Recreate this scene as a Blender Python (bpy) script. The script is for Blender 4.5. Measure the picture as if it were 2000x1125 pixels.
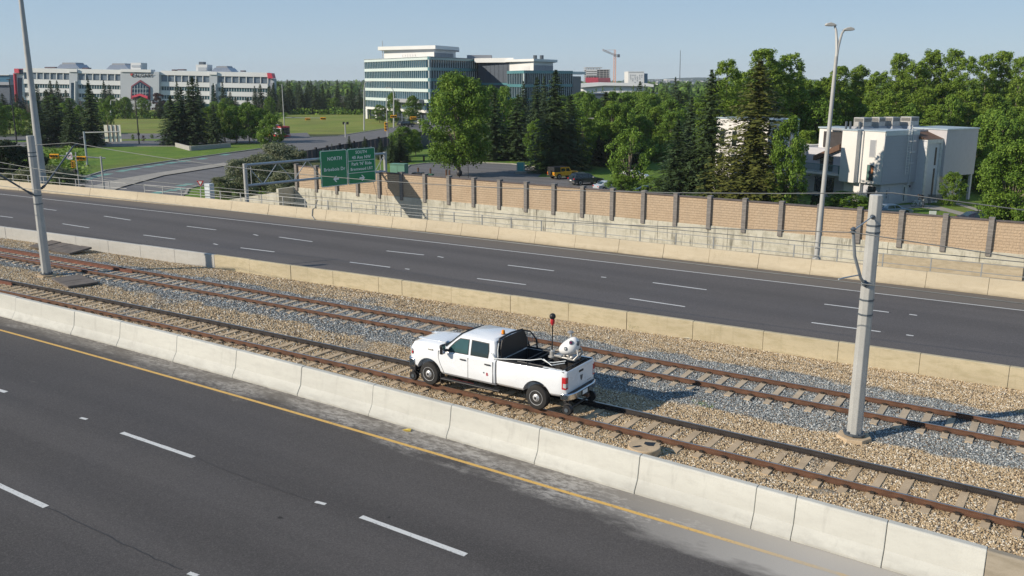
import bpy, bmesh, math, random
from mathutils import Vector, Matrix, noise
# ---------------------------------------------------------------- camera, sky, sun, exposure
scene = bpy.context.scene
for o in list(bpy.data.objects): bpy.data.objects.remove(o)
COL = scene.collection
CAM_H, F_PX, PITCH, YAW = 10.3, 1741.0, 13.15, 32.1
cd = bpy.data.cameras.new('camera'); cam = bpy.data.objects.new('camera', cd); COL.objects.link(cam)
cd.sensor_width = 36; cd.lens = F_PX / 2000 * 36; cd.clip_start = 0.2; cd.clip_end = 30000
cam.location = (0, 0, CAM_H); cam.rotation_euler = (math.radians(90 - PITCH), 0, math.radians(YAW))
scene.camera = cam
SUN_AZ, SUN_EL = 51.0, 28.0            # direction the shadows fall (from +X towards +Y), height of the sun
world = bpy.data.worlds.new('World'); scene.world = world; world.use_nodes = True
wn = world.node_tree; wn.nodes.clear()
sky = wn.nodes.new('ShaderNodeTexSky'); sky.sky_type = 'NISHITA'; sky.sun_disc = False
sky.sun_elevation = math.radians(SUN_EL)
sdx, sdy = -math.cos(math.radians(SUN_AZ)), -math.sin(math.radians(SUN_AZ))
sky.sun_rotation = math.atan2(sdx, sdy)
sky.altitude = 1100; sky.air_density = 1.0; sky.dust_density = 0.0; sky.ozone_density = 4.0
bg = wn.nodes.new('ShaderNodeBackground'); bg.inputs['Strength'].default_value = 0.095
wo = wn.nodes.new('ShaderNodeOutputWorld')
tc = wn.nodes.new('ShaderNodeTexCoord'); sx = wn.nodes.new('ShaderNodeSeparateXYZ'); wn.links.new(tc.outputs['Generated'], sx.inputs[0])
cr = wn.nodes.new('ShaderNodeValToRGB'); wn.links.new(sx.outputs[2], cr.inputs[0])          # hazy summer sky: pale at the horizon, bluer overhead
cr.color_ramp.elements[0].position = 0.0; cr.color_ramp.elements[0].color = (.475, .60, .71, 1)
cr.color_ramp.elements[1].position = .9; cr.color_ramp.elements[1].color = (.10, .22, .42, 1)
e_ = cr.color_ramp.elements.new(.16); e_.color = (.30, .46, .65, 1)
vs_ = wn.nodes.new('ShaderNodeVectorMath'); vs_.operation = 'SCALE'; vs_.inputs['Scale'].default_value = 10.0; wn.links.new(cr.outputs[0], vs_.inputs[0])
mx = wn.nodes.new('ShaderNodeMix'); mx.data_type = 'RGBA'; mx.inputs[0].default_value = .82; wn.links.new(sky.outputs[0], mx.inputs[6]); wn.links.new(vs_.outputs[0], mx.inputs[7])
wn.links.new(mx.outputs[2], bg.inputs[0]); wn.links.new(bg.outputs[0], wo.inputs[0])
sl = bpy.data.lights.new('sun', 'SUN'); sun = bpy.data.objects.new('sun', sl); COL.objects.link(sun)
sl.energy = 5.0; sl.angle = math.radians(0.6); sl.color = (1.0, 0.89, 0.74)
sun_to = Vector((-sdx * math.cos(math.radians(SUN_EL)), -sdy * math.cos(math.radians(SUN_EL)), -math.sin(math.radians(SUN_EL))))
sun.rotation_euler = sun_to.to_track_quat('-Z', 'Y').to_euler()
scene.view_settings.view_transform = 'Standard'; scene.view_settings.look = 'None'
scene.view_settings.exposure = .10; scene.view_settings.gamma = 1; scene.view_settings.use_curve_mapping = False
scene.render.resolution_x, scene.render.resolution_y = 1024, 576
scene.render.engine = 'CYCLES'
try:
    scene.cycles.max_bounces = 6; scene.cycles.diffuse_bounces = 3; scene.cycles.volume_bounces = 0
    scene.cycles.transparent_max_bounces = 8
except Exception: pass

# ---------------------------------------------------------------- survey helpers (photo measurements -> places in the world)
_y = math.radians(YAW); _p = math.radians(PITCH)
FH = Vector((-math.sin(_y), math.cos(_y), 0))
Fw = FH * math.cos(_p) - Vector((0, 0, math.sin(_p))); Rt = Fw.cross(Vector((0, 0, 1))).normalized(); Up = Rt.cross(Fw)
CC = Vector((0, 0, CAM_H))
def ray(px, py): return Fw + Rt * ((px - 1000) / F_PX) - Up * ((py - 562.5) / F_PX)
def G(px, py, z=-4.4):
    d = ray(px, py); return CC + d * ((z - CAM_H) / d.z)
def onY(px, py, Y):
    d = ray(px, py); return CC + d * (Y / d.y)
def atd(px, py, D):
    d = ray(px, py); return CC + d * (D / d.dot(Fw))
def pix(P):
    v = Vector(P) - CC; d = v.dot(Fw); return (1000 + F_PX * v.dot(Rt) / d, 562.5 - F_PX * v.dot(Up) / d)
def hgt(B, ty):
    lo, hi = -5.0, 90.0
    for _ in range(40):
        m = (lo + hi) / 2
        if pix((B.x, B.y, B.z + m))[1] > ty: lo = m
        else: hi = m
    return lo
def depth(B): return (Vector(B) - CC).dot(Fw)

# ---------------------------------------------------------------- mesh builder
class MB:
    def __init__(s): s.v = []; s.f = []; s.m = []; s.mi = 0
    def mat(s, i): s.mi = i; return s
    def add(s, vs, fs):
        n = len(s.v); s.v.extend([tuple(v) for v in vs])
        for f in fs: s.f.append([n + i for i in f]); s.m.append(s.mi)
        return s
    def box(s, x0, x1, y0, y1, z0, z1, M=None):
        vs = [Vector(p) for p in ((x0,y0,z0),(x1,y0,z0),(x1,y1,z0),(x0,y1,z0),(x0,y0,z1),(x1,y0,z1),(x1,y1,z1),(x0,y1,z1))]
        if M: vs = [M @ v for v in vs]
        return s.add(vs, [(0,3,2,1),(4,5,6,7),(0,1,5,4),(1,2,6,5),(2,3,7,6),(3,0,4,7)])
    def beam(s, a, b, w, h, up=(0,0,1)):
        a, b = Vector(a), Vector(b); d = (b - a); L = d.length; d.normalize()
        u = Vector(up); r = d.cross(u)
        if r.length < 1e-4: r = d.cross(Vector((1,0,0)))
        r.normalize(); u = r.cross(d)
        M = Matrix((( d.x, r.x, u.x, a.x),(d.y, r.y, u.y, a.y),(d.z, r.z, u.z, a.z),(0,0,0,1)))
        return s.box(0, L, -w/2, w/2, -h/2, h/2, M)
    def tube(s, pts, rad, n=8, cap=True, twist=0):
        pts = [Vector(p) for p in pts]; R = rad if isinstance(rad, (list, tuple)) else [rad] * len(pts)
        vs = []; prev = None
        for i, p in enumerate(pts):
            d = (pts[min(i+1, len(pts)-1)] - pts[max(i-1, 0)]).normalized()
            if prev is None:
                r = d.cross(Vector((0,0,1)))
                if r.length < 1e-3: r = Vector((1,0,0))
                r.normalize()
            else: r = (prev - d * prev.dot(d)).normalized()
            prev = r; u = d.cross(r)
            for k in range(n):
                a = 2*math.pi*k/n + twist; vs.append(p + (r*math.cos(a) + u*math.sin(a)) * R[i])
        fs = []
        for i in range(len(pts)-1):
            for k in range(n): fs.append((i*n+k, i*n+(k+1)%n, (i+1)*n+(k+1)%n, (i+1)*n+k))
        if cap: fs.append(tuple(range(n-1,-1,-1))); fs.append(tuple((len(pts)-1)*n+k for k in range(n)))
        return s.add(vs, fs)
    def lathe(s, prof, org, axis=(0,0,1), n=20):   # prof: (r, h) along the axis
        a = Vector(axis).normalized(); r0 = a.orthogonal().normalized(); u0 = a.cross(r0); o = Vector(org); vs = []
        for r, h in prof:
            for k in range(n):
                t = 2*math.pi*k/n; vs.append(o + a*h + (r0*math.cos(t) + u0*math.sin(t))*max(r, 1e-4))
        fs = [(i*n+k, i*n+(k+1)%n, (i+1)*n+(k+1)%n, (i+1)*n+k) for i in range(len(prof)-1) for k in range(n)]
        fs.append(tuple(range(n-1,-1,-1))); fs.append(tuple((len(prof)-1)*n+k for k in range(n)))
        return s.add(vs, fs)
    def prism(s, poly, a, b, f):     # poly of 2-D points, f(u, v, t) -> 3-D, from t=a to t=b
        n = len(poly); vs = [f(u, v, a) for u, v in poly] + [f(u, v, b) for u, v in poly]
        return s.add(vs, [tuple(range(n-1,-1,-1)), tuple(range(n, 2*n))] + [(i, (i+1)%n, n+(i+1)%n, n+i) for i in range(n)])
    def quad(s, *p): return s.add(p, [tuple(range(len(p)))])
    def sweep(s, prof, path, close=True):          # prof: (dy, dz), path: points; swept with y/z offsets
        n = len(prof); vs = [Vector((p[0], p[1] + dy, p[2] + dz)) for p in path for dy, dz in prof]
        fs = [(i*n+k, i*n+(k+1)%n, (i+1)*n+(k+1)%n, (i+1)*n+k) for i in range(len(path)-1) for k in range(n if close else n-1)]
        if close: fs += [tuple(range(n-1,-1,-1)), tuple((len(path)-1)*n+k for k in range(n))]
        return s.add(vs, fs)
    def mesh(s, name, mats, smooth=False, fix=True):
        me = bpy.data.meshes.new(name); me.from_pydata(s.v, [], s.f)
        for m in (mats if isinstance(mats, (list, tuple)) else [mats]): me.materials.append(m)
        if len(set(s.m)) > 1 or (s.m and s.m[0]): me.polygons.foreach_set('material_index', s.m)
        if fix:
            bm = bmesh.new(); bm.from_mesh(me); bmesh.ops.recalc_face_normals(bm, faces=bm.faces); bm.to_mesh(me); bm.free()
        if smooth: me.polygons.foreach_set('use_smooth', [True]*len(me.polygons))
        me.update(); return me
    def build(s, name, mats, parent=None, smooth=False, bevel=0, seg=2, fix=True, **kw):
        me = s.mesh(name, mats, smooth, fix)
        o = bpy.data.objects.new(name, me); COL.objects.link(o)
        if bevel:
            b = o.modifiers.new('bevel', 'BEVEL'); b.width = bevel; b.segments = seg; b.limit_method = 'ANGLE'; b.angle_limit = math.radians(32); b.harden_normals = False
        if smooth:
            try: me.set_sharp_from_angle(angle=math.radians(35))
            except Exception: pass
        if parent: o.parent = parent
        tag(o, **kw); return o
def tag(o, label=None, cat=None, group=None, kind=None):
    if label: o['label'] = label
    if cat: o['category'] = cat
    if group: o['group'] = group
    if kind: o['kind'] = kind
    return o
def empty(name, loc=(0,0,0), rz=0, **kw):
    o = bpy.data.objects.new(name, None); COL.objects.link(o); o.location = loc; o.rotation_euler[2] = rz; tag(o, **kw); return o
def copy_tree(o, parent=None, loc=None, rz=None, scale=None, **kw):
    c = o.copy(); COL.objects.link(c)
    if parent: c.parent = parent
    if loc is not None: c.location = loc
    if rz is not None: c.rotation_euler[2] = rz
    if scale is not None: c.scale = scale
    for ch in KIDS.get(o.name, [k for k in o.children]): copy_tree(ch, c)
    tag(c, **kw); return c
KIDS = {}
def linked(me, name, parent=None, loc=(0,0,0), rot=None, scale=None, **kw):
    o = bpy.data.objects.new(name, me); COL.objects.link(o); o.location = loc
    if rot: o.rotation_euler = rot
    if scale: o.scale = scale
    if parent: o.parent = parent
    tag(o, **kw); return o
def letters(txt, size, loc, rot, m, parent, ext=.008, align='CENTER', sx=1):
    cu = bpy.data.curves.new('lettering', 'FONT'); cu.body = txt; cu.size = size; cu.extrude = ext; cu.align_x = align; cu.align_y = 'CENTER'
    cu.resolution_u = 3; cu.materials.append(m); cu.offset = size * .010; cu.space_character = 1.08
    o = bpy.data.objects.new('lettering', cu); COL.objects.link(o); o.location = loc; o.rotation_euler = rot; o.scale = (sx, 1, 1)
    o.parent = parent; return o

# ---------------------------------------------------------------- materials
class NT:
    def __init__(s, name):
        s.m = bpy.data.materials.new(name); s.m.use_nodes = True; s.t = s.m.node_tree; s.t.nodes.clear()
        s.out = s.t.nodes.new('ShaderNodeOutputMaterial'); s.b = s.t.nodes.new('ShaderNodeBsdfPrincipled')
        s.t.links.new(s.b.outputs[0], s.out.inputs[0]); s._pos = None
    def n(s, typ, ins=None, **kw):
        x = s.t.nodes.new(typ)
        for k, v in kw.items(): setattr(x, k, v)
        for k, v in (ins or {}).items(): s.set(x.inputs[k], v)
        return x
    def set(s, sock, v):
        if isinstance(v, bpy.types.NodeSocket): s.t.links.new(v, sock)
        elif isinstance(v, tuple) and len(v) == 3 and sock.type == 'RGBA': sock.default_value = (*v, 1)
        else: sock.default_value = v
    @property
    def pos(s):
        if not s._pos: s._pos = s.n('ShaderNodeNewGeometry').outputs['Position']
        return s._pos
    def xyz(s):
        q = s.n('ShaderNodeSeparateXYZ', {0: s.pos}); return q.outputs
    def scaled(s, v=(1,1,1), src=None):
        return s.n('ShaderNodeVectorMath', {0: src or s.pos, 1: v}, operation='MULTIPLY').outputs[0]
    def noise(s, scale, vec=None, detail=4, rough=.55):
        return s.n('ShaderNodeTexNoise', {'Vector': vec or s.pos, 'Scale': scale, 'Detail': detail, 'Roughness': rough}).outputs[0]
    def math(s, op, a, b=0.0, c=None):
        ins = {0: a, 1: b}
        if c is not None: ins[2] = c
        return s.n('ShaderNodeMath', ins, operation=op).outputs[0]
    def ramp(s, x, lo, hi, a=0.0, b=1.0):
        return s.n('ShaderNodeMapRange', {0: x, 1: lo, 2: hi, 3: a, 4: b}, clamp=True).outputs[0]
    def mix(s, f, a, b, mode='MIX'):
        x = s.n('ShaderNodeMix', data_type='RGBA', blend_type=mode); s.set(x.inputs[0], f); s.set(x.inputs[6], a); s.set(x.inputs[7], b); return x.outputs[2]
    def bump(s, h, strength=.3, dist=.02):
        x = s.n('ShaderNodeBump', {'Height': h, 'Strength': strength, 'Distance': dist}); s.t.links.new(x.outputs[0], s.b.inputs['Normal'])
    def fin(s, col, rough=.8, metal=0.0, spec=None):
        s.set(s.b.inputs['Base Color'], col); s.set(s.b.inputs['Roughness'], rough); s.b.inputs['Metallic'].default_value = metal
        if spec is not None: s.b.inputs['Specular IOR Level'].default_value = spec
        return s.m
def dk(c, k): return tuple(x*k for x in c)
def plain(name, col, rough=.7, metal=0.0, var=.18, scale=2.5, bump=0.0, bscale=30, spec=None, fine=0.0):
    q = NT(name); f = q.ramp(q.noise(scale), .3, .7)
    c = q.mix(f, dk(col, 1-var), dk(col, 1+var*.6))
    if fine: c = q.mix(q.ramp(q.noise(scale*14), .35, .65), dk(col, 1-fine), c, 'MIX') if False else q.mix(q.math('MULTIPLY', q.ramp(q.noise(scale*14), .35, .65), fine), c, dk(col, .5))
    if bump: q.bump(q.noise(bscale), bump, .02)
    return q.fin(c, rough, metal, spec)
MT = {}
def asphalt(name, base, edge_fn=None, streak=.25, dust=None, dustlim=None):
    q = NT(name); x, y, z = q.xyz()
    st = q.noise(1.0, q.scaled((.012, .55, 1)), 3)                  # long wear streaks along the road
    pat = q.noise(.25, detail=5); fine = q.noise(38, detail=2); sp = q.noise(9, detail=3)
    c = q.mix(q.ramp(st, .32, .68), dk(base, 1-streak), dk(base, 1+streak))
    c = q.mix(q.math('MULTIPLY', q.ramp(pat, .35, .7), .35), c, dk(base, .72))
    c = q.mix(q.math('MULTIPLY', q.ramp(fine, .42, .66), .35), c, dk(base, 1.9))
    c = q.mix(q.math('MULTIPLY', q.ramp(sp, .62, .7), .25), c, dk(base, .55))
    wp = q.math('SINE', q.math('MULTIPLY', q.math('ADD', y, q.math('MULTIPLY', x, .055)), 1.72)); c = q.mix(q.math('MULTIPLY', q.ramp(wp, -.2, 1), .40), c, dk(base, .60))
    c = q.mix(q.math('MULTIPLY', q.ramp(q.noise(.09, detail=3), .45, .62), .30), c, (base[0]*.80, base[1]*.86, base[2]*1.0))
    g2 = q.noise(24, detail=3, rough=.8); c = q.mix(q.math('MULTIPLY', q.ramp(g2, .52, .68), .45), c, dk(base, 2.3)); c = q.mix(q.math('MULTIPLY', q.ramp(g2, .46, .34), .5), c, dk(base, .45))
    vo = q.n('ShaderNodeTexVoronoi', {'Vector': q.scaled((.8, 1.2, 1)), 'Scale': .55}); sp2 = q.math('ADD', vo.outputs['Distance'], q.math('MULTIPLY', q.noise(5, detail=3), .10)); c = q.mix(q.ramp(sp2, .095, .075, 0, .85), c, dk(base, .25))
    sc = q.noise(1.0, q.scaled((.35, 2.2, 1)), 6, .75); c = q.mix(q.math('MULTIPLY', q.ramp(sc, .66, .74), .35), c, dk(base, 2.4))
    if dust: c = dust(q, c, x, y)
    q.bump(fine, .35, .01)
    return q.fin(c, .82, 0, .35)
def dust_near(q, c, x, y):
    # pale concrete dust and slurry lying along the foot of the barrier, wider towards +X
    line = q.math('ADD', q.math('MULTIPLY', x, -.0818), 19.92)       # foot of the barrier
    line = q.math('SUBTRACT', line, q.math('MULTIPLY', q.math('MULTIPLY', x, x), .00097))
    d = q.math('SUBTRACT', line, y)                                 # metres out from the foot
    wid = q.math('ADD', q.ramp(x, -40, -4, .75, 1.9), q.ramp(x, -7, 1, 0, 1.3))
    wob = q.math('MULTIPLY', q.math('SUBTRACT', q.noise(.9, q.scaled((.45, 1, 1)), 5, .62), .5), 2.4)
    e = q.ramp(q.math('ADD', q.math('SUBTRACT', wid, d), wob), -.15, .5)
    b1 = q.noise(1.3, q.scaled((.45, 1, 1)), 6, .7); b2 = q.noise(6.5, q.scaled((.5, 1, 1)), 7, .78); blot = q.math('MULTIPLY', q.ramp(b1, .36, .58), q.ramp(b2, .42, .56, .15, 1))
    heavy = q.ramp(x, -12, -4, 0.0, 1.0)
    amt = q.math('MULTIPLY', e, q.math('MAXIMUM', q.math('MULTIPLY', blot, q.ramp(x, -40, -15, .45, .78)), q.math('MULTIPLY', heavy, .92)))
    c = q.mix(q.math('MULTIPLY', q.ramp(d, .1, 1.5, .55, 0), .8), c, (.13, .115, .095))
    c = q.mix(q.math('MULTIPLY', q.ramp(d, .9, .6, 0, .30), q.ramp(x, -50, -25, .3, 1)), c, (.26, .235, .20))
    return q.mix(amt, c, (.46, .435, .395))
def dust_far(q, c, x, y):
    d = q.math('SUBTRACT', q.math('ADD', q.math('MULTIPLY', x, -.0), 48.6), y)
    n = q.noise(.7, q.scaled((.05, 1, 1)), 4)
    sh = q.ramp(q.math('ADD', q.math('MULTIPLY', d, -1), q.math('MULTIPLY', q.math('SUBTRACT', n, .5), .8)), -.2, .4)
    c = q.mix(q.math('MULTIPLY', sh, .8), c, (.155, .135, .115))
    m = q.ramp(q.math('ABSOLUTE', q.math('ADD', d, 3.05)), 0.0, .30, .6, 0)   # dark bluish seam along the barrier foot, fading out on both sides
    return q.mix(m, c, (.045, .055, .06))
MT['asphalt_near'] = asphalt('asphalt_near', (.073, .067, .064), dust=dust_near)
MT['asphalt_far'] = asphalt('asphalt_far', (.098, .089, .085), streak=.12, dust=dust_far)
MT['asphalt_street'] = asphalt('asphalt_street', (.138, .132, .130), streak=.1)
def concrete(name, base, stain, k=.5, streak=False, rough=.85):
    q = NT(name)
    a = q.noise(.6, q.scaled((.25, .25, 1.6)), 5); b = q.noise(3.5, q.scaled((.5, .5, 1.6)), 6, .65); f = q.noise(30, detail=2)
    c = q.mix(q.ramp(a, .35, .65), dk(base, .90), dk(base, 1.07))
    c = q.mix(q.math('MULTIPLY', q.ramp(b, .46, .66), k), c, stain); v1 = q.noise(1.0, q.scaled((3.2, 3.2, .35)), 5, .7); c = q.mix(q.math('MULTIPLY', q.ramp(v1, .56, .70), .28), c, dk(stain, .7))
    if not streak: zz = q.xyz()[2]; c = q.mix(q.math('MULTIPLY', q.math('MULTIPLY', q.ramp(zz, -.25, -.58), q.ramp(b, .3, .6, .3, 1)), .5), c, dk(stain, .6))
    c = q.mix(q.math('MULTIPLY', q.ramp(f, .45, .7), .12), c, dk(base, .6))
    if streak:
        s1 = q.noise(1.0, q.scaled((2.6, 2.6, .28)), 5, .7); s2 = q.noise(.35, detail=3)
        s = q.math('MULTIPLY', q.ramp(s1, .54, .62), q.ramp(s2, .42, .6))
        c = q.mix(q.math('MULTIPLY', s, .8), c, (.085, .08, .065))
        s3 = q.noise(1.0, q.scaled((1.1, 1.1, .5)), 6, .75)
        c = q.mix(q.math('MULTIPLY', q.ramp(s3, .5, .66), .45), c, (.17, .165, .12))
    q.bump(f, .25, .01); return q.fin(c, rough)
MT['barrier_white'] = concrete('barrier_white', (.53, .525, .475), (.42, .41, .37), .35)
MT['barrier_tan'] = concrete('barrier_tan', (.50, .43, .31), (.40, .33, .22), .35)
MT['barrier_yellow'] = concrete('barrier_yellow', (.50, .43, .29), (.34, .29, .17), .55)
MT['barrier_pale'] = concrete('barrier_pale', (.44, .43, .40), (.36, .35, .31), .4)
MT['barrier_old'] = concrete('barrier_old', (.30, .26, .20), (.2, .17, .12), .6)
MT['retaining'] = concrete('retaining_wall_concrete', (.54, .52, .43), (.33, .30, .20), .4, True)
MT['concrete'] = concrete('plain_concrete', (.42, .39, .34), (.3, .28, .24), .3)
MT['kerb'] = concrete('kerb_concrete', (.45, .42, .38), (.3, .28, .24), .3)
MT['joint'] = plain('joint_shadow_gap', (.05, .045, .04))
def marking(name, col):
    q = NT(name); w = q.noise(14, detail=5, rough=.7)
    return q.fin(q.mix(q.math('MULTIPLY', q.ramp(w, .55, .68), .6), col, (.09, .085, .085)), .6)
MT['white_line'] = marking('white_road_paint', (.62, .62, .60)); MT['yellow_line'] = marking('yellow_road_paint', (.62, .38, .10))
def worn_yellow():
    q = NT('worn_yellow_paint'); w = q.noise(14, detail=5, rough=.7); x, y, z = q.xyz()
    c = q.mix(q.math('MULTIPLY', q.ramp(w, .55, .68), .6), (.66, .41, .11), (.10,.09,.08)); k = q.math('MULTIPLY', q.ramp(x, -8, -3, 0, 1), q.ramp(q.noise(1.3, detail=5, rough=.7), .35, .55, .5, 1))
    return q.fin(q.mix(k, c, (.44,.40,.33)), .7)
MT['yellow_line'] = worn_yellow()
MT['green_paint'] = marking('green_bike_paint', (.16, .33, .27))
def ballast_col(q):
    x, y, z = q.xyz()
    n1 = q.math('MULTIPLY', q.math('SUBTRACT', q.noise(.55, detail=3), .5), 1.9)
    dd = q.math('ABSOLUTE', q.math('SUBTRACT', q.math('ADD', y, q.ramp(x, -34, -58, 0, .25)), 29.35))
    half = q.ramp(x, -60, -8, 1.6, 2.45)
    grey = q.ramp(q.math('ADD', q.math('SUBTRACT', half, dd), n1), -.12, .12)
    g2 = q.math('MULTIPLY', q.ramp(q.noise(.23, detail=4), .60, .68), .7)
    return q.math('MAXIMUM', grey, g2)
def ballast(name, dark=1.0):
    q = NT(name); grey = ballast_col(q)
    v = q.n('ShaderNodeTexVoronoi', {'Vector': q.pos, 'Scale': 17.0}); r = q.n('ShaderNodeSeparateColor', {0: v.outputs['Color']}).outputs
    if dark == 1.0: rnd = q.n('ShaderNodeObjectInfo').outputs['Random']; rnd = q.math('FRACT', q.math('MULTIPLY', rnd, 7.31)); r2 = q.math('FRACT', q.math('MULTIPLY', rnd, 13.7))
    else: rnd = r[0]; r2 = r[1]
    tan = q.mix(rnd, (.35, .25, .135), (.56, .45, .30)); tan = q.mix(q.ramp(r2, .86, .9), tan, (.72, .66, .55)); tan = q.mix(q.ramp(r2, .12, .08), tan, (.13, .09, .06))
    gr = q.mix(rnd, (.09, .105, .113), (.33, .355, .355)); gr = q.mix(q.ramp(r2, .82, .86), gr, (.58, .58, .55)); gr = q.mix(q.ramp(r2, .14, .1), gr, (.22, .17, .12))
    c = q.mix(grey, tan, gr); x, y, z = q.xyz()
    for a, b_, k in ((23.72, -.044, -.0008), (29.36, -.0134, -.00033)):        # rust and grease along the rails
        yc = q.math('ADD', q.math('ADD', q.math('MULTIPLY', x, b_), a), q.math('MULTIPLY', q.math('MULTIPLY', x, x), k)); d = q.math('ABSOLUTE', q.math('SUBTRACT', q.math('ABSOLUTE', q.math('SUBTRACT', y, yc)), .75))
        c = q.mix(q.math('MULTIPLY', q.ramp(d, .10, .42, .55, 0), q.ramp(q.noise(1.1, detail=3), .3, .65, .4, 1)), c, (.10, .065, .04))
    if dark != 1.0: c = q.mix(.45, c, (.12, .09, .065)); q.bump(v.outputs['Distance'], .8, .04)
    return q.fin(c, .85)
MT['stone'] = ballast('ballast_stone'); MT['bed'] = ballast('ballast_bed', .5)
MT['rust'] = plain('rusty_rail_steel', (.125, .060, .034), .75, 0, .35, 3, .2, 40)
MT['rust_red'] = plain('red_rust', (.17, .065, .04), .8, 0, .3, 4, .2, 40)
MT['dark_rail'] = plain('dark_greased_rail', (.045, .038, .036), .55, .2, .3, 3)
MT['rail_top'] = plain('polished_rail_head', (.42, .40, .38), .28, .9, .1)
MT['clip'] = plain('rail_clip_iron', (.035, .026, .02), .8)
MT['tie'] = plain('concrete_tie', (.52, .395, .255), .9, 0, .22, 1.7, .2, 30, fine=.3)
MT['tie_grey'] = plain('weathered_tie', (.50, .40, .28), .9, 0, .22, 1.7, .2, 30, fine=.3)
def grass(name, a, b, s=.25):
    q = NT(name); n = q.noise(s, detail=5, rough=.6); f = q.noise(3.0, detail=5, rough=.7); st = q.noise(.06, detail=3)
    c = q.mix(q.ramp(n, .35, .65), a, b); c = q.mix(q.math('MULTIPLY', q.ramp(f, .42, .62), .5), c, dk(a, .45)); c = q.mix(q.math('MULTIPLY', q.ramp(st, .5, .68), .45), c, (.17, .15, .05))
    q.bump(f, .6, .1); return q.fin(c, .9, 0, .2)
MT['lawn'] = grass('mown_lawn', (.10, .19, .025), (.165, .245, .035)); MT['meadow'] = grass('meadow', (.16, .215, .035), (.25, .275, .06), .08)
MT['ground'] = grass('dark_ground_cover', (.03, .05, .018), (.06, .085, .025), .03)
MT['dirt'] = plain('dry_dirt', (.27, .22, .16), .95, 0, .25, .8, .4, 8)
MT['steel'] = plain('galvanised_steel', (.36, .40, .43), .45, .35, .12, 1.5)
MT['rail_grey'] = plain('weathered_railing', (.27,.28,.28), .6, .2, .2)
MT['steel_dark'] = plain('dark_painted_steel', (.10, .12, .14), .5, .3)
MT['pole'] = plain('grey_pole_coating', (.42, .42, .40), .5, .05, .12, 1.2, fine=.15)
MT['brick'] = None
def brick():
    q = NT('split_face_block'); x, y, z = q.xyz(); v = q.n('ShaderNodeCombineXYZ', {0: x, 1: z}).outputs[0]
    b = q.n('ShaderNodeTexBrick', {'Vector': v, 'Color1': (.515, .39, .265), 'Color2': (.48, .362, .245), 'Mortar': (.44, .33, .22), 'Scale': 1.0, 'Mortar Size': .010, 'Brick Width': .40, 'Row Height': .20})
    c = q.mix(q.ramp(q.noise(5, detail=5), .35, .7), dk((.515, .39, .265), .75), b.outputs[0]); c = q.mix(.55, c, b.outputs[0])
    c = q.mix(q.math('MULTIPLY', q.ramp(q.noise(.5, detail=4), .45, .7), .35), c, (.36, .25, .15)); c = q.mix(q.math('MULTIPLY', q.n('ShaderNodeObjectInfo').outputs['Random'], .22), c, (.40,.33,.25)); c = q.mix(q.math('MULTIPLY', q.ramp(q.noise(1.0, q.scaled((1.5,1,.25)), 4), .55, .7), .25), c, (.30,.24,.18))
    h = q.math('ADD', b.outputs[1], q.math('MULTIPLY', q.noise(9, detail=4), -.9)); x = q.n('ShaderNodeBump', {'Height': h, 'Strength': .9, 'Distance': -.05}); q.t.links.new(x.outputs[0], q.b.inputs['Normal'])
    return q.fin(c, .9)
MT['brick'] = brick()
def blockpost():
    q = NT('dark_block_post'); x, y, z = q.xyz(); f = q.math('FRACT', q.math('MULTIPLY', z, 5.0)); j = q.ramp(f, .06, .12, .55, 1)
    n = q.ramp(q.noise(2.5, q.scaled((1, 1, 5)), 3), .3, .7)
    c = q.mix(n, (.15, .14, .13), (.255, .235, .215)); c = q.mix(j, (.07, .06, .055), c); return q.fin(c, .9)
MT['post'] = blockpost()
MT['cap'] = plain('dark_cap_block', (.12, .10, .095), .9, 0, .25, 3)

# ---------------------------------------------------------------- road and track lines: Y as a function of X along the corridor
def Ynt(x): return 20.22 - .0818*x - .00097*x*x + .02          # near barrier, top edge (road side)
def Ynb(x): return Ynt(x) - .30                                 # its foot
def Yyl(x): return 19.17 - .0533*x - .00059*x*x
def Yt1(x): return 23.72 - .044*x - .0008*x*x                   # centre line of the near track
def Yt2(x): return 29.36 - .0134*x - .00033*x*x
def Ymed(x): return 34.68 + .0105*x - .00035*x*x
def Ywh(x): return 48.64 - .00019*x*x
def Yft(x): return 51.45 - .026*x - .00040*x*x if x > -34 else 51.872 - .00062*(x+34)**2
XS = [x for x in range(-150, 31, 3)]
def ribbon(mb, f0, f1, z, xs=XS):
    vs = []
    for x in xs: vs += [(x, f0(x), z), (x, f1(x), z)]
    return mb.add(vs, [(2*i, 2*i+2, 2*i+3, 2*i+1) for i in range(len(xs)-1)])
ZR = -.60
# ground
mb = MB()
R = 9000; mb.add([(-R, -2500, -4.42), (R, -2500, -4.42), (R, R, -4.42), (-R, R, -4.42)], [(0, 1, 2, 3)])
mb.build('ground', MT['ground'], kind='structure')
# freeway deck (embankment) under everything
mb = MB(); n0 = []
for x in XS: n0 += [(x, -16, -4.5), (x, -16, ZR-.02), (x, Yft(x)+.42, ZR-.02), (x, Yft(x)+.42, -4.5)]
mb.add(n0, [(4*i+k, 4*i+(k+1)%4, 4*i+4+(k+1)%4, 4*i+4+k) for i in range(len(XS)-1) for k in range(4)] + [(0,1,2,3), tuple(4*(len(XS)-1)+k for k in (3,2,1,0))])
mb.build('freeway_embankment', MT['concrete'], kind='structure')
road_n = ribbon(MB(), lambda x: -15.9, lambda x: Ynb(x)+.1, ZR).build('near_carriageway', MT['asphalt_near'], kind='structure', fix=False)
road_f = ribbon(MB(), lambda x: Ymed(x)+.1, lambda x: Yft(x)+.1, ZR).build('far_carriageway', MT['asphalt_far'], kind='structure', fix=False)
ribbon(MB(), lambda x: Yyl(x)-.065, lambda x: Yyl(x)+.065, ZR+.004).build('yellow_edge_line', MT['yellow_line'], road_n, fix=False)
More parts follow.
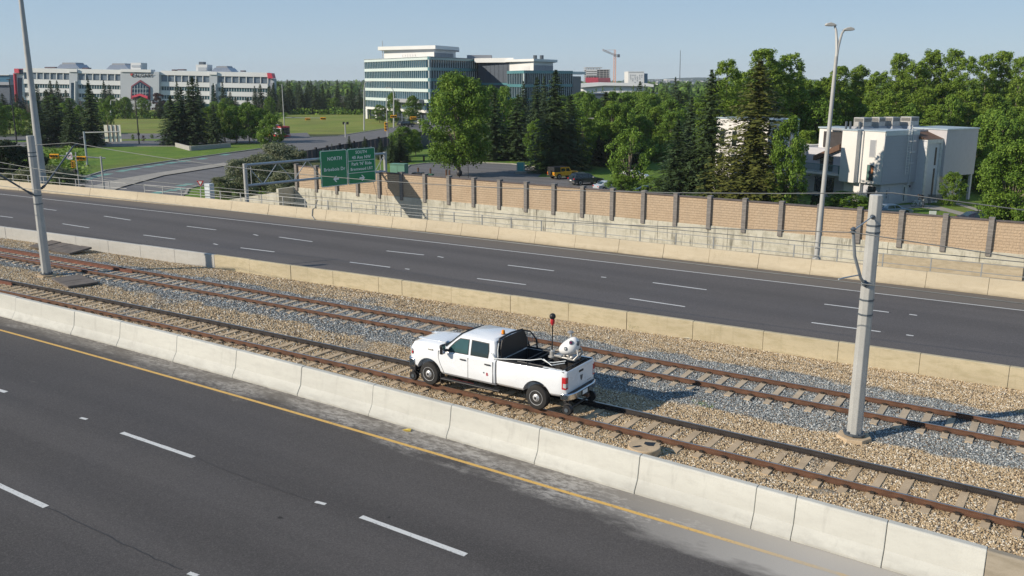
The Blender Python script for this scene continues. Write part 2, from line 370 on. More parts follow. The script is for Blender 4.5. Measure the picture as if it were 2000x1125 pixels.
ribbon(MB(), lambda x: Ywh(x)-.06, lambda x: Ywh(x)+.06, ZR+.004).build('white_edge_line', MT['white_line'], road_f, fix=False)
def dash(parent, p, q, w, z=ZR+.004, name='lane_dash', m='white_line', zp=None):
    A, B = G(*p, zp if zp is not None else ZR), G(*q, zp if zp is not None else ZR); d = (B - A).normalized(); nrm = Vector((-d.y, d.x, 0)) * w/2; mb = MB(); k = []
    N = 8; rr = random.Random(int(p[0]))
    lo = []; hi = []
    for i in range(N+1):
        c = A.lerp(B, i/N); j = 1 + rr.uniform(-.10, .08)
        lo.append(Vector((c.x, c.y, z)) - nrm*j); hi.append(Vector((c.x, c.y, z)) + nrm*j)
    mb.add(lo + hi, [(i, i+1, N+2+i, N+1+i) for i in range(N)]); return mb.build(name, MT[m], parent, fix=False)
for p, q in (((238,845),(378,893)), ((705,1009),(910,1084)), ((-90,737),(12,766)), ((-60,921),(90,990))): dash(road_n, p, q, .16)
for p, q in (((616,980),(636,985)), ((368,1119),(386,1125)), ((157,816),(170,819))): dash(road_n, p, q, .12, name='marking_patch')
for p, q in (((80,407),(110,411)), ((203,422),(255,430)), ((365,442),(422,449)), ((545,463),(610,472)), ((755,490),(828,498)), ((992,518),(1082,529)), ((1275,552),(1380,566)), ((1610,594),(1736,610)),
             ((0,422),(25,425)), ((122,437),(174,445)), ((280,459),(342,467)), ((470,484),(536,492)), ((683,512),(762,522)), ((932,544),(1027,556)), ((1230,583),(1338,599)), ((1585,630),(1720,648))): dash(road_f, p, q, .14)
for p, q in (((855,501),(866,503)), ((791,525),(800,526)), ((495,458),(504,460)), ((417,476),(425,478)), ((1174,541),(1184,542)), ((1776,614),(1791,616)), ((1770,654),(1784,656))): dash(road_f, p, q, .14, name='marking_patch')
# tar crack lines on the near road
for k, (pts, w) in enumerate(([[(378,893),(470,930),(560,962),(618,982)], .010], [[(90,990),(200,1042),(290,1085),(368,1119)], .014])):
    mb = MB(); rr = random.Random(k); P = []
    for i in range(len(pts)-1):
        for j in range(6): P.append(G(pts[i][0]+(pts[i+1][0]-pts[i][0])*j/6, pts[i][1]+(pts[i+1][1]-pts[i][1])*j/6, ZR) + Vector((0, rr.uniform(-.03,.03), .006)))
    mb.add([p + Vector((0, s*w, 0)) for p in P for s in (-1, 1)], [(2*i, 2*i+2, 2*i+3, 2*i+1) for i in range(len(P)-1)]); mb.build('tar_seam', plain('tar_seam', (.035, .033, .033), .6) if k == 0 else bpy.data.materials['tar_seam'], road_n, fix=False)

# ballast bed between the barriers, gently uneven
def bedz(x, y):
    t1, t2 = abs(y - Yt1(x)), abs(y - Yt2(x))
    z = -.205 + .02*noise.noise(Vector((x*.8, y*.8, 0))) + .03*noise.noise(Vector((x*.23, y*.3, 5)))
    if min(t1, t2) > 1.35: z -= .05*min(1, (min(t1, t2)-1.35)/.8) * (1 if y > Yt1(x) else .2)
    if y < Yt1(x) - 1.4: z += .10
    dm = Ymed(x) - y
    if dm < 2.2: z -= .10*(1 - dm/2.2)
    return z
mb = MB(); bx = [-150 + i*3 for i in range(30)] + [-60 + i*.5 for i in range(181)]; NB = 40
for x in bx:
    a, b = Ynt(x) + .16, Ymed(x) + .06
    for j in range(NB+1): y = a + (b-a)*j/NB; mb.v.append((x, y, bedz(x, y)))
for i in range(len(bx)-1):
    for j in range(NB): mb.f.append([i*(NB+1)+j, (i+1)*(NB+1)+j, (i+1)*(NB+1)+j+1, i*(NB+1)+j+1]); mb.m.append(0)
bed = mb.build('ballast_bed', MT['bed'], kind='structure', fix=False)
# loose stones: geometry-node scatter of small stones
def stone_mesh(seed):
    rr = random.Random(seed); bm = bmesh.new(); bmesh.ops.create_icosphere(bm, subdivisions=1, radius=1)
    for v in bm.verts: v.co = Vector((v.co.x*1.25, v.co.y*.95, v.co.z*.7)) * rr.uniform(.72, 1.15)
    me = bpy.data.meshes.new('stone'); bm.to_mesh(me); bm.free(); me.materials.append(MT['stone']); return me
stone_objs = []
hid = bpy.data.collections.new('stone_sources')
for k in range(3):
    o = bpy.data.objects.new('ballast_stone', stone_mesh(k+3)); hid.objects.link(o); stone_objs.append(o)
def gravel(name, x0, x1, step, dens, r0, r1, seed, label):
    xs = [x0 + (x1-x0)*i/int((x1-x0)/step) for i in range(int((x1-x0)/step)+1)]; mb = MB(); N = 40
    for x in xs:
        a, b = Ynt(x) + .18, Ymed(x) + .02
        for j in range(N+1): y = a + (b-a)*j/N; mb.v.append((x, y, bedz(x, y) + .012))
    for i in range(len(xs)-1):
        for j in range(N): mb.f.append([i*(N+1)+j, (i+1)*(N+1)+j, (i+1)*(N+1)+j+1, i*(N+1)+j+1]); mb.m.append(0)
    o = mb.build(name, MT['stone'], kind='stuff', fix=False, label=label, cat='gravel')
    ng = bpy.data.node_groups.new('scatter', 'GeometryNodeTree')
    ng.interface.new_socket('Geometry', in_out='INPUT', socket_type='NodeSocketGeometry'); ng.interface.new_socket('Geometry', in_out='OUTPUT', socket_type='NodeSocketGeometry')
    N_ = ng.nodes; L = ng.links; gi = N_.new('NodeGroupInput'); go = N_.new('NodeGroupOutput')
    d = N_.new('GeometryNodeDistributePointsOnFaces'); d.inputs['Density'].default_value = dens; d.inputs['Seed'].default_value = seed
    ci = N_.new('GeometryNodeCollectionInfo'); ci.inputs['Collection'].default_value = hid; ci.inputs['Separate Children'].default_value = True; ci.inputs['Reset Children'].default_value = True
    ip = N_.new('GeometryNodeInstanceOnPoints'); ip.inputs['Pick Instance'].default_value = True
    rv = N_.new('FunctionNodeRandomValue'); rv.data_type = 'FLOAT_VECTOR'; rv.inputs[0].default_value = (0, 0, 0); rv.inputs[1].default_value = (.9, .9, 6.28)
    rs = N_.new('FunctionNodeRandomValue'); rs.data_type = 'FLOAT'; rs.inputs[2].default_value = r0; rs.inputs[3].default_value = r1
    L.new(gi.outputs[0], d.inputs['Mesh']); L.new(d.outputs['Points'], ip.inputs['Points']); L.new(ci.outputs[0], ip.inputs['Instance'])
    L.new(rv.outputs[0], ip.inputs['Rotation']); L.new(rs.outputs[1], ip.inputs['Scale']); L.new(ip.outputs[0], go.inputs[0])
    m = o.modifiers.new('scatter', 'NODES'); m.node_group = ng; return o
GR = 1.0
gravel('gravel', -24, 6, .5, 520*GR, .018, .034, 1, 'tan and blue grey ballast stones lying between the concrete barriers, near the truck')
gravel('gravel', -66, -24, 1, 210*GR, .026, .048, 2, 'tan and grey ballast stones lying round the tracks at the left pole')

# ---------------------------------------------------------------- barriers
def barrier(name, mats, joints, prof, Yf, label, pick, xgap=.007):
    root = empty(name, (0,0,0), label=label, cat='barrier')
    for k in range(len(joints)-1):
        a, b = joints[k]+xgap, joints[k+1]-xgap; n = max(2, int((b-a)/1.2)+1); mb = MB(); rr = random.Random(k*7+len(joints))
        dz = rr.uniform(-.008, .008); dy = rr.uniform(-.012, .012)
        mb.sweep([(p[0]+dy, p[1]+dz) for p in prof], [(a+(b-a)*i/(n-1), Yf(a+(b-a)*i/(n-1)), 0) for i in range(n)])
        mb.build('barrier_segment', MT[pick(a)], root, bevel=.012, seg=1)
    return root
nj = [-150 + 3.3*i for i in range(35)]; nj = [x for x in nj if x < -38] + [-36.41, -33.1, -29.35, -25.8, -22.3, -18.87, -15.55, -12.25, -8.99, -5.73, -4.73, -2.63, -.58, 2.7, 6, 9.3, 12.6, 16, 20]
profn = [(-.34, ZR-.01), (-.34, ZR+.07), (-.15, ZR+.36), (-.05, .37), (-.02, .40), (.15, .40), (.17, .37), (.17, -.35)]
barrier('concrete_barrier', MT, nj, profn, Ynt, 'pale sloped concrete barrier between the near road and the tracks', lambda x: 'barrier_white' if x < -.7 else 'barrier_old')
mj = [-150 + 3.05*i for i in range(50)]; mj = [x for x in mj if x < -61.5] + [-60.8, -54.0, -50.8, -47.8, -44.75, -41.4, -38.6, -35.5, -32.5, -29.45, -27.95, -24.95, -21.6, -18.55, -15.7, -12.7, -9.75, -6.85, -3.95, -1.05, 2, 5, 8, 11, 14, 17, 20]
profm = [(0, -.40), (0, .45), (.015, .46), (.20, .46), (.215, .44), (.28, ZR-.01), (.1, ZR-.01)]
barrier('median_barrier', MT, mj, profm, Ymed, 'upright concrete median barrier behind the far track, yellowed except at its white left end', lambda x: 'barrier_pale' if x < -41.5 else 'barrier_yellow')
fj = [-150 + 6*i for i in range(12)]; fj = [x for x in fj if x < -80] + [-79.2, -72.5, -67.4, -60.4, -56.1, -53, -49.8, -46.4, -43.1, -39.9, -36.75, -33.6, -30.6, -27.5, -24.3, -21.2, -18.2, -15.15, -12.1, -9.05, -6, -3, 0, 3, 6, 9, 12, 15, 18, 21]
proff = [(-.24, ZR-.01), (-.24, ZR+.08), (-.13, ZR+.33), (-.01, .23), (.01, .25), (.16, .25), (.18, .22), (.30, ZR-.01)]
barrier('far_barrier', MT, fj, proff, Yft, 'sandy concrete barrier along the far edge of the far carriageway', lambda x: 'barrier_tan')
# railing behind the far barrier
rail = empty('metal_railing', label='thin galvanised two-bar railing standing behind the far concrete barrier', cat='railing')
rx = [-99 + 2.45*i for i in range(51)]
for i, x in enumerate(rx):
    if -74.6 < x < -73.9: continue
    mb = MB(); mb.beam((x, Yft(x)+.38, -.1), (x, Yft(x)+.38, .94), .06, .06); mb.build('railing_post', MT['pole' if x < -50 else 'rail_grey'], rail)
    if i < len(rx)-1:
        x2 = rx[i+1]
        for z in (.92, .42):
            mb = MB(); mb.tube([(x+.03, Yft(x)+.38, z), (x2-.03, Yft(x2)+.38, z)], .021, 6); mb.build('railing_bar', MT['pole' if x < -50 else 'rail_grey'], rail, smooth=True)
# ---------------------------------------------------------------- tracks
def track(Yc, xs0, step, n, tiem, sidef, label, x0, x1):
    root = empty('railway_track', label=label, cat='railway track')
    tb = MB(); pf = [(-1.25,0), (1.25,0)]
    tb.prism([(-.14,-.22),(-.105,0),(.105,0),(.14,-.22)], -1.25, 1.25, lambda u, v, t: Vector((u, t, v + (0.012 if abs(t) > 2 else 0))))
    tme = tb.mesh('tie', MT[tiem]); cb = MB(); rr = random.Random(n)
    for i in range(n):
        x = xs0 + step*i; y = Yc(x); sl = (Yc(x+.5)-Yc(x-.5)); a = math.atan(sl) + rr.uniform(-.008,.008)
        linked(tme, 'tie', root, (x, y, -.155), (rr.uniform(-.004,.004), rr.uniform(-.02,.02), a), (rr.uniform(.94,1.04), 1, 1))
        for s in (-.7525, .7525):
            for e in (-1, 1):
                cy = y + s + e*.095; cb.box(x-.05, x+.05, cy-.045, cy+.045, -.155, -.10)
                cb.box(x-.11, x+.11, cy-.012, cy+.012, -.125, -.105)
    cb.build('rail_clips', MT['clip'], root, kind='stuff')
    xs = [x0 + (x1-x0)*i/60 for i in range(61)]
    prof = [(-.07,-.155),(-.07,-.14),(-.012,-.125),(-.012,-.045),(-.036,-.032),(-.036,-.004),(-.03,0),(.03,0),(.036,-.004),(.036,-.032),(.012,-.045),(.012,-.125),(.07,-.14),(.07,-.155)]
    for s, m in ((-.7525, sidef[0]), (.7525, sidef[1])):
        mb = MB(); N = len(prof); vs = [Vector((x, Yc(x)+s+dy, dz)) for x in xs for dy, dz in prof]
        for k in range(N):
            mb.mat(1 if k in (6,) else 0)
            base = len(mb.v)
            if k == 0: mb.v.extend(vs)
            for i in range(len(xs)-1): mb.f.append([i*N+k, i*N+(k+1)%N, (i+1)*N+(k+1)%N, (i+1)*N+k]); mb.m.append(mb.mi)
        mb.build('rail', [MT[m], MT['rail_top']], root)
    return root
t1 = track(Yt1, -8.77 - .67*190, .67, 212, 'tie', ('rust', 'dark_rail'), 'near railway track carrying the white truck', -140, 12)
t2 = track(Yt2, -9.72 - .673*190, .673, 212, 'tie_grey', ('rust', 'rust'), 'far railway track on the grey ballast', -140, 12)
for root, Yc, xe in ((t1, Yt1, (-46.2, -47.6)), (t2, Yt2, (-43.6, -45.2))):          # inner guard rails that end by the left pole
    for s, e in ((-.50, xe[1]), (.50, xe[0])):
        xs = [-140 + (e+140)*i/30 for i in range(31)]; mb = MB()
        mb.sweep([(-.065,-.155),(-.012,-.13),(-.012,-.05),(-.04,-.04),(-.04,-.012),(.04,-.012),(.04,-.04),(.012,-.05),(.012,-.13),(.065,-.155)], [(x, Yc(x)+s, 0) for x in xs])
        mb.build('guard_rail', MT['rust_red'], root)
# ---------------------------------------------------------------- retaining wall and sound wall
WY = 67.0
def zrt(x): return -.67 - (x+68.6)*.0045
rw = empty('retaining_wall', label='stained grey concrete retaining wall under the brick sound wall', cat='wall')
pxs = [-69.0 + 5.85*i for i in range(17)]
for a, b in zip(pxs, pxs[1:]):
    MB().prism([(a+.012, -4.6), (b-.012, -4.6), (b-.012, zrt(b)), (a+.012, zrt(a))], WY, WY+.45, lambda u, v, t: Vector((u, t, v))).build('wall_panel', MT['retaining'], rw, bevel=.015, seg=1)
MB().box(-69, pxs[-1], WY+.05, WY+.4, -4.6, -1.2).build('wall_core', MT['joint'], rw)
for a, b, z0, z1 in ((-74.5, -69.35, -1.9, -1.0), (-79.8, -74.52, -2.9, -1.92), (-85, -79.83, -4.0, -2.95)):
    MB().prism([(a, -4.6), (b, -4.6), (b, z1), (a, z0)], WY-2.2, WY-1.8, lambda u, v, t: Vector((u, t, v))).build('wing_wall_panel', MT['retaining'], rw, bevel=.015, seg=1)
MB().box(-69.33, -69.02, WY-2.2, WY+.45, -4.6, -.64).build('wall_end_return', MT['retaining'], rw)
# lighter ledge near the right end of the wall
MB().box(-11.0, -2.0, WY-.32, WY-.02, -4.6, -1.75).build('wall_ledge', MT['barrier_tan'], rw, bevel=.02)
# exit ramp between barrier and wall
def zramp(x): return -2.62 + min(0, max(-1.76, (x+22)*.030))
mb = MB(); vs = []
for x in XS: vs += [(x, Yft(x)+.40, zramp(x)), (x, WY+.02, zramp(x)-.03)]
mb.add(vs, [(2*i, 2*i+2, 2*i+3, 2*i+1) for i in range(len(XS)-1)]); ramp = mb.build('exit_ramp', MT['dirt'], kind='structure', fix=False)
cb = MB(); P = onY(1977, 537, 65.5); cb.box(P.x-.75, P.x+.75, 65.0, 65.6, zramp(P.x)-.02, zramp(P.x)+.14)
o = cb.build('storm_drain', plain('rusty_grate', (.16, .07, .035), .8), label='small rusty storm drain at the foot of the concrete wall, far right', cat='storm drain', bevel=.02); dr = MB(); 
for k in range(6): dr.box(P.x-.68+k*.23, P.x-.58+k*.23, 64.985, 65.0, zramp(P.x)+.0, zramp(P.x)+.11)
dr.build('grate_slot', MT['joint'], o)
sw = empty('sound_wall', label='long sandy block sound wall with dark block posts, standing on the concrete wall', cat='wall')
def zsw(x): return 1.60 - (x+46)*.0068 + .16*math.exp(-((x+69)/9)**2)*0
pm = MB(); pm.box(-.21, .21, -.16, .36, 0, 1)
px0 = -46.2 - 2.8*8
PX = [px0 + 2.8*k for k in range(32)]
for k, x in enumerate(PX):
    z0, z1 = zrt(x) - .3, zsw(x)
    mb = MB(); mb.box(x-.17, x+.17, WY-.10, WY+.42, z0, z1-.03); mb.box(x-.19, x+.19, WY-.12, WY+.44, z1-.03, z1+.03); mb.build('wall_post', MT['post'], sw, bevel=.015, seg=1)
    if k < len(PX)-1:
        x2 = PX[k+1]; a, b = x+.17, x2-.17; za, zb = zsw(x)-.20, zsw(x2)-.20
        MB().prism([(a, zrt(a)-.2), (b, zrt(b)-.2), (b, zb-.02), (a, zb-.02)], WY+.08, WY+.28, lambda u, v, t: Vector((u, t, v))).build('block_panel', MT['brick'], sw)
        MB().box(a-.01, b+.01, WY+.02, WY+.34, zb-.02, zb+.09).build('panel_cap', MT['cap'], sw, bevel=.012, seg=1)
# ---------------------------------------------------------------- overhead line poles and wires
def cat_pole(x, y, h, r0, r1, label, z0=-.2, base=True):
    root = empty('overhead_line_pole', (x, y, z0), label=label, cat='pole')
    MB().tube([(0,0,.02), (0,0,h)], [r0, r1], 8, twist=math.pi/8).build('pole_shaft', MT['pole'], root, bevel=.012, seg=1)
    if base:
        MB().tube([(0,0,-.3), (0,0,.06)], [.55, .50], 7).build('footing', MT['tie'], root, bevel=.02)
        mb = MB(); mb.tube([(0,0,.10), (0,0,.15)], [.33, .33], 8); 
        for k in range(6): a = k*math.pi/3; mb.tube([(.27*math.cos(a), .27*math.sin(a), .15), (.27*math.cos(a), .27*math.sin(a), .22)], .025, 6)
        mb.build('base_plate', MT['steel_dark'], root)
    for z in (h*.52, h-.9, h-1.1, h*.58): 
        rr = r0 + (r1-r0)*z/h; MB().tube([(0,0,z), (0,0,z+.05)], rr+.012, 8, twist=math.pi/8).build('clamp_band', MT['steel_dark'], root)
    return root
pr_ = cat_pole(-4.64, 26.83, 7.33, .225, .185, 'faceted pale grey overhead line pole standing on a concrete footing right of the truck')
mb = MB(); mb.tube([(-.05,-.20,4.75), (-.12,-.55,5.0), (-.25,-1.0,5.7), (-.30,-1.25,6.45)], .045, 8); mb.build('bracket_arm', MT['steel'], pr_, smooth=True)
mb = MB(); mb.tube([(-.30,-1.25,6.45), (0,-.15,6.75)], .018, 6); mb.tube([(-.15,-.62,5.1), (-.25,-2.2,5.30), (-.3,-2.6,5.33)], .02, 6); mb.build('steady_arm', MT['steel'], pr_)
mb = MB(); mb.lathe([(.03,-.1),(.08,-.06),(.05,-.02),(.09,.02),(.05,.06),(.08,.09),(.03,.12)], (-.05,-.26,4.79), (0,-.8,.6), 10); mb.lathe([(.03,-.1),(.09,-.04),(.05,0),(.09,.04),(.03,.1)], (-.30,-1.25,6.45), (0,0,1), 10); mb.lathe([(.03,-.05),(.07,0),(.03,.05)], (-.02,-.2,6.72), (0,1,0), 8); mb.build('insulator', MT['steel_dark'], pr_, smooth=True)
pl_ = cat_pole(-47.2, 27.03, 7.6, .25, .20, 'grey overhead line pole with two bracket arms at the left, beside the dark track pads', base=True)
mb = MB(); mb.tube([(.05,.22,4.75), (.05,.5,4.95), (.1,2.3,6.9)], .05, 8); mb.tube([(.1,2.3,6.9),(.1,2.6,7.05)], .03, 6); mb.build('bracket_arm', MT['steel_dark'], pl_, smooth=True)
mb = MB(); mb.tube([(0,-.22,4.5), (0,-.6,4.75), (-.1,-1.3,5.3), (-.1,-2.6,6.3)], .05, 8); mb.build('bracket_arm', MT['steel_dark'], pl_, smooth=True)
mb = MB(); mb.lathe([(.03,-.15),(.08,-.1),(.05,-.05),(.09,0),(.05,.05),(.08,.1),(.03,.15)], (.05,.36,4.85), (0,.8,.6), 10); mb.lathe([(.03,-.15),(.08,-.1),(.05,-.05),(.09,0),(.05,.05),(.08,.1),(.03,.15)], (0,-.4,4.6), (0,-.8,.6), 10); mb.build('insulator', MT['steel_dark'], pl_, smooth=True)
wire_m = plain('copper_wire', (.16, .17, .17), .5, .5)
def wire(y0, z0, sag, rad, label, x0=-150, x1=30, Yf=None):
    pts = []; anchors = [-150, -90, -47.2, -4.64, 38]
    for a, b in zip(anchors, anchors[1:]):
        for k in range(12): t = k/12; x = a+(b-a)*t; pts.append((x, Yf(x)+y0, z0 - sag*4*t*(1-t)))
    MB().tube(pts, rad, 5).build('overhead_wire', wire_m, label=label, cat='wire', smooth=True)
wire(0, 5.15, .02, .014, 'contact wire over the near track, lowest in the picture of the near pair', Yf=Yt1)
wire(.1, 6.45, .75, .014, 'carrier wire sagging over the near track above its contact wire', Yf=Yt1)
wire(0, 5.15, .02, .014, 'contact wire over the far track running along the white far road line', Yf=Yt2)
wire(.1, 6.9, .85, .016, 'carrier wire over the far track that crosses the green road signs', Yf=Yt2)

# ---------------------------------------------------------------- masts and lamp posts
def lamp_post(base, h, r0, r1, arms, label, group=None, m='pole', z0=None, head=.42):
    root = empty('street_lamp', base, label=label, cat='street lamp', group=group)
    MB().tube([(0,0,0), (0,0,h*.5), (0,0,h)], [r0, (r0+r1)/2, r1], 10).build('lamp_pole', MT[m], root, smooth=True)
    for dx, dy, up in arms:
        pts = [(0,0,h-.02)] + [(dx*t**1.8, dy*t**1.8, h - .02 + up*math.sin(t*math.pi/2)) for t in (.2,.4,.6,.8,1.0)]
        MB().tube(pts, [r1*.9]+[r1*.8]*5, 8).build('lamp_arm', MT[m], root, smooth=True)
        L = math.hypot(dx, dy); ux, uy = dx/L, dy/L; e = pts[-1]; hb = MB()
        hb.prism([(-.1,-.03),(0,.05),(.5*head,.10),(1.3*head,.07),(1.7*head,0),(1.6*head,-.05),(.3*head,-.07)], -.16*head/.42, .16*head/.42, lambda u, v, t: Vector((e[0]+ux*u-uy*t, e[1]+uy*u+ux*t, e[2]+v)))
        hb.build('lamp_head', MT['barrier_pale'], root, bevel=.03)
    MB().tube([(0,0,0),(0,0,.25)], r0*1.35, 8).build('lamp_foot', MT[m], root)
    return root
B = Vector((-12.0, 52.35, .0)); hh = hgt(B, 110)
lr = empty('street_lamp', B, label='tall twin-armed street lamp behind the far barrier on the right', cat='street lamp')
DQ = depth(B + Vector((0,0,hh))); PT = atd(1633.5, 110, DQ) - B; MB().tube([(0,0,.1), PT*.5, PT], [.155, .125, .10], 12).build('lamp_pole', MT['pole'], lr, smooth=True)
MB().tube([(0,0,.0),(0,0,.28)], .24, 8).build('lamp_foot', MT['pole'], lr)
def localpt(px, py, D): return atd(px, py, D) - B
D0 = depth(B + Vector((0,0,hh)))
for pts, ax in (([(1633.3,113),(1634.3,95),(1634,75),(1633,60),(1630,48.5)], -1), ([(1633.6,113),(1637,92),(1641,76),(1645,64),(1650,57.5)], 1)):
    P3 = [localpt(px, py, D0) for px, py in pts]
    MB().tube(P3, [.085,.08,.075,.065,.06], 8).build('lamp_arm', MT['pole'], lr, smooth=True)
    e = P3[-1]; u = Rt * ax
    hb = MB(); hb.prism([(-.12,-.03),(.05,.07),(.25,.13),(.45,.08),(.52,0),(.45,-.06),(.1,-.08)], -.15, .15, lambda a_, b_, t: e + u*a_ + Vector((0,0,b_)) + FH*t); hb.build('lamp_head', MT['barrier_pale'], lr, bevel=.03)
B = G(83, 352, .1)
hm = empty('high_mast', B, label='very tall tapering grey light mast at the far left, rising out of the picture', cat='light mast')
MB().tube([(0,0,-.6),(0,0,9),(0,0,18),(0,0,30)], [.42,.31,.215,.11], 12).build('mast_shaft', MT['pole'], hm, smooth=True)
hb = MB()
for k in range(6): a = k*math.pi/3; hb.box(.9*math.cos(a)-.25, .9*math.cos(a)+.25, .9*math.sin(a)-.25, .9*math.sin(a)+.25, 29.6, 29.9)
hb.lathe([(.9,29.9),(.95,30),(.9,30.1)], (0,0,0)); hb.build('mast_lights', MT['steel_dark'], hm)

# ---------------------------------------------------------------- sign gantry over the exit ramp
A1 = onY(478, 322.5, 52.25); A0 = onY(477, 362.4, 52.25); B1 = onY(752, 302.6, 67.75); B1.z = A1.z + .05; B0 = Vector((B1.x, B1.y, A0.z + .05))
gd = Vector((B1.x-A1.x, B1.y-A1.y, 0)); GL = gd.length; gd.normalize(); ga = math.atan2(gd.y, gd.x)
gt = empty('sign_gantry', (A1.x, A1.y, 0), ga, label='grey tubular truss gantry over the exit ramp carrying the two green signs', cat='gantry')
def gz(P): return P.z
zt, zb = A1.z, A0.z
mb = MB(); mb.tube([(0,0,-1.2),(0,0,zt+.12)], .175, 12); mb.build('gantry_post', MT['pole'], gt, smooth=True)
mb = MB(); mb.tube([(GL,0,-4.4),(GL,0,zt+.18)], .175, 12); mb.build('gantry_post', MT['pole'], gt, smooth=True)
for z in (zt, zb):
    MB().tube([(0,0,z),(GL,0,z+.03)], .115, 10).build('truss_chord', MT['steel'], gt, smooth=True)
nz = 10; 
for k in range(nz):
    a, b = GL*k/nz+.15, GL*(k+1)/nz+.15
    if b > GL: b = GL
    mb = MB(); mb.tube([(a, 0, zb if k%2 else zt), (b, 0, zt if k%2 else zb)], .035, 6); mb.build('truss_brace', MT['steel'], gt)
for k in (.035, .96): MB().tube([(GL*k,0,zb),(GL*k,0,zt)], .04, 6).build('truss_brace', MT['pole'], gt)
MT['sign_green'] = plain('green_sign_sheeting', (.004, .215, .085), .45, 0, .04); MT['sign_white'] = plain('white_sign_sheeting', (.80, .82, .80), .45, 0, .03)
MT['alu'] = plain('sign_back_aluminium', (.82, .78, .64), .5, .15, .06)
def s_at(px):
    lo, hi = 0, GL
    for _ in range(40):
        m = (lo+hi)/2; Q = Vector((A1.x, A1.y, zt)) + gd*m
        if pix(Q)[0] < px: lo = m
        else: hi = m
    return lo
def z_at(s, py):
    Q = Vector((A1.x, A1.y, 0)) + gd*s; lo, hi = -4, 12
    for _ in range(40):
        m = (lo+hi)/2
        if pix(Q + Vector((0,0,m)))[1] > py: lo = m
        else: hi = m
    return lo
def rrect(x0, x1, z0, z1, r, n=5):
    P = []
    for cx, cz, a0 in ((x1-r, z1-r, 0), (x0+r, z1-r, 90), (x0+r, z0+r, 180), (x1-r, z0+r, 270)):
        for k in range(n): a = math.radians(a0 + 90*k/(n-1)); P.append((cx + r*math.cos(a), cz + r*math.sin(a)))
    return P
sA, sB, sC = s_at(621), s_at(673.5), s_at(728)
zhi, zlo = z_at(sB, 290.5), z_at(sB, 360.5)
def green_sign(s0, s1, label, lines, bars, arrow):
    root = empty('road_sign', (A1.x, A1.y, 0), ga, label=label, cat='road sign', group='green signs on the gantry')
    fy = -.34
    MB().prism(rrect(s0, s1, zlo, zhi, .16), fy, fy+.05, lambda u, v, t: Vector((u, t, v))).build('sign_panel', MT['sign_green'], root)
    o_, i_ = rrect(s0+.03, s1-.03, zlo+.03, zhi-.03, .14), rrect(s0+.085, s1-.085, zlo+.085, zhi-.085, .10); n = len(o_)
    mb = MB(); mb.add([(u, fy-.006, v) for u, v in o_] + [(u, fy-.006, v) for u, v in i_], [(k, (k+1)%n, n+(k+1)%n, n+k) for k in range(n)]); mb.build('sign_border', MT['sign_white'], root)
    for z in bars: MB().box(s0+.06, s1-.06, fy-.012, fy-.004, z-.022, z+.022).build('divider_bar', MT['sign_white'], root)
    for txt, u, z, size in lines: letters(txt, size, (u, fy-.004, z), (math.pi/2, 0, 0), MT['sign_white'], root)
    for s in (s0+.3, s1-.3): MB().box(s-.05, s+.05, fy+.05, -.1, zlo+.1, zhi-.1).build('sign_bracket', MT['steel'], root)
    cu = (s0+s1)/2 + arrow[1]; z = arrow[0]; d = arrow[2]
    pts = [(-.38,0),(-.02,.33),(.14,.33),(-.10,.09),(.40,.09),(.40,-.09),(-.10,-.09),(.14,-.33),(-.02,-.33)]
    MB().prism([(cu + d*a*.85, z + b*.85) for a, b in pts], fy-.012, fy-.004, lambda u, v, t: Vector((u, t, v))).build('arrow', MT['sign_white'], root)
    for k in range(4): MB().tube([(s0+(s1-s0)*(k+.5)/4, fy+.05, zhi-.02), (s0+(s1-s0)*(k+.5)/4, fy+.05, zhi+.08)], .03, 6).build('lifting_lug', MT['steel'], root)
    return root
H_ = zhi - zlo; c1 = (sA+sB)/2; c2 = (sB+sC)/2
green_sign(sA, sB-.03, 'green road sign reading NORTH Brisebois Dr with an arrow to the left', [('NORTH', c1+.08, zlo+H_*.76, .46), ('Brisebois Dr', c1+.02, zlo+H_*.47, .44)], [], (zlo+H_*.20, .15, 1))
green_sign(sB+.03, sC, 'green road sign reading SOUTH 40 Ave NW with an arrow to the right', [('SOUTH', c2, zlo+H_*.885, .40), ('40 Ave NW', c2, zlo+H_*.74, .43), ("Park 'N' Ride", c2, zlo+H_*.56, .42), ('Brentwood LRT', c2, zlo+H_*.415, .385)], [zlo+H_*.655, zlo+H_*.315], (zlo+H_*.155, .0, -1))
# cable hanging from the signs
s = sC - .05; Q = Vector((A1.x, A1.y, 0)) + gd*s
MB().tube([(Q.x, Q.y, zlo), (Q.x+.35, Q.y, zlo-1.2), (Q.x+.45, Q.y-.1, zlo-2.3), (Q.x+.1, Q.y, zlo-3.0)], .022, 5).build('hanging_cable', MT['steel_dark'], label='thin black cable hanging below the right green sign', cat='cable', smooth=True)
# conduit on the far barrier
x = -51.2; y = Yft(x)
MB().tube([(x, y+.5, .9), (x+.1, y+.1, .32), (x-.05, y-.06, .2), (x-.02, y-.2, -.3), (x+.35, y-.28, -.56)], .035, 6).build('cable_conduit', MT['steel_dark'], label='dark cable conduit looped over the far barrier right of the gantry post', cat='conduit', smooth=True)
P = Vector((-64.0, Yft(-64)+.75, .25)); mb = MB(); mb.box(P.x-.35, P.x+.35, P.y-.25, P.y+.25, -.6, 1.45)
mb.build('control_cabinet', plain('pale_cabinet', (.50, .55, .57), .5, .1), label='narrow pale metal cabinet by the railing left of the gantry post', cat='cabinet', bevel=.03)

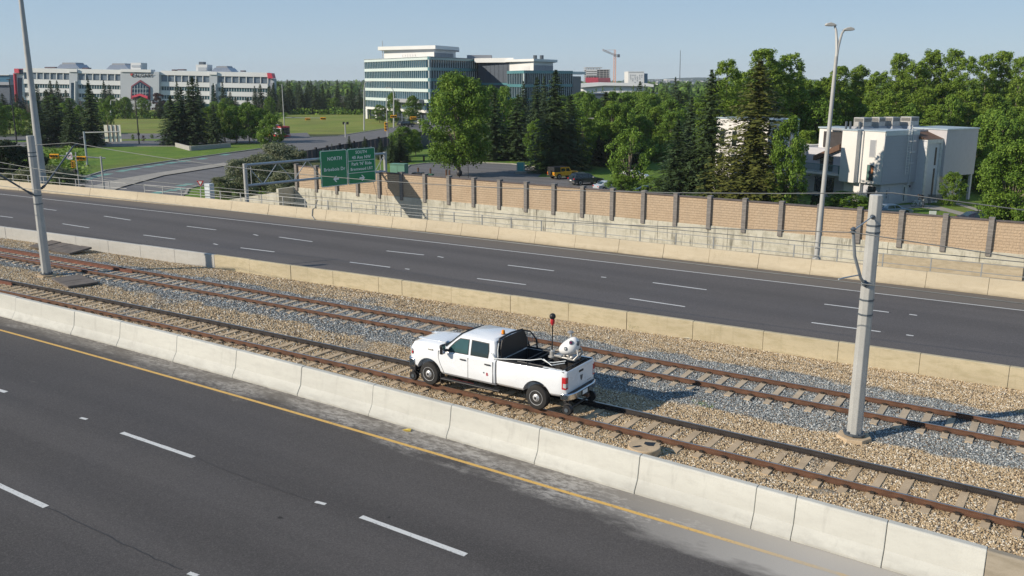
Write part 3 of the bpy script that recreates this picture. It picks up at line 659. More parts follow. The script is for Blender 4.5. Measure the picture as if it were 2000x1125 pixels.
# ---------------------------------------------------------------- signals and small signs
MT['amber_box'] = plain('yellow_signal_housing', (.78, .40, .02), .5, 0, .06); MT['black'] = plain('matt_black', (.012, .012, .013), .5, 0, .1); MT['lens_red'] = plain('dull_red_lens', (.25, .02, .015), .25); MT['lens_green'] = plain('dull_green_lens', (.02, .12, .07), .25); MT['lens_amber'] = plain('dull_amber_lens', (.35, .14, .01), .25)
MT['red'] = plain('sign_red', (.48, .02, .03), .5, 0, .05)
def signal_head(C_, u, nrm, vert, label, sc=1.0, group=None):
    root = empty('traffic_signal', C_, label=label, cat='traffic signal', group=group); L, Wd = 1.05*sc, .40*sc; up = Vector((0,0,1))
    a, b = (up, u) if vert else (u, up)
    f = lambda p, q, t: a*p + b*q + nrm*t
    MB().prism(rrect(-L/2, L/2, -Wd/2, Wd/2, .05), -.12, .12, f).build('signal_housing', MT['amber_box'], root)
    MB().prism(rrect(-L/2-.06, L/2+.06, -Wd/2-.08, Wd/2+.08, .06), -.02, .0, f).build('backplate', MT['amber_box'], root)
    for k, m in ((-1, 'lens_red'), (0, 'lens_amber'), (1, 'lens_green')):
        mb = MB(); c = a*(k*L/3.1); mb.lathe([(.13*sc,.10),(.13*sc,.135)], c, nrm, 12); ln = mb.build('signal_lens', MT[m], root)
        mb = MB(); n = 8
        pts = [c + nrm*(.12) + (b*math.cos(t)+a*math.sin(t))*.16*sc if vert else c + nrm*.12 + (u*math.cos(t)+up*math.sin(t))*.16*sc for t in [math.pi*i/n for i in range(n+1)]]
        if vert: pts = [c + nrm*.12 + (u*math.cos(t)+up*math.sin(t))*.16*sc for t in [math.pi*i/n for i in range(n+1)]]
        mb.add(pts + [p + nrm*.24*sc for p in pts], [(i, i+1, n+2+i, n+1+i) for i in range(n)]); mb.build('visor', MT['black'], ln, fix=False)
    return root
back = -FH
S0 = Vector((-96.4, 63.3, -4.4)); hp = hgt(S0, 305)
sp = empty('signal_mast', S0, label='grey signal mast with a long arm at the foot of the exit ramp, left', cat='signal mast')
MB().tube([(0,0,0),(0,0,hp)], [.13,.10], 10).build('mast_post', MT['pole'], sp, smooth=True)
At = atd(108, 303.5, depth(S0)-2) - S0; Ar = atd(206, 309, depth(S0)-.3) - S0
MB().tube([Ar, At], [.085,.055], 8).build('mast_arm', MT['pole'], sp, smooth=True)
signal_head(atd(106, 305, depth(S0)-2.2), Rt, back, False, 'yellow horizontal traffic signal at the outer end of the left mast arm', .95)
signal_head(atd(159, 309.5, depth(S0)-1.4), Rt, back, False, 'yellow horizontal traffic signal nearer the post of the left mast arm', .95)
Q = atd(135.5, 304.5, depth(S0)-1.9); r_ = empty('road_sign', Q, label='white turn-restriction sign hanging on the left signal arm', cat='road sign')
MB().prism(rrect(-.33, .33, -.40, .40, .06), -.02, .02, lambda a, b, t: Rt*a + Vector((0,0,b)) + back*t).build('sign_panel', MT['sign_white'], r_)
mb = MB(); n = 20; mb.add([Rt*(r*math.cos(t)) + Vector((0,0,r*math.sin(t))) + back*.03 for t in [2*math.pi*i/n for i in range(n)] for r in (.24,.29)], [(2*i, 2*i+1, (2*i+3)%(2*n), (2*i+2)%(2*n)) for i in range(n)]); mb.build('red_ring', MT['red'], r_, fix=False)
mb = MB(); mb.prism([(-.15,-.15),(-.06,-.15),(-.06,.0),(.04,.0),(.04,-.08),(.18,.05),(.04,.18),(.04,.09),(-.15,.09)], .022, .032, lambda a, b, t: Rt*a + Vector((0,0,b)) + back*t); mb.build('turn_arrow', MT['black'], r_)
S1 = G(158, 392); sp2 = empty('signal_post', S1, label='slim grey post carrying one short signal, left of the signal mast', cat='signal post')
h2 = hgt(S1, 297); MB().tube([(0,0,0),(0,0,h2)], .075, 8).build('post_shaft', MT['pole'], sp2, smooth=True)
Q = S1 + Vector((0,0,hgt(S1, 321))) - Rt*.45; signal_head(Q, Rt, (back - Rt).normalized(), True, 'yellow upright traffic signal on the slim post at far left', .75)
Q = S1 + Vector((0,0,hgt(S1, 334))) - Rt*.3; MB().box(-.2,.2,-.15,.15,-.2,.2).build('pedestrian_signal', MT['black'], label='small black pedestrian signal below the yellow one on the slim post', cat='pedestrian signal', bevel=.03).location = Q
# cantilever sign seen from behind
P0 = G(171, 325); cs = empty('cantilever_sign', P0, label='cantilever road sign seen from behind, its cream back ribbed, on the grass bank', cat='road sign')
h3 = hgt(P0, 257); D3 = depth(P0)
MB().tube([(0,0,0),(0,0,h3)], [.20,.17], 8).build('sign_post', MT['steel'], cs, smooth=True); MB().tube([(0,0,0),(0,0,.3)], .35, 8).build('post_foot', MT['concrete'], cs)
MB().tube([atd(166, 259, D3)-P0, atd(233, 257.5, D3)-P0], .11, 8).build('sign_arm', MT['pole'], cs, smooth=True)
q0, q1 = atd(202, 244, D3+.3)-P0, atd(235, 275, D3+.3)-P0; wd = (q1-q0).dot(Rt); ht = q0.z - q1.z + .2
for k in range(4):
    MB().prism([(wd*k/4+.03, -ht), (wd*(k+1)/4-.03, -ht), (wd*(k+1)/4-.03, 0), (wd*k/4+.03, 0)], 0, .04, lambda u, v, t: q0 + Rt*u + Vector((0,0,v)) + FH*t).build('sign_back_panel', MT['alu'], cs)
for k in range(1, 4): MB().prism([(wd*k/4-.05, -ht), (wd*k/4+.05, -ht), (wd*k/4+.05, 0), (wd*k/4-.05, 0)], -.12, -.01, lambda u, v, t: q0 + Rt*u + Vector((0,0,v)) + FH*t).build('sign_rib', MT['rust'], cs)
# yield sign
Y0 = G(393, 376); ys = empty('yield_sign', Y0, label='red and white triangular yield sign on the grass corner below the gantry', cat='road sign')
hy = hgt(Y0, 357); MB().beam((0,0,0), (0,0,hy), .07, .07).build('sign_post', MT['steel'], ys)
e1 = .48; tri = lambda s: [(-s, s*.58), (s, s*.58), (0, -s*1.15)]
MB().prism(tri(e1), -.03, 0, lambda a, b, t: Vector((0,0,hy)) + Rt*a + Vector((0,0,b)) - back*t*-1 + back*.06).build('sign_panel', MT['red'], ys)
MB().prism(tri(e1*.55), .0, .01, lambda a, b, t: Vector((0,0,hy+.03)) + Rt*a + Vector((0,0,b)) + back*(t+.065)).build('sign_centre', MT['sign_white'], ys)
# far crossing signals, posts and lamps
def far_post(px, yb, yt, r, label, cat='post', name='signal_mast'):
    b = G(px, yb); root = empty(name, b, label=label, cat=cat); h = hgt(b, yt)
    MB().tube([(0,0,0),(0,0,h)], [r, r*.7], 8).build('post_shaft', MT['pole'], root, smooth=True); return b, h, root
b, h, r_ = far_post(841, 266, 204, .14, 'grey signal mast with arm beside the big tree, at the far crossing'); D = depth(b)
MB().tube([atd(839, 234, D)-b, atd(764, 227, D-3)-b], [.10,.06], 8).build('mast_arm', MT['pole'], r_, smooth=True)
MB().prism([(-.9,-.2),(.9,-.2),(.9,.2),(-.9,.2)], -.02, .02, lambda a, c, t: (atd(838, 235, D)-b) + Rt*a + Vector((0,0,c)) + back*(.2+t)).build('street_name_plate', plain('teal_plate', (.03,.22,.22), .5), r_)
signal_head(atd(769, 227.5, D-3.2), Rt, back, False, 'orange horizontal signal at the tip of the far right mast arm', 1.5)
signal_head(atd(807, 230.5, D-1.8), Rt, back, False, 'orange horizontal signal halfway along the far right mast arm', 1.5)
b, h, r_ = far_post(556, 258, 164, .15, 'lamp and signal mast beside the red and white bus', 'signal mast'); D = depth(b)
MB().tube([atd(558, 230, D)-b, atd(632, 230.5, D)-b], [.10,.06], 8).build('mast_arm', MT['pole'], r_, smooth=True)
MB().tube([atd(556, 165, D)-b, atd(558, 160, D)-b, atd(564, 157, D)-b, atd(573, 156.5, D)-b], .06, 6).build('lamp_arm', MT['pole'], r_, smooth=True)
signal_head(atd(601, 232.5, D-.3), Rt, back, False, 'orange horizontal signal on the arm over the meadow, left one of the pair', 1.3)
signal_head(atd(631, 231.5, D-.3), Rt, back, False, 'orange horizontal signal on the arm over the meadow, right one of the pair', 1.4)
b, h, r_ = far_post(757, 273, 190, .13, 'grey post with an upright signal at the right side of the far crossing', 'signal post'); D = depth(b)
signal_head(atd(754.5, 247.5, D-.4), Rt, back, True, 'orange upright signal on the post right of the meadow', 2.0)
b, h, r_ = far_post(675, 268, 240, .20, 'short grey post with two black pedestrian signals at the meadow corner', 'signal post', 'signal_post'); D = depth(b)
for s in (-1, 1): MB().prism(rrect(-.28,.28,-.33,.33,.05), -.2, .2, lambda a, c, t: (atd(675+s*3.6, 240.5, D)-b) + Rt*a + Vector((0,0,c)) + back*t).build('pedestrian_signal', MT['black'], r_)
for px, yb, yt, dx, lab in ((769, 250, 172, -6, 'slender lamp post in front of the striped glass office'), (711, 255, 160, 5, 'slender lamp post left of the striped glass office'), (1139, 318, 232, 13, 'curved-arm street lamp among the trees behind the parked yellow car'),
                        (460, 205, 186, -4, 'short white street lamp among trees before the campus building'), (216, 240, 196, 1, 'thin lamp post in front of the white campus building'), (1126, 195, 180, 4, 'small street lamp beyond the tree belt near the dark building')):
    b = G(px, yb); root = empty('street_lamp', b, label=lab, cat='street lamp'); D = depth(b)
    P3 = [atd(px, yb, D)-b, atd(px, yt+ (yb-yt)*.18, D)-b, atd(px+dx*.25, yt+(yb-yt)*.04, D)-b, atd(px+dx*.7, yt, D)-b, atd(px+dx, yt-.5, D)-b]
    MB().tube(P3, [.12*D/150,.09*D/150,.07*D/150,.06*D/150,.06*D/150], 6).build('lamp_pole', MT['pole'], root, smooth=True)
    e = P3[-1]; sc = D/150; MB().prism([(-.1,0),(0,.12),(.8*sc,.12*sc),(.9*sc,0),(.7*sc,-.1*sc)], -.2, .2, lambda a, c, t: e + Rt*a*(1 if dx > 0 else -1) + Vector((0,0,c)) + FH*t).build('lamp_head', MT['barrier_pale'], root)
for px, yb, px2, yt, lab in ((272, 281, 266, 190, 'dark wooden light pole standing in front of the campus lawn'), (33, 280, 18, 155, 'dark pole with a crossbar at the far left edge')):
    b = G(px, yb); D = depth(b); root = empty('dark_pole', b, label=lab, cat='pole'); t_ = atd(px2, yt, D) - b; t_.x *= .3; t_.y *= .3
    MB().tube([(0,0,0), t_], [.16, .10], 8).build('pole_shaft', MT['black'], root, smooth=True)
    MB().tube([t_ - Rt*.6, t_ + Rt*.6], .08, 6).build('crossbar', MT['black'], root)
    MB().box(-.22, .22, -.22, .22, 2.0, 2.6).build('pole_box', MT['black'], root)

# ---------------------------------------------------------------- things lying in the ballast
def manhole(px, py, r, h, label, broken):
    b = G(px, py, -.12); b.z = bedz(b.x, b.y) - .05; root = empty('manhole', b, label=label, cat='manhole')
    MB().lathe([(r*1.02,0),(r,h),(r*.96,h+.02)], (0,0,0), n=28).build('manhole_ring', MT['tie'], root, smooth=True, bevel=.01)
    mb = MB()
    if broken:
        for (a0, a1, s) in ((10, 110, .55), (215, 245, .6)):
            P = [(r*k*math.cos(math.radians(a)), r*k*math.sin(math.radians(a))) for k, a in ((.25, a0), (s, a0+8), (.86, (a0+a1)/2), (s, a1), (.2, a1+10))]
            mb.prism(P, h+.021, h+.026, lambda u, v, t: Vector((u, v, t)))
    else: mb.prism([(-.12,-.03),(.1,-.05),(.13,.03),(-.08,.05)], h+.021, h+.026, lambda u, v, t: Vector((u, v, t)))
    mb.build('lid_opening', MT['black'], root)
manhole(1258, 884, .47, .24, 'raised round concrete manhole with a broken lid between the white barrier and the near track', True)
manhole(1352, 790, .44, .04, 'flat round concrete manhole cover in the tan gravel beside the truck shadow', False)
wood = plain('weathered_dark_planks', (.135, .115, .10), .9, 0, .3, 2, .3, 12)
def pads(P, label, n, w, l, tilt, yaw, z):
    root = empty('track_pad', (P.x, P.y, z), yaw, label=label, cat='access cover')
    for k in range(n): 
        MB().box(-n*w/2+k*w+.02, -n*w/2+(k+1)*w-.02, -l/2, l/2, -.06, .05).build('cover_panel', wood, root, bevel=.01).rotation_euler = (tilt, random.Random(k).uniform(-.02,.02), 0)
    return root
P = G(118, 484, -.1); pads(P, 'raised dark access cover against the white median barrier behind the left pole', 4, 1.15, 1.5, .10, -.03, -.08)
P = G(146, 550, -.15); pads(P, 'flat dark access cover in the gravel between the tracks beside the left pole', 2, 1.35, 1.5, 0, -.25, -.13)
for px, py, z, lab, c in ((1342, 660, -.3, 'white scrap of paper at the foot of the yellowed median barrier', 'litter'), (795, 841, ZR, 'yellow scrap of plastic at the foot of the near barrier left', 'litter')):
    b = G(px, py, z); b.z = (bedz(b.x, b.y)+.03) if z > ZR else ZR; mb = MB(); mb.add([(-.15,-.06,.02),(.03,-.09,.05),(.16,-.03,.02),(.12,.07,.07),(-.05,.08,.03)], [(0,1,2,3,4)]); mb.add([(-.15,-.06,.01),(.03,-.09,.01),(.16,-.03,.01),(.12,.07,.01),(-.05,.08,.01)], [(4,3,2,1,0)])
    o = mb.build('litter_scrap', plain('scrap', (.7,.68,.6) if z > ZR else (.6,.45,.08), .7), label=lab, cat=c, fix=False); o.location = b
# ---------------------------------------------------------------- the white pickup on rail wheels
def carpaint(name, col, rough=.22, coat=.6):
    q = NT(name); n = q.noise(1.3, detail=4); z = q.n('ShaderNodeTexCoord').outputs['Object']
    zz = q.n('ShaderNodeSeparateXYZ', {0: z}).outputs[2]
    d = q.math('MULTIPLY', q.ramp(zz, .85, .45, 0, .35), q.ramp(n, .4, .6, .4, 1))
    c = q.mix(d, col, (.38, .34, .28)); q.b.inputs['Coat Weight'].default_value = coat; q.b.inputs['Coat Roughness'].default_value = .08
    return q.fin(c, q.ramp(n, .3, .7, rough, rough+.12))
MT['white_paint'] = carpaint('white_truck_paint', (.78, .80, .82)); MT['glass'] = plain('tinted_window_glass', (.015, .03, .033), .06, 0, .1, spec=.9)
MT['glass_teal'] = plain('front_window_glass', (.03, .085, .085), .05, 0, .1, spec=1.0)
MT['chrome'] = plain('chrome', (.62, .63, .65), .18, 1.0, .05); MT['rubber'] = plain('tyre_rubber', (.022, .021, .02), .85, 0, .25, 6)
MT['plastic'] = plain('black_plastic', (.018, .018, .02), .55, 0, .15, 6); MT['liner'] = plain('bed_liner', (.022, .022, .024), .8, 0, .25, 8, .2, 40)
MT['tail_red'] = plain('tail_lamp_red', (.45, .015, .02), .15, 0, .05, spec=.8); MT['lamp_clear'] = plain('lamp_clear', (.55, .56, .56), .12, .3)
MT['amber'] = plain('amber_beacon', (.80, .25, .01), .3, 0, .05); MT['rim'] = plain('polished_rim', (.62, .62, .62), .38, .35, .1)
MT['scuffed'] = plain('scuffed_silver_metal', (.45, .44, .42), .5, .5, .2, 5)
def smooth_obj(o, ang=35):
    o.data.polygons.foreach_set('use_smooth', [True]*len(o.data.polygons))
    try: o.data.set_sharp_from_angle(angle=math.radians(ang))
    except Exception: pass
def bake(o, cutters=()):
    for c in cutters:
        m = o.modifiers.new('cut', 'BOOLEAN'); m.operation = 'DIFFERENCE'; m.object = c; m.solver = 'EXACT'
    bpy.context.view_layer.update(); dg = bpy.context.evaluated_depsgraph_get()
    me = bpy.data.meshes.new_from_object(o.evaluated_get(dg)); me.name = o.name; o.modifiers.clear(); o.data = me
    me.update(); smooth_obj(o, 32); return o
def loft(mb, secs):
    n = len(secs[0]); base = [p for s in secs for p in s]
    return mb.add(base, [(i*n+k, i*n+(k+1)%n, (i+1)*n+(k+1)%n, (i+1)*n+k) for i in range(len(secs)-1) for k in range(n)] + [tuple(range(n-1,-1,-1)), tuple((len(secs)-1)*n+k for k in range(n))])
hd = math.atan(-.018)
TX, TY = -17.99, Yt1(-17.99) + .02
tr = empty('pickup_truck', (TX, TY, .0), hd, label='white crew-cab pickup truck driving on the near rails with small steel guide wheels', cat='truck')
WB, TR = 4.35, .405
def ring(x, w, zb, zs, zt, wt=None, cr=.03):
    wt = wt if wt is not None else w*.78
    h = [(w*.90, zb), (w*.985, zb+.10), (w, (zb+zs)/2+.02), (w*.985, zs-.08), (w*.945, zs), (wt, zt), (wt*.45, zt+cr)]
    return [(x, y, z) for y, z in h] + [(x, -y, z) for y, z in reversed(h)]
secs = [ring(-.93,.70,.66,1.14,1.22,cr=.0), ring(-.90,.82,.60,1.20,1.30), ring(-.80,.91,.56,1.28,1.40), ring(-.60,.955,.54,1.33,1.45), ring(-.2,.972,.52,1.37,1.48), ring(.20,.975,.50,1.39,1.50), ring(.44,.975,.50,1.39,1.49), ring(.66,.97,.48,1.35,1.42,.88,.0), ring(.90,.97,.48,1.30,1.35,.88,.0), ring(1.7,.97,.48,1.32,1.35,.89,.0), ring(2.72,.97,.48,1.34,1.36,.89,0), ring(2.76,.95,.50,1.33,1.35,.87,0)]
body = loft(MB(), secs).build('body', MT['white_paint'], tr, bevel=.015, seg=2)
cuts = []
for x in (0, WB):
    c = MB().tube([(x,-1.3,TR+.03),(x,-.66,TR+.03)], .54, 28).build('cutter', MT['plastic']); cuts.append(c)
    c = MB().tube([(x,.66,TR+.03),(x,1.3,TR+.03)], .54, 28).build('cutter', MT['plastic']); cuts.append(c)
for c in cuts: c.location = (TX, TY, 0); c.rotation_euler[2] = hd
bake(body, cuts[:2])
# cargo bed
def bring(x, w, zb, zt): 
    h = [(w*.90, zb), (w*.985, zb+.09), (w, (zb+zt)/2), (w*.985, zt-.07), (w*.955, zt)]
    return [(x, y, z) for y, z in h] + [(x, -y, z) for y, z in reversed(h)]
bedo = loft(MB(), [bring(2.81,.965,.52,1.37), bring(3.6,.975,.52,1.385), bring(4.4,.978,.54,1.415), bring(5.15,.968,.58,1.43), bring(5.34,.945,.60,1.435), bring(5.42,.90,.62,1.435)]).build('cargo_bed', MT['white_paint'], tr, bevel=.012)
c = MB().box(2.88, 5.33, -.83, .83, .86, 1.7).build('cutter', MT['liner']); c.location = (TX, TY, 0); c.rotation_euler[2] = hd; cuts.append(c)
bake(bedo, [cuts[2], cuts[3], c])
for c in cuts: bpy.data.objects.remove(c)
MB().box(2.89, 5.31, -.82, .82, .862, .885).build('bed_floor', MT['liner'], tr)
mb = MB()
for s in (-1, 1): mb.box(2.9, 5.31, s*.823-.006, s*.823+.006, .88, 1.36); mb.box(3.95, 4.85, min(s*.60,s*.815), max(s*.60,s*.815), .88, 1.06); mb.box(2.83, 5.34, s*.872-.05, s*.872+.045, 1.38, 1.422)
mb.box(2.885, 2.9, -.82, .82, .88, 1.36); mb.box(5.315, 5.33, -.82, .82, .88, 1.36); mb.box(5.325, 5.41, -.84, .84, 1.408, 1.435)
for k in range(9): mb.box(2.85, 5.30, -.76+k*.19-.03, -.76+k*.19+.03, .885, .90)
mb.build('bed_liner', MT['liner'], tr, bevel=.006, seg=1)
tg = MB().box(5.405, 5.435, -.80, .80, .66, 1.42).build('tailgate', MT['white_paint'], tr, bevel=.02)
MB().box(5.434, 5.445, -.14, .14, 1.22, 1.29).build('tailgate_handle', MT['plastic'], tg, bevel=.01)
MB().prism([(-.075,.07),(-.04,.09),(0,.06),(.04,.09),(.075,.07),(.06,-.02),(.03,-.08),(0,-.10),(-.03,-.08),(-.06,-.02)], 5.434, 5.446, lambda u, v, t: Vector((t, u+.02, v+1.03))).build('tailgate_emblem', MT['steel_dark'], tg)
MB().box(5.436, 5.44, .42, .70, .80, .83).build('badge', MT['scuffed'], tg)
for s in (-1, 1):
    tl = MB().box(5.27, 5.425, min(s*.80,s*.965), max(s*.80,s*.965), .86, 1.26).build('tail_lamp', MT['tail_red'], tr, bevel=.02)
    MB().box(5.32, 5.43, min(s*.83,s*.969), max(s*.83,s*.969), .92, 1.06).build('reversing_lamp', MT['lamp_clear'], tl, bevel=.008)
# bumpers
rb = MB(); P = [(5.40,-.95),(5.50,-.90),(5.58,-.70),(5.60,-.5),(5.60,.5),(5.58,.70),(5.50,.88),(5.40,.92)]
rb.prism([(5.22,-.965)]+P+[(5.22,.95)], .50, .72, lambda u, v, t: Vector((u, v, t))).build('rear_bumper', MT['chrome'], tr, bevel=.03, smooth=True)
MB().prism([(5.44,-.84),(5.49,-.82),(5.56,-.5),(5.56,.5),(5.49,.82),(5.44,.84)], .70, .735, lambda u, v, t: Vector((u, v, t))).build('bumper_step_pad', MT['plastic'], tr)
MB().box(5.595, 5.612, -.24, .24, .51, .68).build('plate_recess', MT['plastic'], tr); pl = MB().box(5.61, 5.62, -.20, .12, .535, .665).build('licence_plate', MT['sign_white'], tr)
MB().box(5.45, 5.72, -.06, .06, .42, .52).build('tow_hitch', MT['rust'], tr)
fb = MB().prism([(-.62,-.98),(-.90,-.93),(-1.04,-.70),(-1.08,-.3),(-1.08,.3),(-1.04,.70),(-.90,.93),(-.62,.98)], .54, .86, lambda u, v, t: Vector((u, v, t))).build('front_bumper', MT['chrome'], tr, bevel=.04, smooth=True)
MB().prism([(-.60,-.96),(-.88,-.91),(-1.02,-.68),(-1.02,.68),(-.88,.91),(-.60,.96)], .40, .56, lambda u, v, t: Vector((u, v, t))).build('bumper_valance', MT['plastic'], tr, bevel=.02)
MB().prism([(-.86,-.82),(-.98,-.68),(-1.0,.68),(-.86,.82)], .86, .89, lambda u, v, t: Vector((u, v, t))).build('bumper_top_pad', MT['plastic'], tr)
gr_ = MB().box(-.97, -.90, -.55, .55, .88, 1.24).build('grille', MT['chrome'], tr, bevel=.04)
mb = MB(); 
for k in range(5): mb.box(-.982, -.97, -.48, .48, .92+k*.058, .955+k*.058)
mb.build('grille_mesh', MT['black'], gr_)
for s in (-1, 1):
    hl = MB().prism([(-.945,s*.57),(-.915,s*.78),(-.81,s*.91),(-.70,s*.945),(-.78,s*.78),(-.87,s*.57)], 1.00, 1.20, lambda u, v, t: Vector((u-.012, v*1.012, t))).build('headlight', MT['lamp_clear'], tr, bevel=.015)
    MB().box(-.74, -.69, min(s*.93,s*.965), max(s*.93,s*.965), 1.04, 1.12).build('side_marker', MT['tail_red'], hl)
# greenhouse
def gring(z, x0, x1, w): 
    return [(x0+.10, -w, z), (x1-.06, -w, z), (x1, -w+.07, z), (x1, w-.07, z), (x1-.06, w, z), (x0+.10, w, z), (x0, w-.16, z), (x0-.03, 0, z), (x0, -w+.16, z)]
gh = MB(); gs = [gring(1.31,.50,2.74,.915), gring(1.50,.68,2.735,.88), gring(1.80,1.02,2.70,.81), gring(1.94,1.20,2.65,.765), gring(2.0,1.36,2.56,.66)]
loft(gh, [list(r) for r in gs]); roof = gh.build('cab', MT['white_paint'], tr, bevel=.02, smooth=True)
mb = MB()
for k in range(-2, 3): mb.prism([(1.62,1.985),(1.70,1.998),(2.36,1.998),(2.44,1.985)], k*.25-.05, k*.25+.05, lambda u, v, t: Vector((u, t, v)))
mb.build('roof_rib', MT['white_paint'], tr, bevel=.006)
def side_y(z): 
    T = [(1.31,.915),(1.50,.88),(1.80,.81),(1.94,.765)]
    for (z0,w0),(z1,w1) in zip(T, T[1:]):
        if z <= z1: return w0+(w1-w0)*(z-z0)/(z1-z0)
    return .77
def side_panel(name, poly, m, s, off, parent=tr, thick=.004):
    n = len(poly); mb = MB(); vs = []
    zs = sorted(set([p[1] for p in poly]))
    # split at the bends of the cab side
    bm = bmesh.new(); vv = [bm.verts.new((x, 0, z)) for x, z in poly]; bm.faces.new(vv)
    for zc in (1.50, 1.80): bmesh.ops.bisect_plane(bm, geom=bm.verts[:]+bm.edges[:]+bm.faces[:], plane_co=(0,0,zc), plane_no=(0,0,1))
    for v in bm.verts: v.co.y = s*(side_y(v.co.z)+off)
    me = bpy.data.meshes.new(name); bm.to_mesh(me); bm.free(); me.materials.append(m); o = bpy.data.objects.new(name, me); COL.objects.link(o); o.parent = parent
    so = o.modifiers.new('s', 'SOLIDIFY'); so.thickness = .012; so.offset = 0; return o
for s in (-1, 1):
    side_panel('window', [(.84,1.365),(1.62,1.38),(1.615,1.84),(1.27,1.83),(1.08,1.68),(.86,1.46)], MT['glass_teal'], s, .004)
    side_panel('window', [(1.76,1.38),(2.42,1.395),(2.44,1.60),(2.40,1.83),(1.755,1.845)], MT['glass'], s, .004)
    side_panel('window_seal', [(.80,1.335),(1.65,1.35),(1.64,1.865),(1.25,1.855),(1.05,1.70),(.82,1.46)], MT['plastic'], s, -.001)
    side_panel('window_seal', [(1.73,1.355),(2.45,1.37),(2.47,1.60),(2.43,1.86),(1.725,1.87)], MT['plastic'], s, -.001)
    # doors: slightly proud skins with gaps between
    for x0, x1 in ((.44, 1.66), (1.68, 2.66)):
        mb = MB(); mb.prism([(x0+(.24 if x0 < 1 else 0),.58),(x0+(.08 if x0 < 1 else 0),.85),(x0,1.08),(x0,1.26),(x0+.05,1.29),(x1,1.31),(x1,.58)], .968, .979, lambda u, v, t: Vector((u, s*t*(1.0 if v < 1.2 else .985), v)))
        d_ = mb.build('door', MT['white_paint'], tr, bevel=.006)
        MB().box(x1-.30, x1-.08, min(s*.98,s*1.018), max(s*.98,s*1.018), 1.16, 1.205).build('door_handle', MT['plastic'], d_, bevel=.012)
    # door gap lines
    mb = MB()
    for x in (1.67, 2.67): mb.box(x-.006, x+.006, min(s*.96,s*.977), max(s*.96,s*.977), .56, 1.29)
    mb.prism([(.66,.57),(.50,.85),(.42,1.08),(.42,1.34),(.434,1.34),(.434,1.08),(.515,.85),(.675,.57)], .96, .977, lambda u, v, t: Vector((u, s*t, v)))
    mb.build('door_gap', MT['joint'], tr)
    MB().box(2.765, 2.805, min(s*.8,s*.94), max(s*.8,s*.94), .55, 1.33).build('cab_gap', MT['joint'], tr)
    # step board
    st = MB().box(.60, 3.0, min(s*.94,s*1.10), max(s*.94,s*1.10), .36, .41).build('step_board', MT['plastic'], tr, bevel=.02)
    MB().box(1.0, 1.9, min(s*.95,s*.975), max(s*.95,s*.975), .411, .414).build('red_tread_strip', plain('dull_red', (.16,.02,.025), .6) if 'dull_red' not in bpy.data.materials else bpy.data.materials['dull_red'], st)
    # mirror
    mi = MB(); mi.box(.74, .90, min(s*.92,s*1.12), max(s*.92,s*1.12), 1.38, 1.44); mo = mi.build('mirror', MT['plastic'], tr, bevel=.015)
    MB().box(.70, .83, min(s*1.06,s*1.28), max(s*1.06,s*1.28), 1.30, 1.64).build('mirror_housing', MT['plastic'], mo, bevel=.05, seg=3)
    MB().box(.828, .835, min(s*1.09,s*1.25), max(s*1.09,s*1.25), 1.34, 1.60).build('mirror_glass', MT['chrome'], mo)
    MB().box(-.02, .20, min(s*.955,s*.985), max(s*.955,s*.985), 1.28, 1.34).build('fender_badge', MT['scuffed'], tr, bevel=.01)
    MB().box(.50,.52,min(s*.74,s*.98),max(s*.74,s*.98),.16,.52).build('mud_flap', MT['plastic'], tr)
    for x in (0, WB):   # wheels
        w = MB(); y1, y0 = s*.985, s*.73
        w.lathe([(.24,0),(.33,.0),(.375,.012),(TR,.05),(TR,.20),(.375,.238),(.33,.25),(.24,.25)], (x, y0, TR), (0, s, 0), 36); w = w.build('wheel', MT['rubber'], tr, smooth=True)
        rm = MB().lathe([(.0,.15),(.243,.15),(.245,.262),(.235,.262),(.225,.235),(.20,.215),(.14,.235),(.10,.27),(.075,.285),(.07,.30),(.0,.30)], (x, y0, TR), (0, s, 0), 32).build('rim', MT['rim'], w, smooth=True)
        hb = MB()
        for k in range(8): a = 2*math.pi*k/8+.2; hb.lathe([(.044,.222),(.044,.236)], (x+.172*math.cos(a), y0, TR+.172*math.sin(a)), (0, s, 0), 10)
        hb.lathe([(.05,.298),(.045,.305)], (x, y0, TR), (0, s, 0), 10)
        hb.build('rim_hole', MT['black'], w)
        lg = MB()
        for k in range(8): a = 2*math.pi*k/8; lg.lathe([(.013,.25),(.013,.275)], (x+.098*math.cos(a), y0, TR+.098*math.sin(a)), (0, s, 0), 6)
        lg.build('wheel_nuts', MT['scuffed'], w)
    # guide wheels on the rails
    for x in (-.80, WB+1.05):
        g_ = MB().lathe([(.05,-.10),(.155,-.10),(.165,-.02),(.17,.0),(.185,.012),(.185,.03),(.05,.035)], (x, s*.76, .165), (0, -s, 0), 20).build('guide_wheel', MT['plastic'], tr, smooth=True)
        MB().lathe([(.07,.0),(.07,.02)], (x, s*.862, .165), (0, s, 0), 10).build('guide_wheel_hub', MT['steel_dark'], g_)
        mb = MB(); mb.beam((x, s*.66, .17), (x + (.30 if x < 0 else -.30), s*.62, .52), .07, .09); mb.beam((x, s*.66, .17), (x + (.05 if x < 0 else -.05), s*.62, .56), .06, .06); mb.build('guide_wheel_arm', MT['plastic'], tr)
for x in (-.80, WB+1.05):
    mb = MB(); mb.tube([(x,-.68,.17),(x,.68,.17)], .035, 8); mb.tube([(x+(.12 if x<0 else -.12),-.6,.42),(x+(.12 if x<0 else -.12),.6,.42)], .05, 8); mb.build('guide_axle', MT['plastic'], tr)
MB().tube([(x, 0, z) for x, z in ((-.9,.55),(0,.48),(2,.46),(WB,.48),(5.4,.55))], .18, 8).build('chassis', MT['plastic'], tr)
for x in (0, WB): MB().tube([(x,-.75,TR),(x,.75,TR)], .07, 8).build('axle', MT['plastic'], tr)
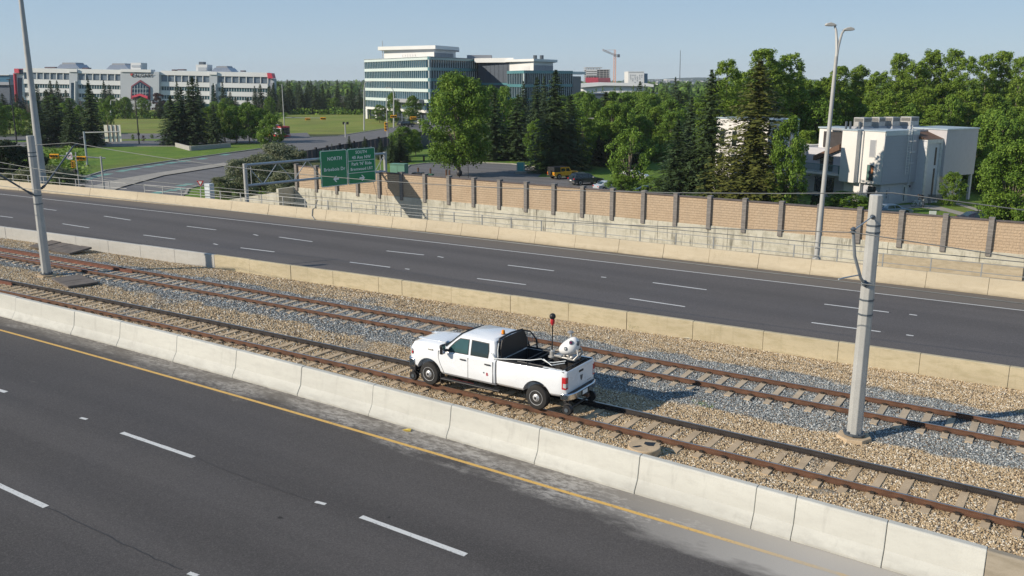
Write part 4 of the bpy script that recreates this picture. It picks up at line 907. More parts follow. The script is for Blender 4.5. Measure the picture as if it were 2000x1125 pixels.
# windscreen, rear window
q0 = [(.62,-.74,1.44),(.59,0,1.44),(.62,.74,1.44),(1.17,.60,1.925),(1.145,0,1.935),(1.17,-.60,1.925)]
mb = MB(); ofs = Vector((-.035, 0, .03)); mb.add([Vector(p)+ofs for p in q0], [(0,1,4,5),(1,2,3,4)]); ws = mb.build('windscreen', MT['glass'], tr); so = ws.modifiers.new('s','SOLIDIFY'); so.thickness = .02
MB().box(.46, .62, -.78, .78, 1.46, 1.50).build('cowl', MT['plastic'], tr, bevel=.02)
MB().box(2.725, 2.755, -.66, .66, 1.45, 1.80).build('rear_window', MT['glass'], tr)
mb = MB()
for s in (-1, 1): mb.prism([(-.75,s*.32),(.55,s*.40),(.60,s*.62),(-.70,s*.48)], 0, .014, lambda u, v, t: Vector((u-.12, v, 1.447+(u+.75)*.06+t)))
mb.build('hood_bulge', MT['white_paint'], tr, bevel=.012, smooth=True)
# door number and red emblem, partly readable in the photograph
MB().box(2.30, 2.34, -.985, -.981, .86, .90).build('door_mark', MT['black'], tr)
letters('B', .15, (2.45, -.985, .84), (math.pi/2, 0, 0), MT['red'], tr, .002); 
# amber beacon
bk = MB().lathe([(.07,0),(.07,.02)], (2.48,-.05,2.0), n=14).build('beacon', MT['plastic'], tr); MB().lathe([(.06,.02),(.062,.06),(.055,.13),(.035,.15),(0,.155)], (2.48,-.05,2.0), n=14).build('beacon_lens', MT['amber'], bk, smooth=True)
# headache rack behind the cab
hr = empty('headache_rack', (0,0,0)); hr.parent = tr
mb = MB(); mb.prism([(-.80,1.42),(-.80,1.72),(-.66,2.0),(-.5,2.05),(.55,2.05),(.70,2.0),(.82,1.72),(.82,1.42)], 2.80, 2.83, lambda u, v, t: Vector((t + .08 + (v-1.42)*-.10, u, v))); mb.build('rack_panel', MT['plastic'], hr)
mb = MB(); mb.tube([(2.82,-.84,1.40),(2.80,-.84,1.75),(2.76,-.68,2.04),(2.75,0,2.08),(2.76,.68,2.04),(2.80,.86,1.75),(2.95,.88,1.40)], .035, 8); mb.tube([(2.76,.60,2.05),(3.02,.80,1.98),(3.22,.88,1.70),(3.25,.88,1.40)], .03, 8); mb.build('rack_frame', MT['plastic'], hr, smooth=True)
mb = MB(); 
for k in range(5): mb.tube([(2.84+k*.07,.80,1.50+k*.02),(2.86+k*.06,.80,1.93-k*.02)], .012, 5)
mb.build('rack_lattice', MT['scuffed'], hr)
mb = MB()
for k in range(5): mb.box(2.795-k*.008, 2.845-k*.008, -.70, .70, 1.50+k*.10, 1.53+k*.10)
mb.build('rack_louvre', MT['liner'], hr)
# equipment frame in the bed
mb = MB(); L_ = lambda *p: mb.tube(list(p), .022, 6)
L_((3.5,-.75,1.42),(5.2,-.75,1.42)); L_((3.5,.75,1.42),(5.2,.75,1.42)); L_((3.5,-.80,.9),(4.3,.1,1.42)); L_((4.9,-.8,1.0),(5.25,-.1,1.42)); L_((3.6,.8,1.38),(3.6,-.8,1.38)); L_((5.2,-.8,1.42),(5.2,.8,1.42)); L_((3.9,-.8,1.42),(3.9,.8,1.42)); L_((4.4,-.7,.95),(4.4,-.7,1.42)); L_((4.4,.7,.95),(4.4,.7,1.42))
mb.build('equipment_frame', MT['plastic'], tr, smooth=True)
mb = MB(); mb.tube([(2.58,-.93,1.60),(2.72,-.92,1.42),(2.95,-.90,1.30+.14),(3.5,-.72,1.47),(3.9,-.66,1.50),(4.25,-.50,1.56),(4.42,-.45,1.47),(4.6,-.35,1.46),(4.95,-.15,1.52)], .016, 6); mb.tube([(2.85,-.88,1.95),(2.83,-.90,1.7),(2.85,-.92,1.48)], .016, 6); mb.tube([(4.3,-.45,1.55),(4.7,-.62,1.46),(5.0,-.3,1.50)], .014, 6)
mb.build('cable_conduit', MT['sign_white'], tr, smooth=True)
MB().box(4.35, 4.95, .52, .85, .9, 1.30).build('tool_box', MT['plastic'], tr, bevel=.03); MB().box(4.55, 5.05, -.70, -.35, .9, 1.22).build('tool_bag', MT['steel_dark'], tr, bevel=.06)
MB().box(4.5, 4.95, -.855, -.70, 1.40, 1.425).build('side_plate', MT['sign_white'], tr, bevel=.01); MB().box(4.98, 5.28, -.855, -.72, 1.40, 1.425).build('side_plate', MT['sign_white'], tr, bevel=.01)
# instruments standing on the frame
def wl(x, y, z=0): c, s_ = math.cos(hd), math.sin(hd); return Vector((TX + x*c - y*s_, TY + x*s_ + y*c, z))
am = empty('antenna_mast', wl(4.24, .20, 1.44), hd, label='thin black mast with a red collar and black ball standing in the truck bed', cat='antenna')
MB().lathe([(.13,0),(.13,.04),(.085,.05),(.085,.20),(.06,.21),(.03,.25)], (0,0,0), n=18).build('mast_base', MT['scuffed'], am, smooth=True)
MB().tube([(0,0,.2),(0,0,1.14)], .022, 8).build('mast_rod', MT['black'], am, smooth=True)
MB().lathe([(.03,1.08),(.05,1.12),(.075,1.17),(.07,1.27),(.045,1.29)], (0,0,0), n=16).build('red_collar', MT['red'], am, smooth=True)
bm_ = MB(); bm_.lathe([(.105*math.sin(math.pi*k/10), 1.38-.105*math.cos(math.pi*k/10)) for k in range(11)], (0,0,0), n=16); bm_.build('mast_ball', MT['black'], am, smooth=True)
si = empty('scanner_unit', wl(4.93, .24, 1.50), hd, label='bulbous white scanner unit with dark lenses mounted at the rear of the truck bed', cat='scanner')
mb = MB(); mb.tube([(-.62,-.05,-.01),(.15,-.05,-.01)], .035, 8); mb.tube([(-.62,.22,-.01),(.15,.22,-.01)], .035, 8); mb.box(-.66,-.36,-.10,.28,0,.05); mb.box(-.10,.22,-.14,.34,-.03,.05); mb.build('mount_rail', MT['scuffed'], si, bevel=.01)
bm = bmesh.new(); bmesh.ops.create_icosphere(bm, subdivisions=3, radius=1)
for v in bm.verts:
    p = v.co; z = p.z; w = .27 + .07*(-z); p.x *= .36 - .13*z; p.y *= .30 - .09*z; p.z *= .35; p.x += .16*z - .04
    v.co = p + Vector((0,0,.46))
me = bpy.data.meshes.new('scanner_housing'); bm.to_mesh(me); bm.free(); me.materials.append(plain('white_housing', (.72,.72,.71), .35, 0, .05)); o = linked(me, 'scanner_housing', si); smooth_obj(o, 80)
def disc(c, n, r, m, nm):
    n = Vector(n).normalized(); t = MB().lathe([(r,0),(r*.95,.03),(r*.5,.035),(0,.036)], c, n, 16).build(nm, m, si, smooth=True); return t
disc((.10,-.20,.64), (.25,-.9,.35), .085, MT['steel_dark'], 'lens_ring'); disc((.105,-.22,.65), (.25,-.9,.35), .045, plain('magenta_lens', (.12,.01,.05), .1), 'scanner_lens')
disc((-.06,-.285,.42), (-.1,-1,.1), .075, MT['steel_dark'], 'lens_ring'); disc((-.06,-.305,.42), (-.1,-1,.1), .035, MT['lamp_clear'], 'scanner_lens')
disc((.27,-.03,.60), (1,-.1,.2), .09, MT['steel_dark'], 'lens_ring')
mb = MB(); mb.tube([(-.06,.10,.70),(-.12,.14,.88)], .04, 8); mb.lathe([(.09,0),(.12,.02),(.12,.05),(.05,.09)], (-.12,.14,.87), n=16); mb.build('satellite_antenna', MT['scuffed'], si, smooth=True)
mb = MB(); mb.tube([(.30,-.10,.40),(.36,-.15,.2),(.20,-.20,.02)], .03, 6); mb.tube([(.26,.20,.40),(.34,.22,.2),(.18,.25,.02)], .03, 6); mb.lathe([(.06,-.04),(.09,0),(.06,.05)], (.10,-.12,.09), (0,0,1), 12); mb.tube([(-.2,.0,.16),(-.3,0,.02)], .04, 6); mb.build('scanner_bracket', MT['scuffed'], si, smooth=True)

si.scale = (.90, .90, .92)
# ---------------------------------------------------------------- streets, lawns and kerbs beyond the freeway (ground level -4.4)
def patch(name, pts, z, m, parent=None, kind='structure', zz=-4.4):
    P = [G(px, py, zz) for px, py in pts]; mb = MB(); mb.add([(p.x, p.y, z) for p in P], [tuple(range(len(P)))])
    o = mb.build(name, MT[m] if isinstance(m, str) else m, parent, kind=None if parent else kind, fix=False)
    if o.data.polygons[0].normal.z < 0: o.data.flip_normals()
    return o
def kerb(pts, parent, w=.35, h=.14, m='kerb', name='kerb'):
    P = [G(px, py) for px, py in pts]
    for a, b in zip(P, P[1:]):
        mb = MB(); d = (b-a).normalized() * (w*.25); mb.beam((a.x-d.x, a.y-d.y, -4.4+h/2-.03), (b.x+d.x, b.y+d.y, -4.4+h/2-.03), w, h+.06); mb.build(name, MT[m], parent)
patch('campus_lawn', [(-500,262),(-500,214),(0,212),(560,212),(700,214),(860,218),(1000,224),(1000,262)], -4.412, 'meadow')
street = patch('street', [(60,372),(150,352),(207,334),(350,313),(520,290),(560,276),(600,268),(660,266),(740,254),(845,237),(920,227),(930,239),(845,262),(760,282),(700,293),(620,303),(560,315),(500,330),(430,346),(362,380),(330,400),(60,400)], -4.40, 'asphalt_street')
patch('side_street', [(-300,272),(0,268),(250,262),(520,262),(600,259),(610,272),(560,278),(520,285),(380,286),(250,286),(100,286),(-300,292)], -4.404, 'asphalt_street')
patch('grass_strip', [(-300,276),(0,274),(250,271.5),(430,271),(430,274),(250,275),(0,278),(-300,281)], -4.395, 'lawn')
patch('verge', [(150,351),(207,333),(350,312),(520,289),(540,280),(430,280),(350,283),(250,287),(100,290),(-300,300),(-300,372),(60,371)], -4.392, 'lawn')
isl = patch('median_island', [(150,372),(240,350),(300,340),(437,319),(450,322),(434,326),(320,344),(240,366),(205,380)], -4.27, 'concrete')
patch('corner_grass', [(362,381),(368,369),(428,356),(470,352),(560,352),(560,395),(362,395)], -4.385, 'lawn')
kerb([(150,351),(207,333),(350,312),(520,289)], street); kerb([(362,381),(368,369),(428,356),(470,349)], street, m='concrete'); 
kerb([(600,268),(660,266),(740,253),(845,237)], street); kerb([(700,293),(760,282),(845,262),(900,250)], street, w=.8, m='concrete', name='pavement_edge')
kerb([(0,268),(250,262),(520,262)], street, w=.4); kerb([(100,286),(250,286),(380,286)], street, w=.5)
# green bicycle crossing blocks
for px, py in ((183,345),(172,349),(205,341),(240,333.5),(262,330),(290,325.5),(312,321.5),(335,318),(360,314.5),(395,310),(345,370),(362,361),(310,376),(440,302)):
    a = G(px, py); mb = MB(); d = (G(px+10, py-2.1)-a).normalized(); n_ = Vector((-d.y, d.x, 0))
    L, W = (1.5, .75); mb.add([a+d*L+n_*W+Vector((0,0,.006)), a-d*L+n_*W+Vector((0,0,.006)), a-d*L-n_*W+Vector((0,0,.006)), a+d*L-n_*W+Vector((0,0,.006))], [(0,1,2,3)])
    o = mb.build('bike_crossing_block', MT['green_paint'], street, fix=False)
    if o.data.polygons[0].normal.z < 0: o.data.flip_normals()
# concrete planter wall on the verge
pw = [(344,287),(372,294.5),(450,287.5)]; root = empty('planter_wall', label='low pale concrete planter wall on the grass verge before the small spruces', cat='wall')
Pw = [G(*p) for p in pw]
for a, b in zip(Pw, Pw[1:]): MB().beam((a.x, a.y, -3.95), (b.x, b.y, -3.95), .35, 1.0).build('wall_panel', MT['barrier_pale'], root, bevel=.02)
# park, cul-de-sac and car park behind the sound wall
park = patch('park_lawn', [(560,330),(700,318),(780,300),(900,280),(1100,285),(1400,300),(2200,330),(2300,470),(1000,420),(600,400)], -4.396, 'lawn')
cul = patch('cul_de_sac', [(790,390),(788,345),(792,330),(800,324),(830,320),(880,318),(940,318.5),(1000,321),(1045,327),(1062,337),(1050,346),(1075,346),(1120,345),(1165,358),(1235,370),(1300,395),(1300,420),(800,420)], -4.38, 'asphalt_street')
kerb([(786,350),(792,330),(800,323.5),(830,319.5),(880,317.5),(940,318),(1000,320.5),(1045,326.5)], cul, w=.30)
sidew = empty('footpath', kind='structure')
for pts in ([(1690,410),(1740,402),(1790,399),(1830,402),(1900,420),(1895,426),(1850,414),(1800,406),(1740,409),(1700,418)], [(1855,396),(1900,410),(1925,418),(1930,414),(1880,399),(1860,393)], [(1900,426),(1925,414),(1985,392),(2000,395),(1940,424),(1925,430)]):
    patch('path_slab', pts, -4.375, 'concrete', sidew)
# wooden bollards round the turning circle
bw = plain('dark_timber', (.10, .055, .035), .9)
for k, (px, py, lab) in enumerate(((782.5,316,'leftmost, by the fallen rail'), (796,315,'second from the left'), (828,315,'just left of the tree'), (925,317,'right of the big tree'))):
    b = G(px, py); MB().beam(b, b+Vector((0,0,1.05)), .26, .26).build('timber_bollard', bw, label='short dark timber bollard beyond the turning circle, ' + lab, cat='bollard', group='timber bollards round the turning circle', bevel=.03)
a, b = G(783,315.6,-4.0), G(794,316,-4.25); MB().beam(a, b, .14, .2).build('fallen_rail', bw, label='dark timber rail fallen between the two left bollards', cat='timber rail')
for k, (px, yb, yt, lab) in enumerate(((817,334,327.5,'post behind the dark bin lid'), (841,337,329,'post holding the leaning rail'), (872,341,331,'dark post left of the big tree trunk'), (878,341,332,'grey post nearest the big tree trunk'))):
    b = G(px, yb+14); h = hgt(b, yt); MB().beam(b, b+Vector((0,0,h)), .2, .2).build('timber_post', bw, label='weathered timber ' + lab, cat='post', group='timber posts behind the sound wall')
a, b = G(842,348,-2.6), G(862,352,-3.2); MB().beam(a, b, .12, .16).build('leaning_rail', bw, label='thin timber rail leaning from a post left of the big tree', cat='timber rail')
b = G(914.5, 348); MB().tube([b, b+Vector((0,0,hgt(b,320)))], .045, 6).build('thin_pole', MT['black'], label='thin black pole on the tarmac right of the big tree', cat='pole')
b = G(897.5, 352); h = hgt(b, 338); o = MB().lathe([(.0,-.45),(.3,-.42),(.42,-.15),(.42,.2),(.30,.40),(0,.46)], b+Vector((0,0,h)), n=14).build('round_lamp', MT['black'], label='round black lamp globe at the foot of the big tree', cat='lamp', smooth=True); MB().tube([b, b+Vector((0,0,h-.3))], .06, 6).build('lamp_stem', MT['black'], o)
# green utility cabinet, bins and a small blue sign
b = G(780.5, 362); h = hgt(b, 320.5)
uc = empty('utility_cabinet', b, math.radians(12), label='large pale green utility cabinet behind the wall right of the gantry', cat='utility cabinet')
gm = plain('pale_green_paint', (.13, .27, .20), .5, 0, .12, .8); MB().box(-1.15, 1.15, -.6, .6, 0, h).build('cabinet_body', gm, uc, bevel=.03)
MB().box(-1.2, 1.2, -.66, .66, h, h+.08).build('cabinet_roof', gm, uc)
mb = MB(); mb.box(-.01, .01, -.612, -.60, .2, h-.1); mb.box(-1.1, 1.1, -.612, -.60, h-.16, h-.14); mb.box(.05, .25, -.63, -.60, h*.6, h*.66); mb.build('door_gap', MT['black'], uc)
b = G(818, 362); hb_ = hgt(b, 337)
bn = empty('waste_bin', b, math.radians(15), label='dark bin with a pale grey end, seen over the wall left of the big tree', cat='bin'); MB().box(-.9, .8, -.5, .5, 0, hb_-.2).build('bin_body', plain('bin_green', (.03,.12,.07), .5), bn, bevel=.05); MB().prism([(-.95,-.5),(.8,-.5),(.65,.0),(-.75,.05)], -.55, .55, lambda u, v, t: Vector((u, t, hb_+v*.4))).build('bin_lid', MT['black'], bn, bevel=.04)
bn = empty('waste_bin', G(838, 362), math.radians(15), label='green lidded bin just right of the dark bin behind the wall', cat='bin'); MB().box(-.6, .6, -.4, .4, 0, hb_-.35).build('bin_body', bpy.data.materials['bin_green'], bn, bevel=.04); MB().box(-.65, .65, -.45, .45, hb_-.35, hb_-.2).build('bin_lid', bpy.data.materials['bin_green'], bn, bevel=.03)
b = G(1017, 339); sg = empty('information_sign', b, label='small blue green information sign beside a round planter in the car park', cat='sign'); h = hgt(b, 317)
mb = MB(); mb.tube([Rt*-.5, Rt*-.5+Vector((0,0,h))], .06, 6); mb.tube([Rt*.5, Rt*.5+Vector((0,0,h))], .06, 6); mb.build('sign_posts', MT['steel'], sg)
MB().prism([(-.65,h-1.5),(.65,h-1.5),(.65,h),(-.65,h)], -.04, .04, lambda u, v, t: Rt*u+Vector((0,0,v))+back*t).build('sign_panel', plain('blue_green_panel', (.05,.28,.27), .5), sg); MB().lathe([(.9,0),(.95,.35),(.7,.4)], (0,0,0), n=14).build('planter', MT['concrete'], sg)
# dark board fence along the far street
fr = empty('board_fence', label='dark grey board fence with taller posts along the far street behind the green signs', cat='fence')
fm, fp = plain('grey_fence_boards', (.085,.075,.08), .9, 0, .25, 1.5), plain('fence_post_dark', (.035,.03,.032), .9)
FP = [G(px, py) for px, py in ((592,318),(618,313),(640,308.5),(664,303.5),(692,298),(716,293.5),(740,288.5),(764,284),(790,279.5),(815,275),(840,271))]
for k, (a, b) in enumerate(zip(FP, FP[1:])):
    MB().beam((a.x,a.y,-4.4), (a.x,a.y,-2.0), .35, .35).build('fence_post', fp, fr)
    n_ = 3
    for j in range(n_): p, q = a.lerp(b, j/n_+.012), a.lerp(b, (j+1)/n_-.012); MB().beam((p.x,p.y,-3.35), (q.x,q.y,-3.35), .12, 2.1).build('fence_board', fm, fr)
fr2 = empty('plank_fence', label='pale grey plank fence standing right of the street bushes, left of the big tree', cat='fence')
FP = [G(px, py) for px, py in ((790,293),(806,290),(822,287),(838,284),(850,282))]
for a, b in zip(FP, FP[1:]): p, q = a.lerp(b,.02), a.lerp(b,.98); MB().beam((p.x,p.y,-3.2), (q.x,q.y,-3.2), .12, 2.4).build('fence_panel', plain('grey_planks', (.14,.15,.15), .9, 0, .3, 2) if 'grey_planks' not in bpy.data.materials else bpy.data.materials['grey_planks'], fr2)
# for-sale style small white boards by the path, and house front signs
for px, py, lab in ((1821, 418, 'small white board on the grass behind the wall, left one'), (1931, 424, 'small white board on the grass behind the wall, right one')):
    b = G(px, py+6); h = hgt(b, py-6); o = MB().prism([(-.38,h-.55),(.38,h-.55),(.38,h),(-.38,h)], -.03, .03, lambda u, v, t: b+Rt*u+Vector((0,0,v))+back*t).build('white_board', MT['sign_white'], label=lab, cat='sign'); MB().beam(b, b+Vector((0,0,h-.5)), .08, .08).build('board_stake', MT['concrete'], o)
# ---------------------------------------------------------------- parked vehicles
def vehicle(name, P, ang, L, W, H, body_pts, cab_pts, col, label, cat, wr=.34, wx=None, glass='glass', windows=None, name_parts=None, roofm=None, cabw=.80, z=-4.38):
    root = empty(name, (P.x, P.y, z), ang, label=label, cat=cat)
    wx = wx or (L*.19, L*.79)
    def arcs(x0, x1, zb):
        pts = []
        for cx in (wx[0], wx[1]):
            for k in range(7): a = math.pi*(1-k/6); pts.append((cx + (wr+.07)*math.cos(a), max(zb, wr*.95 + (wr+.07)*math.sin(a))))
        return pts
    zb = body_pts[0]
    poly = [(0.02*L, zb)] + arcs(0, L, zb) + [(L*.985, zb)] + body_pts[1]
    if isinstance(col, tuple): m = carpaint(name + '_paint', col, .25, .6)
    else: m = col
    f = lambda u, v, t: Vector((u - L/2, t*(1 if v < .85*H else .9), v))
    MB().prism(poly, -W/2, W/2, f).build('body', m, root, bevel=.05, seg=2, smooth=True)
    n = len(cab_pts); zmin = min(p[1] for p in cab_pts); zmax = max(p[1] for p in cab_pts)
    def cf(u, v, t): k = (v-zmin)/(zmax-zmin); return Vector((u-L/2, t*(1-(1-cabw)*k), v))
    MB().prism(cab_pts, -W/2*.95, W/2*.95, cf).build('cabin', roofm or m, root, bevel=.05, smooth=True)
    for s in (-1, 1):
        for w in windows or []:
            mb = MB(); mb.prism(w, .955*W/2+.004, .955*W/2-.05, lambda u, v, t: cf(u, v, s*t)); mb.build('window', MT[glass], root)
        for cx in wx:
            w_ = MB().lathe([(wr*.6,0),(wr,.03),(wr,.21),(wr*.6,.23)], (cx-L/2, s*(W/2-.23), wr), (0,s,0), 20).build('wheel', MT['rubber'], root, smooth=True); MB().lathe([(wr*.62,.225),(wr*.55,.235),(wr*.2,.22),(.0,.24)], (cx-L/2, s*(W/2-.23), wr), (0,s,0), 14).build('rim', MT['rim'], w_, smooth=True)
    # front is at -x, back at +x
    ws = [p for p in cab_pts]
    return root, f, cf, m
def hang(px0, px1, z=-4.4):   # heading: local +x runs rearwards
    a, b = G(*px0, z), G(*px1, z); return math.atan2(b.y-a.y, b.x-a.x), (a+b)/2
YEL = (.72, .36, .012)
# yellow off-roader: rear at left in the picture
ang, P = hang((1122,347), (1076,350.5)); L = 4.6
root, f, cf, m = vehicle('off_roader', P, ang, L, 1.85, 1.86, (.50, [(L,.95),(L,1.12),(1.25,1.12),(1.15,1.17),(.3,1.12),(.05,1.05),(.0,.62)]), [(1.30,1.10),(1.62,1.72),(1.75,1.80),(4.5,1.80),(4.56,1.72),(4.58,1.10)], YEL, 'yellow four-door off-roader with a black hardtop and rear spare wheel, parked', 'car', wr=.42, wx=(.85, 3.65), windows=[[(1.55,1.17),(2.35,1.17),(2.35,1.62),(1.78,1.62)], [(2.50,1.17),(3.25,1.17),(3.25,1.62),(2.50,1.62)]], cabw=.90)
ht = MB(); ht.prism([(3.38,1.12),(3.38,1.83),(4.58,1.83),(4.64,1.12)], -.91, .91, lambda u, v, t: Vector((u-L/2, t*(1-.09*(v-1.1)/.7), v))); ht.prism([(1.75,1.80),(1.75,1.86),(4.58,1.86),(4.58,1.80)], -.82, .82, lambda u, v, t: Vector((u-L/2, t, v))); ht.build('hardtop', MT['black'], root, bevel=.03)
MB().lathe([(.2,0),(.40,.03),(.40,.22),(.2,.25)], (L/2+.02,0,1.0), (1,0,0), 18).build('spare_wheel', MT['rubber'], root, smooth=True)
for s in (-1, 1):
    MB().prism([(.35,.80),(.55,.98),(1.15,.98),(1.35,.78),(1.30,.72),(1.1,.90),(.6,.90),(.42,.76)], s*.88, s*1.0, lambda u, v, t: Vector((u-L/2, t, v+.03))).build('wheel_arch', MT['plastic'], root)
    MB().box(L/2-.02, L/2+.03, min(s*.72,s*.88), max(s*.72,s*.88), .78, .98).build('tail_lamp', MT['tail_red'], root); MB().lathe([(.11,0),(.1,.04)], (-L/2-.01, s*.62, .92), (-1,0,0), 12).build('headlight', MT['lamp_clear'], root)
MB().box(-L/2-.22, -L/2+.03, -.85, .85, .50, .66).build('front_bumper', MT['plastic'], root, bevel=.03); MB().box(L/2-.03, L/2+.16, -.85, .85, .48, .66).build('rear_bumper', MT['plastic'], root, bevel=.03)
MB().box(.05-.5, .12-.5, -.935, -.925, .70, .92).build('door_decal', MT['black'], root)
ang, P = hang((1170,359), (1118,362)); L = 5.0
root, f, cf, m = vehicle('dark_suv', P, ang, L, 1.95, 1.78, (.32, [(L,.62),(L-.02,.95),(L-.1,1.05),(1.5,1.04),(.9,.98),(.25,.86),(.03,.66)]), [(1.35,1.02),(2.1,1.55),(2.5,1.68),(3.9,1.70),(4.5,1.62),(4.88,1.05)], (.012,.022,.035), 'dark blue sport utility vehicle parked in front of the yellow off-roader', 'car', wr=.38, wx=(.95, 3.95), windows=[[(1.75,1.10),(2.55,1.10),(2.55,1.50),(2.20,1.50)], [(2.65,1.10),(3.45,1.10),(3.45,1.53),(2.65,1.52)], [(3.55,1.12),(4.30,1.20),(4.15,1.48),(3.55,1.52)]], cabw=.76)
for s in (-1, 1):
    MB().box(L/2-.25, L/2+.01, min(s*.70,s*.965), max(s*.70,s*.965), .86, 1.04).build('tail_lamp', MT['tail_red'], root, bevel=.03); MB().box(-L/2+.02, -L/2+.3, min(s*.6,s*.93), max(s*.6,s*.93), .68, .82).build('headlight', MT['lamp_clear'], root, bevel=.03); MB().box(-.75, -.55, min(s*.95,s*1.15), max(s*.95,s*1.15), 1.05, 1.2).build('mirror', MT['lamp_clear'], root, bevel=.03); MB().tube([(-.1,s*.66,1.70),(1.5,s*.66,1.71)], .02, 5).build('roof_rail', MT['chrome'], root)
MB().box(L/2-.02, L/2+.02, -.55, .55, 1.12, 1.45).build('rear_window', MT['glass'], root); MB().box(L/2-.01, L/2+.035, -.25, .25, .66, .78).build('licence_plate', MT['sign_white'], root)
def saloon(px0, px1, col, label, name='parked_car', z=-4.4, L=4.5):
    ang, P = hang(px0, px1); root, f, cf, m = vehicle(name, P, ang, L, 1.8, 1.45, (.28, [(L,.55),(L-.03,.88),(L-.7,.95),(1.3,.92),(.3,.80),(.02,.6)]), [(1.15,.90),(1.85,1.32),(2.2,1.40),(3.1,1.40),(3.5,1.33),(4.1,.92)], col, label, 'car', wr=.32, wx=(.85, 3.6), windows=[[(1.6,.96),(2.35,.96),(2.35,1.30),(1.95,1.27)], [(2.43,.96),(3.35,.98),(3.15,1.28),(2.43,1.30)]], cabw=.74)
    MB().prism([(3.52,1.28),(3.98,.98),(4.02,1.01),(3.56,1.32)], -.62, .62, lambda u, v, t: Vector((u-L/2, t, v))).build('rear_window', MT['glass'], root)
    for s in (-1, 1): MB().box(L/2-.12, L/2+.01, min(s*.55,s*.86), max(s*.55,s*.86), .66, .82).build('tail_lamp', MT['tail_red'], root); MB().box(-L/2, -L/2+.2, min(s*.5,s*.85), max(s*.5,s*.85), .55, .68).build('headlight', MT['lamp_clear'], root)
    return root
saloon((1212,372), (1172,374), (.42,.46,.50), 'silver car half hidden by the young tree, right of the dark SUV')
saloon((1300,384), (1240,385), (.02,.05,.10), 'dark blue car behind the young tree leaves, just over the wall')
saloon((1770,421), (1708,424), (.08,.14,.22), 'blue car roof showing over the wall at the foot of the white townhouse')
saloon((1945,440), (1885,440), (.02,.02,.03), 'black car roof just showing over the wall near the lawn paths')
saloon((1260,352), (1215,350), (.7,.7,.7), 'white car standing in shade behind the young tree by the townhouses')
saloon((445,216), (466,214.5), (.25,.30,.36), 'blue grey car on the campus road left of the meadow', L=4.5)
# pickup-like dark vehicle on the far street, bus, small far cars
ang, P = hang((810,247), (775,249)); root, f, cf, m = vehicle('dark_vehicle', P, ang, 6.4, 2.0, 2.0, (.5, [(6.4,.8),(6.4,1.15),(2.2,1.15),(.3,1.1),(0,.8)]), [(1.8,1.12),(2.3,1.85),(5.6,1.9),(6.2,1.15)], (.015,.018,.02), 'dark vehicle driving behind the orange signals at the far crossing', 'car', wr=.42, windows=[[(2.3,1.2),(3.6,1.2),(3.6,1.7),(2.5,1.7)], [(3.75,1.2),(5.3,1.2),(5.2,1.7),(3.75,1.7)]], cabw=.85)
ang, P = hang((583,272), (490,264)); L = 12.2
bus = empty('city_bus', (P.x, P.y, -4.4), ang, label='red, white and black city bus on the street behind the leafy trees', cat='bus')
MB().box(-L/2, L/2, -1.27, 1.27, .35, 3.0).build('bus_body', plain('bus_white', (.55,.55,.56), .35), bus, bevel=.12); MB().box(-L/2-.01, -L/2+3.2, -1.285, 1.285, 2.55, 3.03).build('red_roof_panel', MT['red'], bus, bevel=.1); MB().box(-L/2-.02, L/2+.01, -1.29, 1.29, .36, .85).build('red_skirt', MT['red'], bus)
MB().box(-L/2+3.2, L/2, -1.0, 1.0, 3.0, 3.25).build('roof_unit', plain('bus_purple_grey', (.22,.18,.27), .5), bus, bevel=.08)
for s in (-1, 1):
    for k in range(7): MB().box(-L/2+.5+k*1.62, -L/2+2.0+k*1.62, min(s*1.28,s*1.30), max(s*1.28,s*1.30), 1.35, 2.45).build('window', MT['glass'], bus)
    for x in (-L/2+2.6, L/2-3.3): MB().lathe([(.3,0),(.5,.02),(.5,.28),(.3,.3)], (x, s*1.02, .5), (0,s,0), 18).build('wheel', MT['rubber'], bus, smooth=True)
MB().box(-L/2-.03, -L/2, -1.15, 1.15, 1.0, 2.6).build('windscreen', MT['glass'], bus); 
for s in (-1, 1): MB().box(-L/2-.04, -L/2-.02, min(s*.8,s*1.1), max(s*.8,s*1.1), .6, .8).build('headlight', MT['lamp_clear'], bus)
rr = random.Random(4)
def tiny(px, py, col, lab, L=4.6, w=12, grp=None):
    a = G(px, py); an = math.atan2(Rt.y, Rt.x) + rr.uniform(-.2,.2); root = empty('parked_car', (a.x, a.y, -4.4), an, label=lab, cat='car', group=grp)
    MB().prism([(-L/2,.3),(L/2,.3),(L/2,.8),(L*.38,.95),(L*.2,1.45),(-L*.18,1.45),(-L*.3,.95),(-L/2,.85)], -.9, .9, lambda u, v, t: Vector((u, t, v))).build('body', carpaint('far_car_paint', col), root, bevel=.08); MB().prism([(L*.34,.97),(L*.18,1.38),(-L*.16,1.38),(-L*.26,.97)], -.91, .91, lambda u, v, t: Vector((u, t, v))).build('window', MT['glass'], root)
for px, c, w_ in ((590,(.2,.2,.24),'dark blue grey car, leftmost of the row parked beyond the meadow'), (603,(.6,.6,.6),'white car, second from the left in the row beyond the meadow'), (617,(.3,.3,.32),'dull grey car third from the left in the row beyond the meadow'), (640,(.7,.7,.7),'white car leftmost of the close trio parked beyond the meadow'), (652,(.65,.66,.66),'white car in the middle of the close trio beyond the meadow'), (664,(.7,.7,.7),'white car rightmost of the row parked beyond the meadow')): tiny(px, 215.5, c, w_, grp='cars parked beyond the meadow')
tiny(214, 222, (.6,.6,.6), 'small white car parked in front of the campus building'); tiny(7, 226, (.7,.7,.7), 'white car at the far left edge beneath the trees', L=5.5)
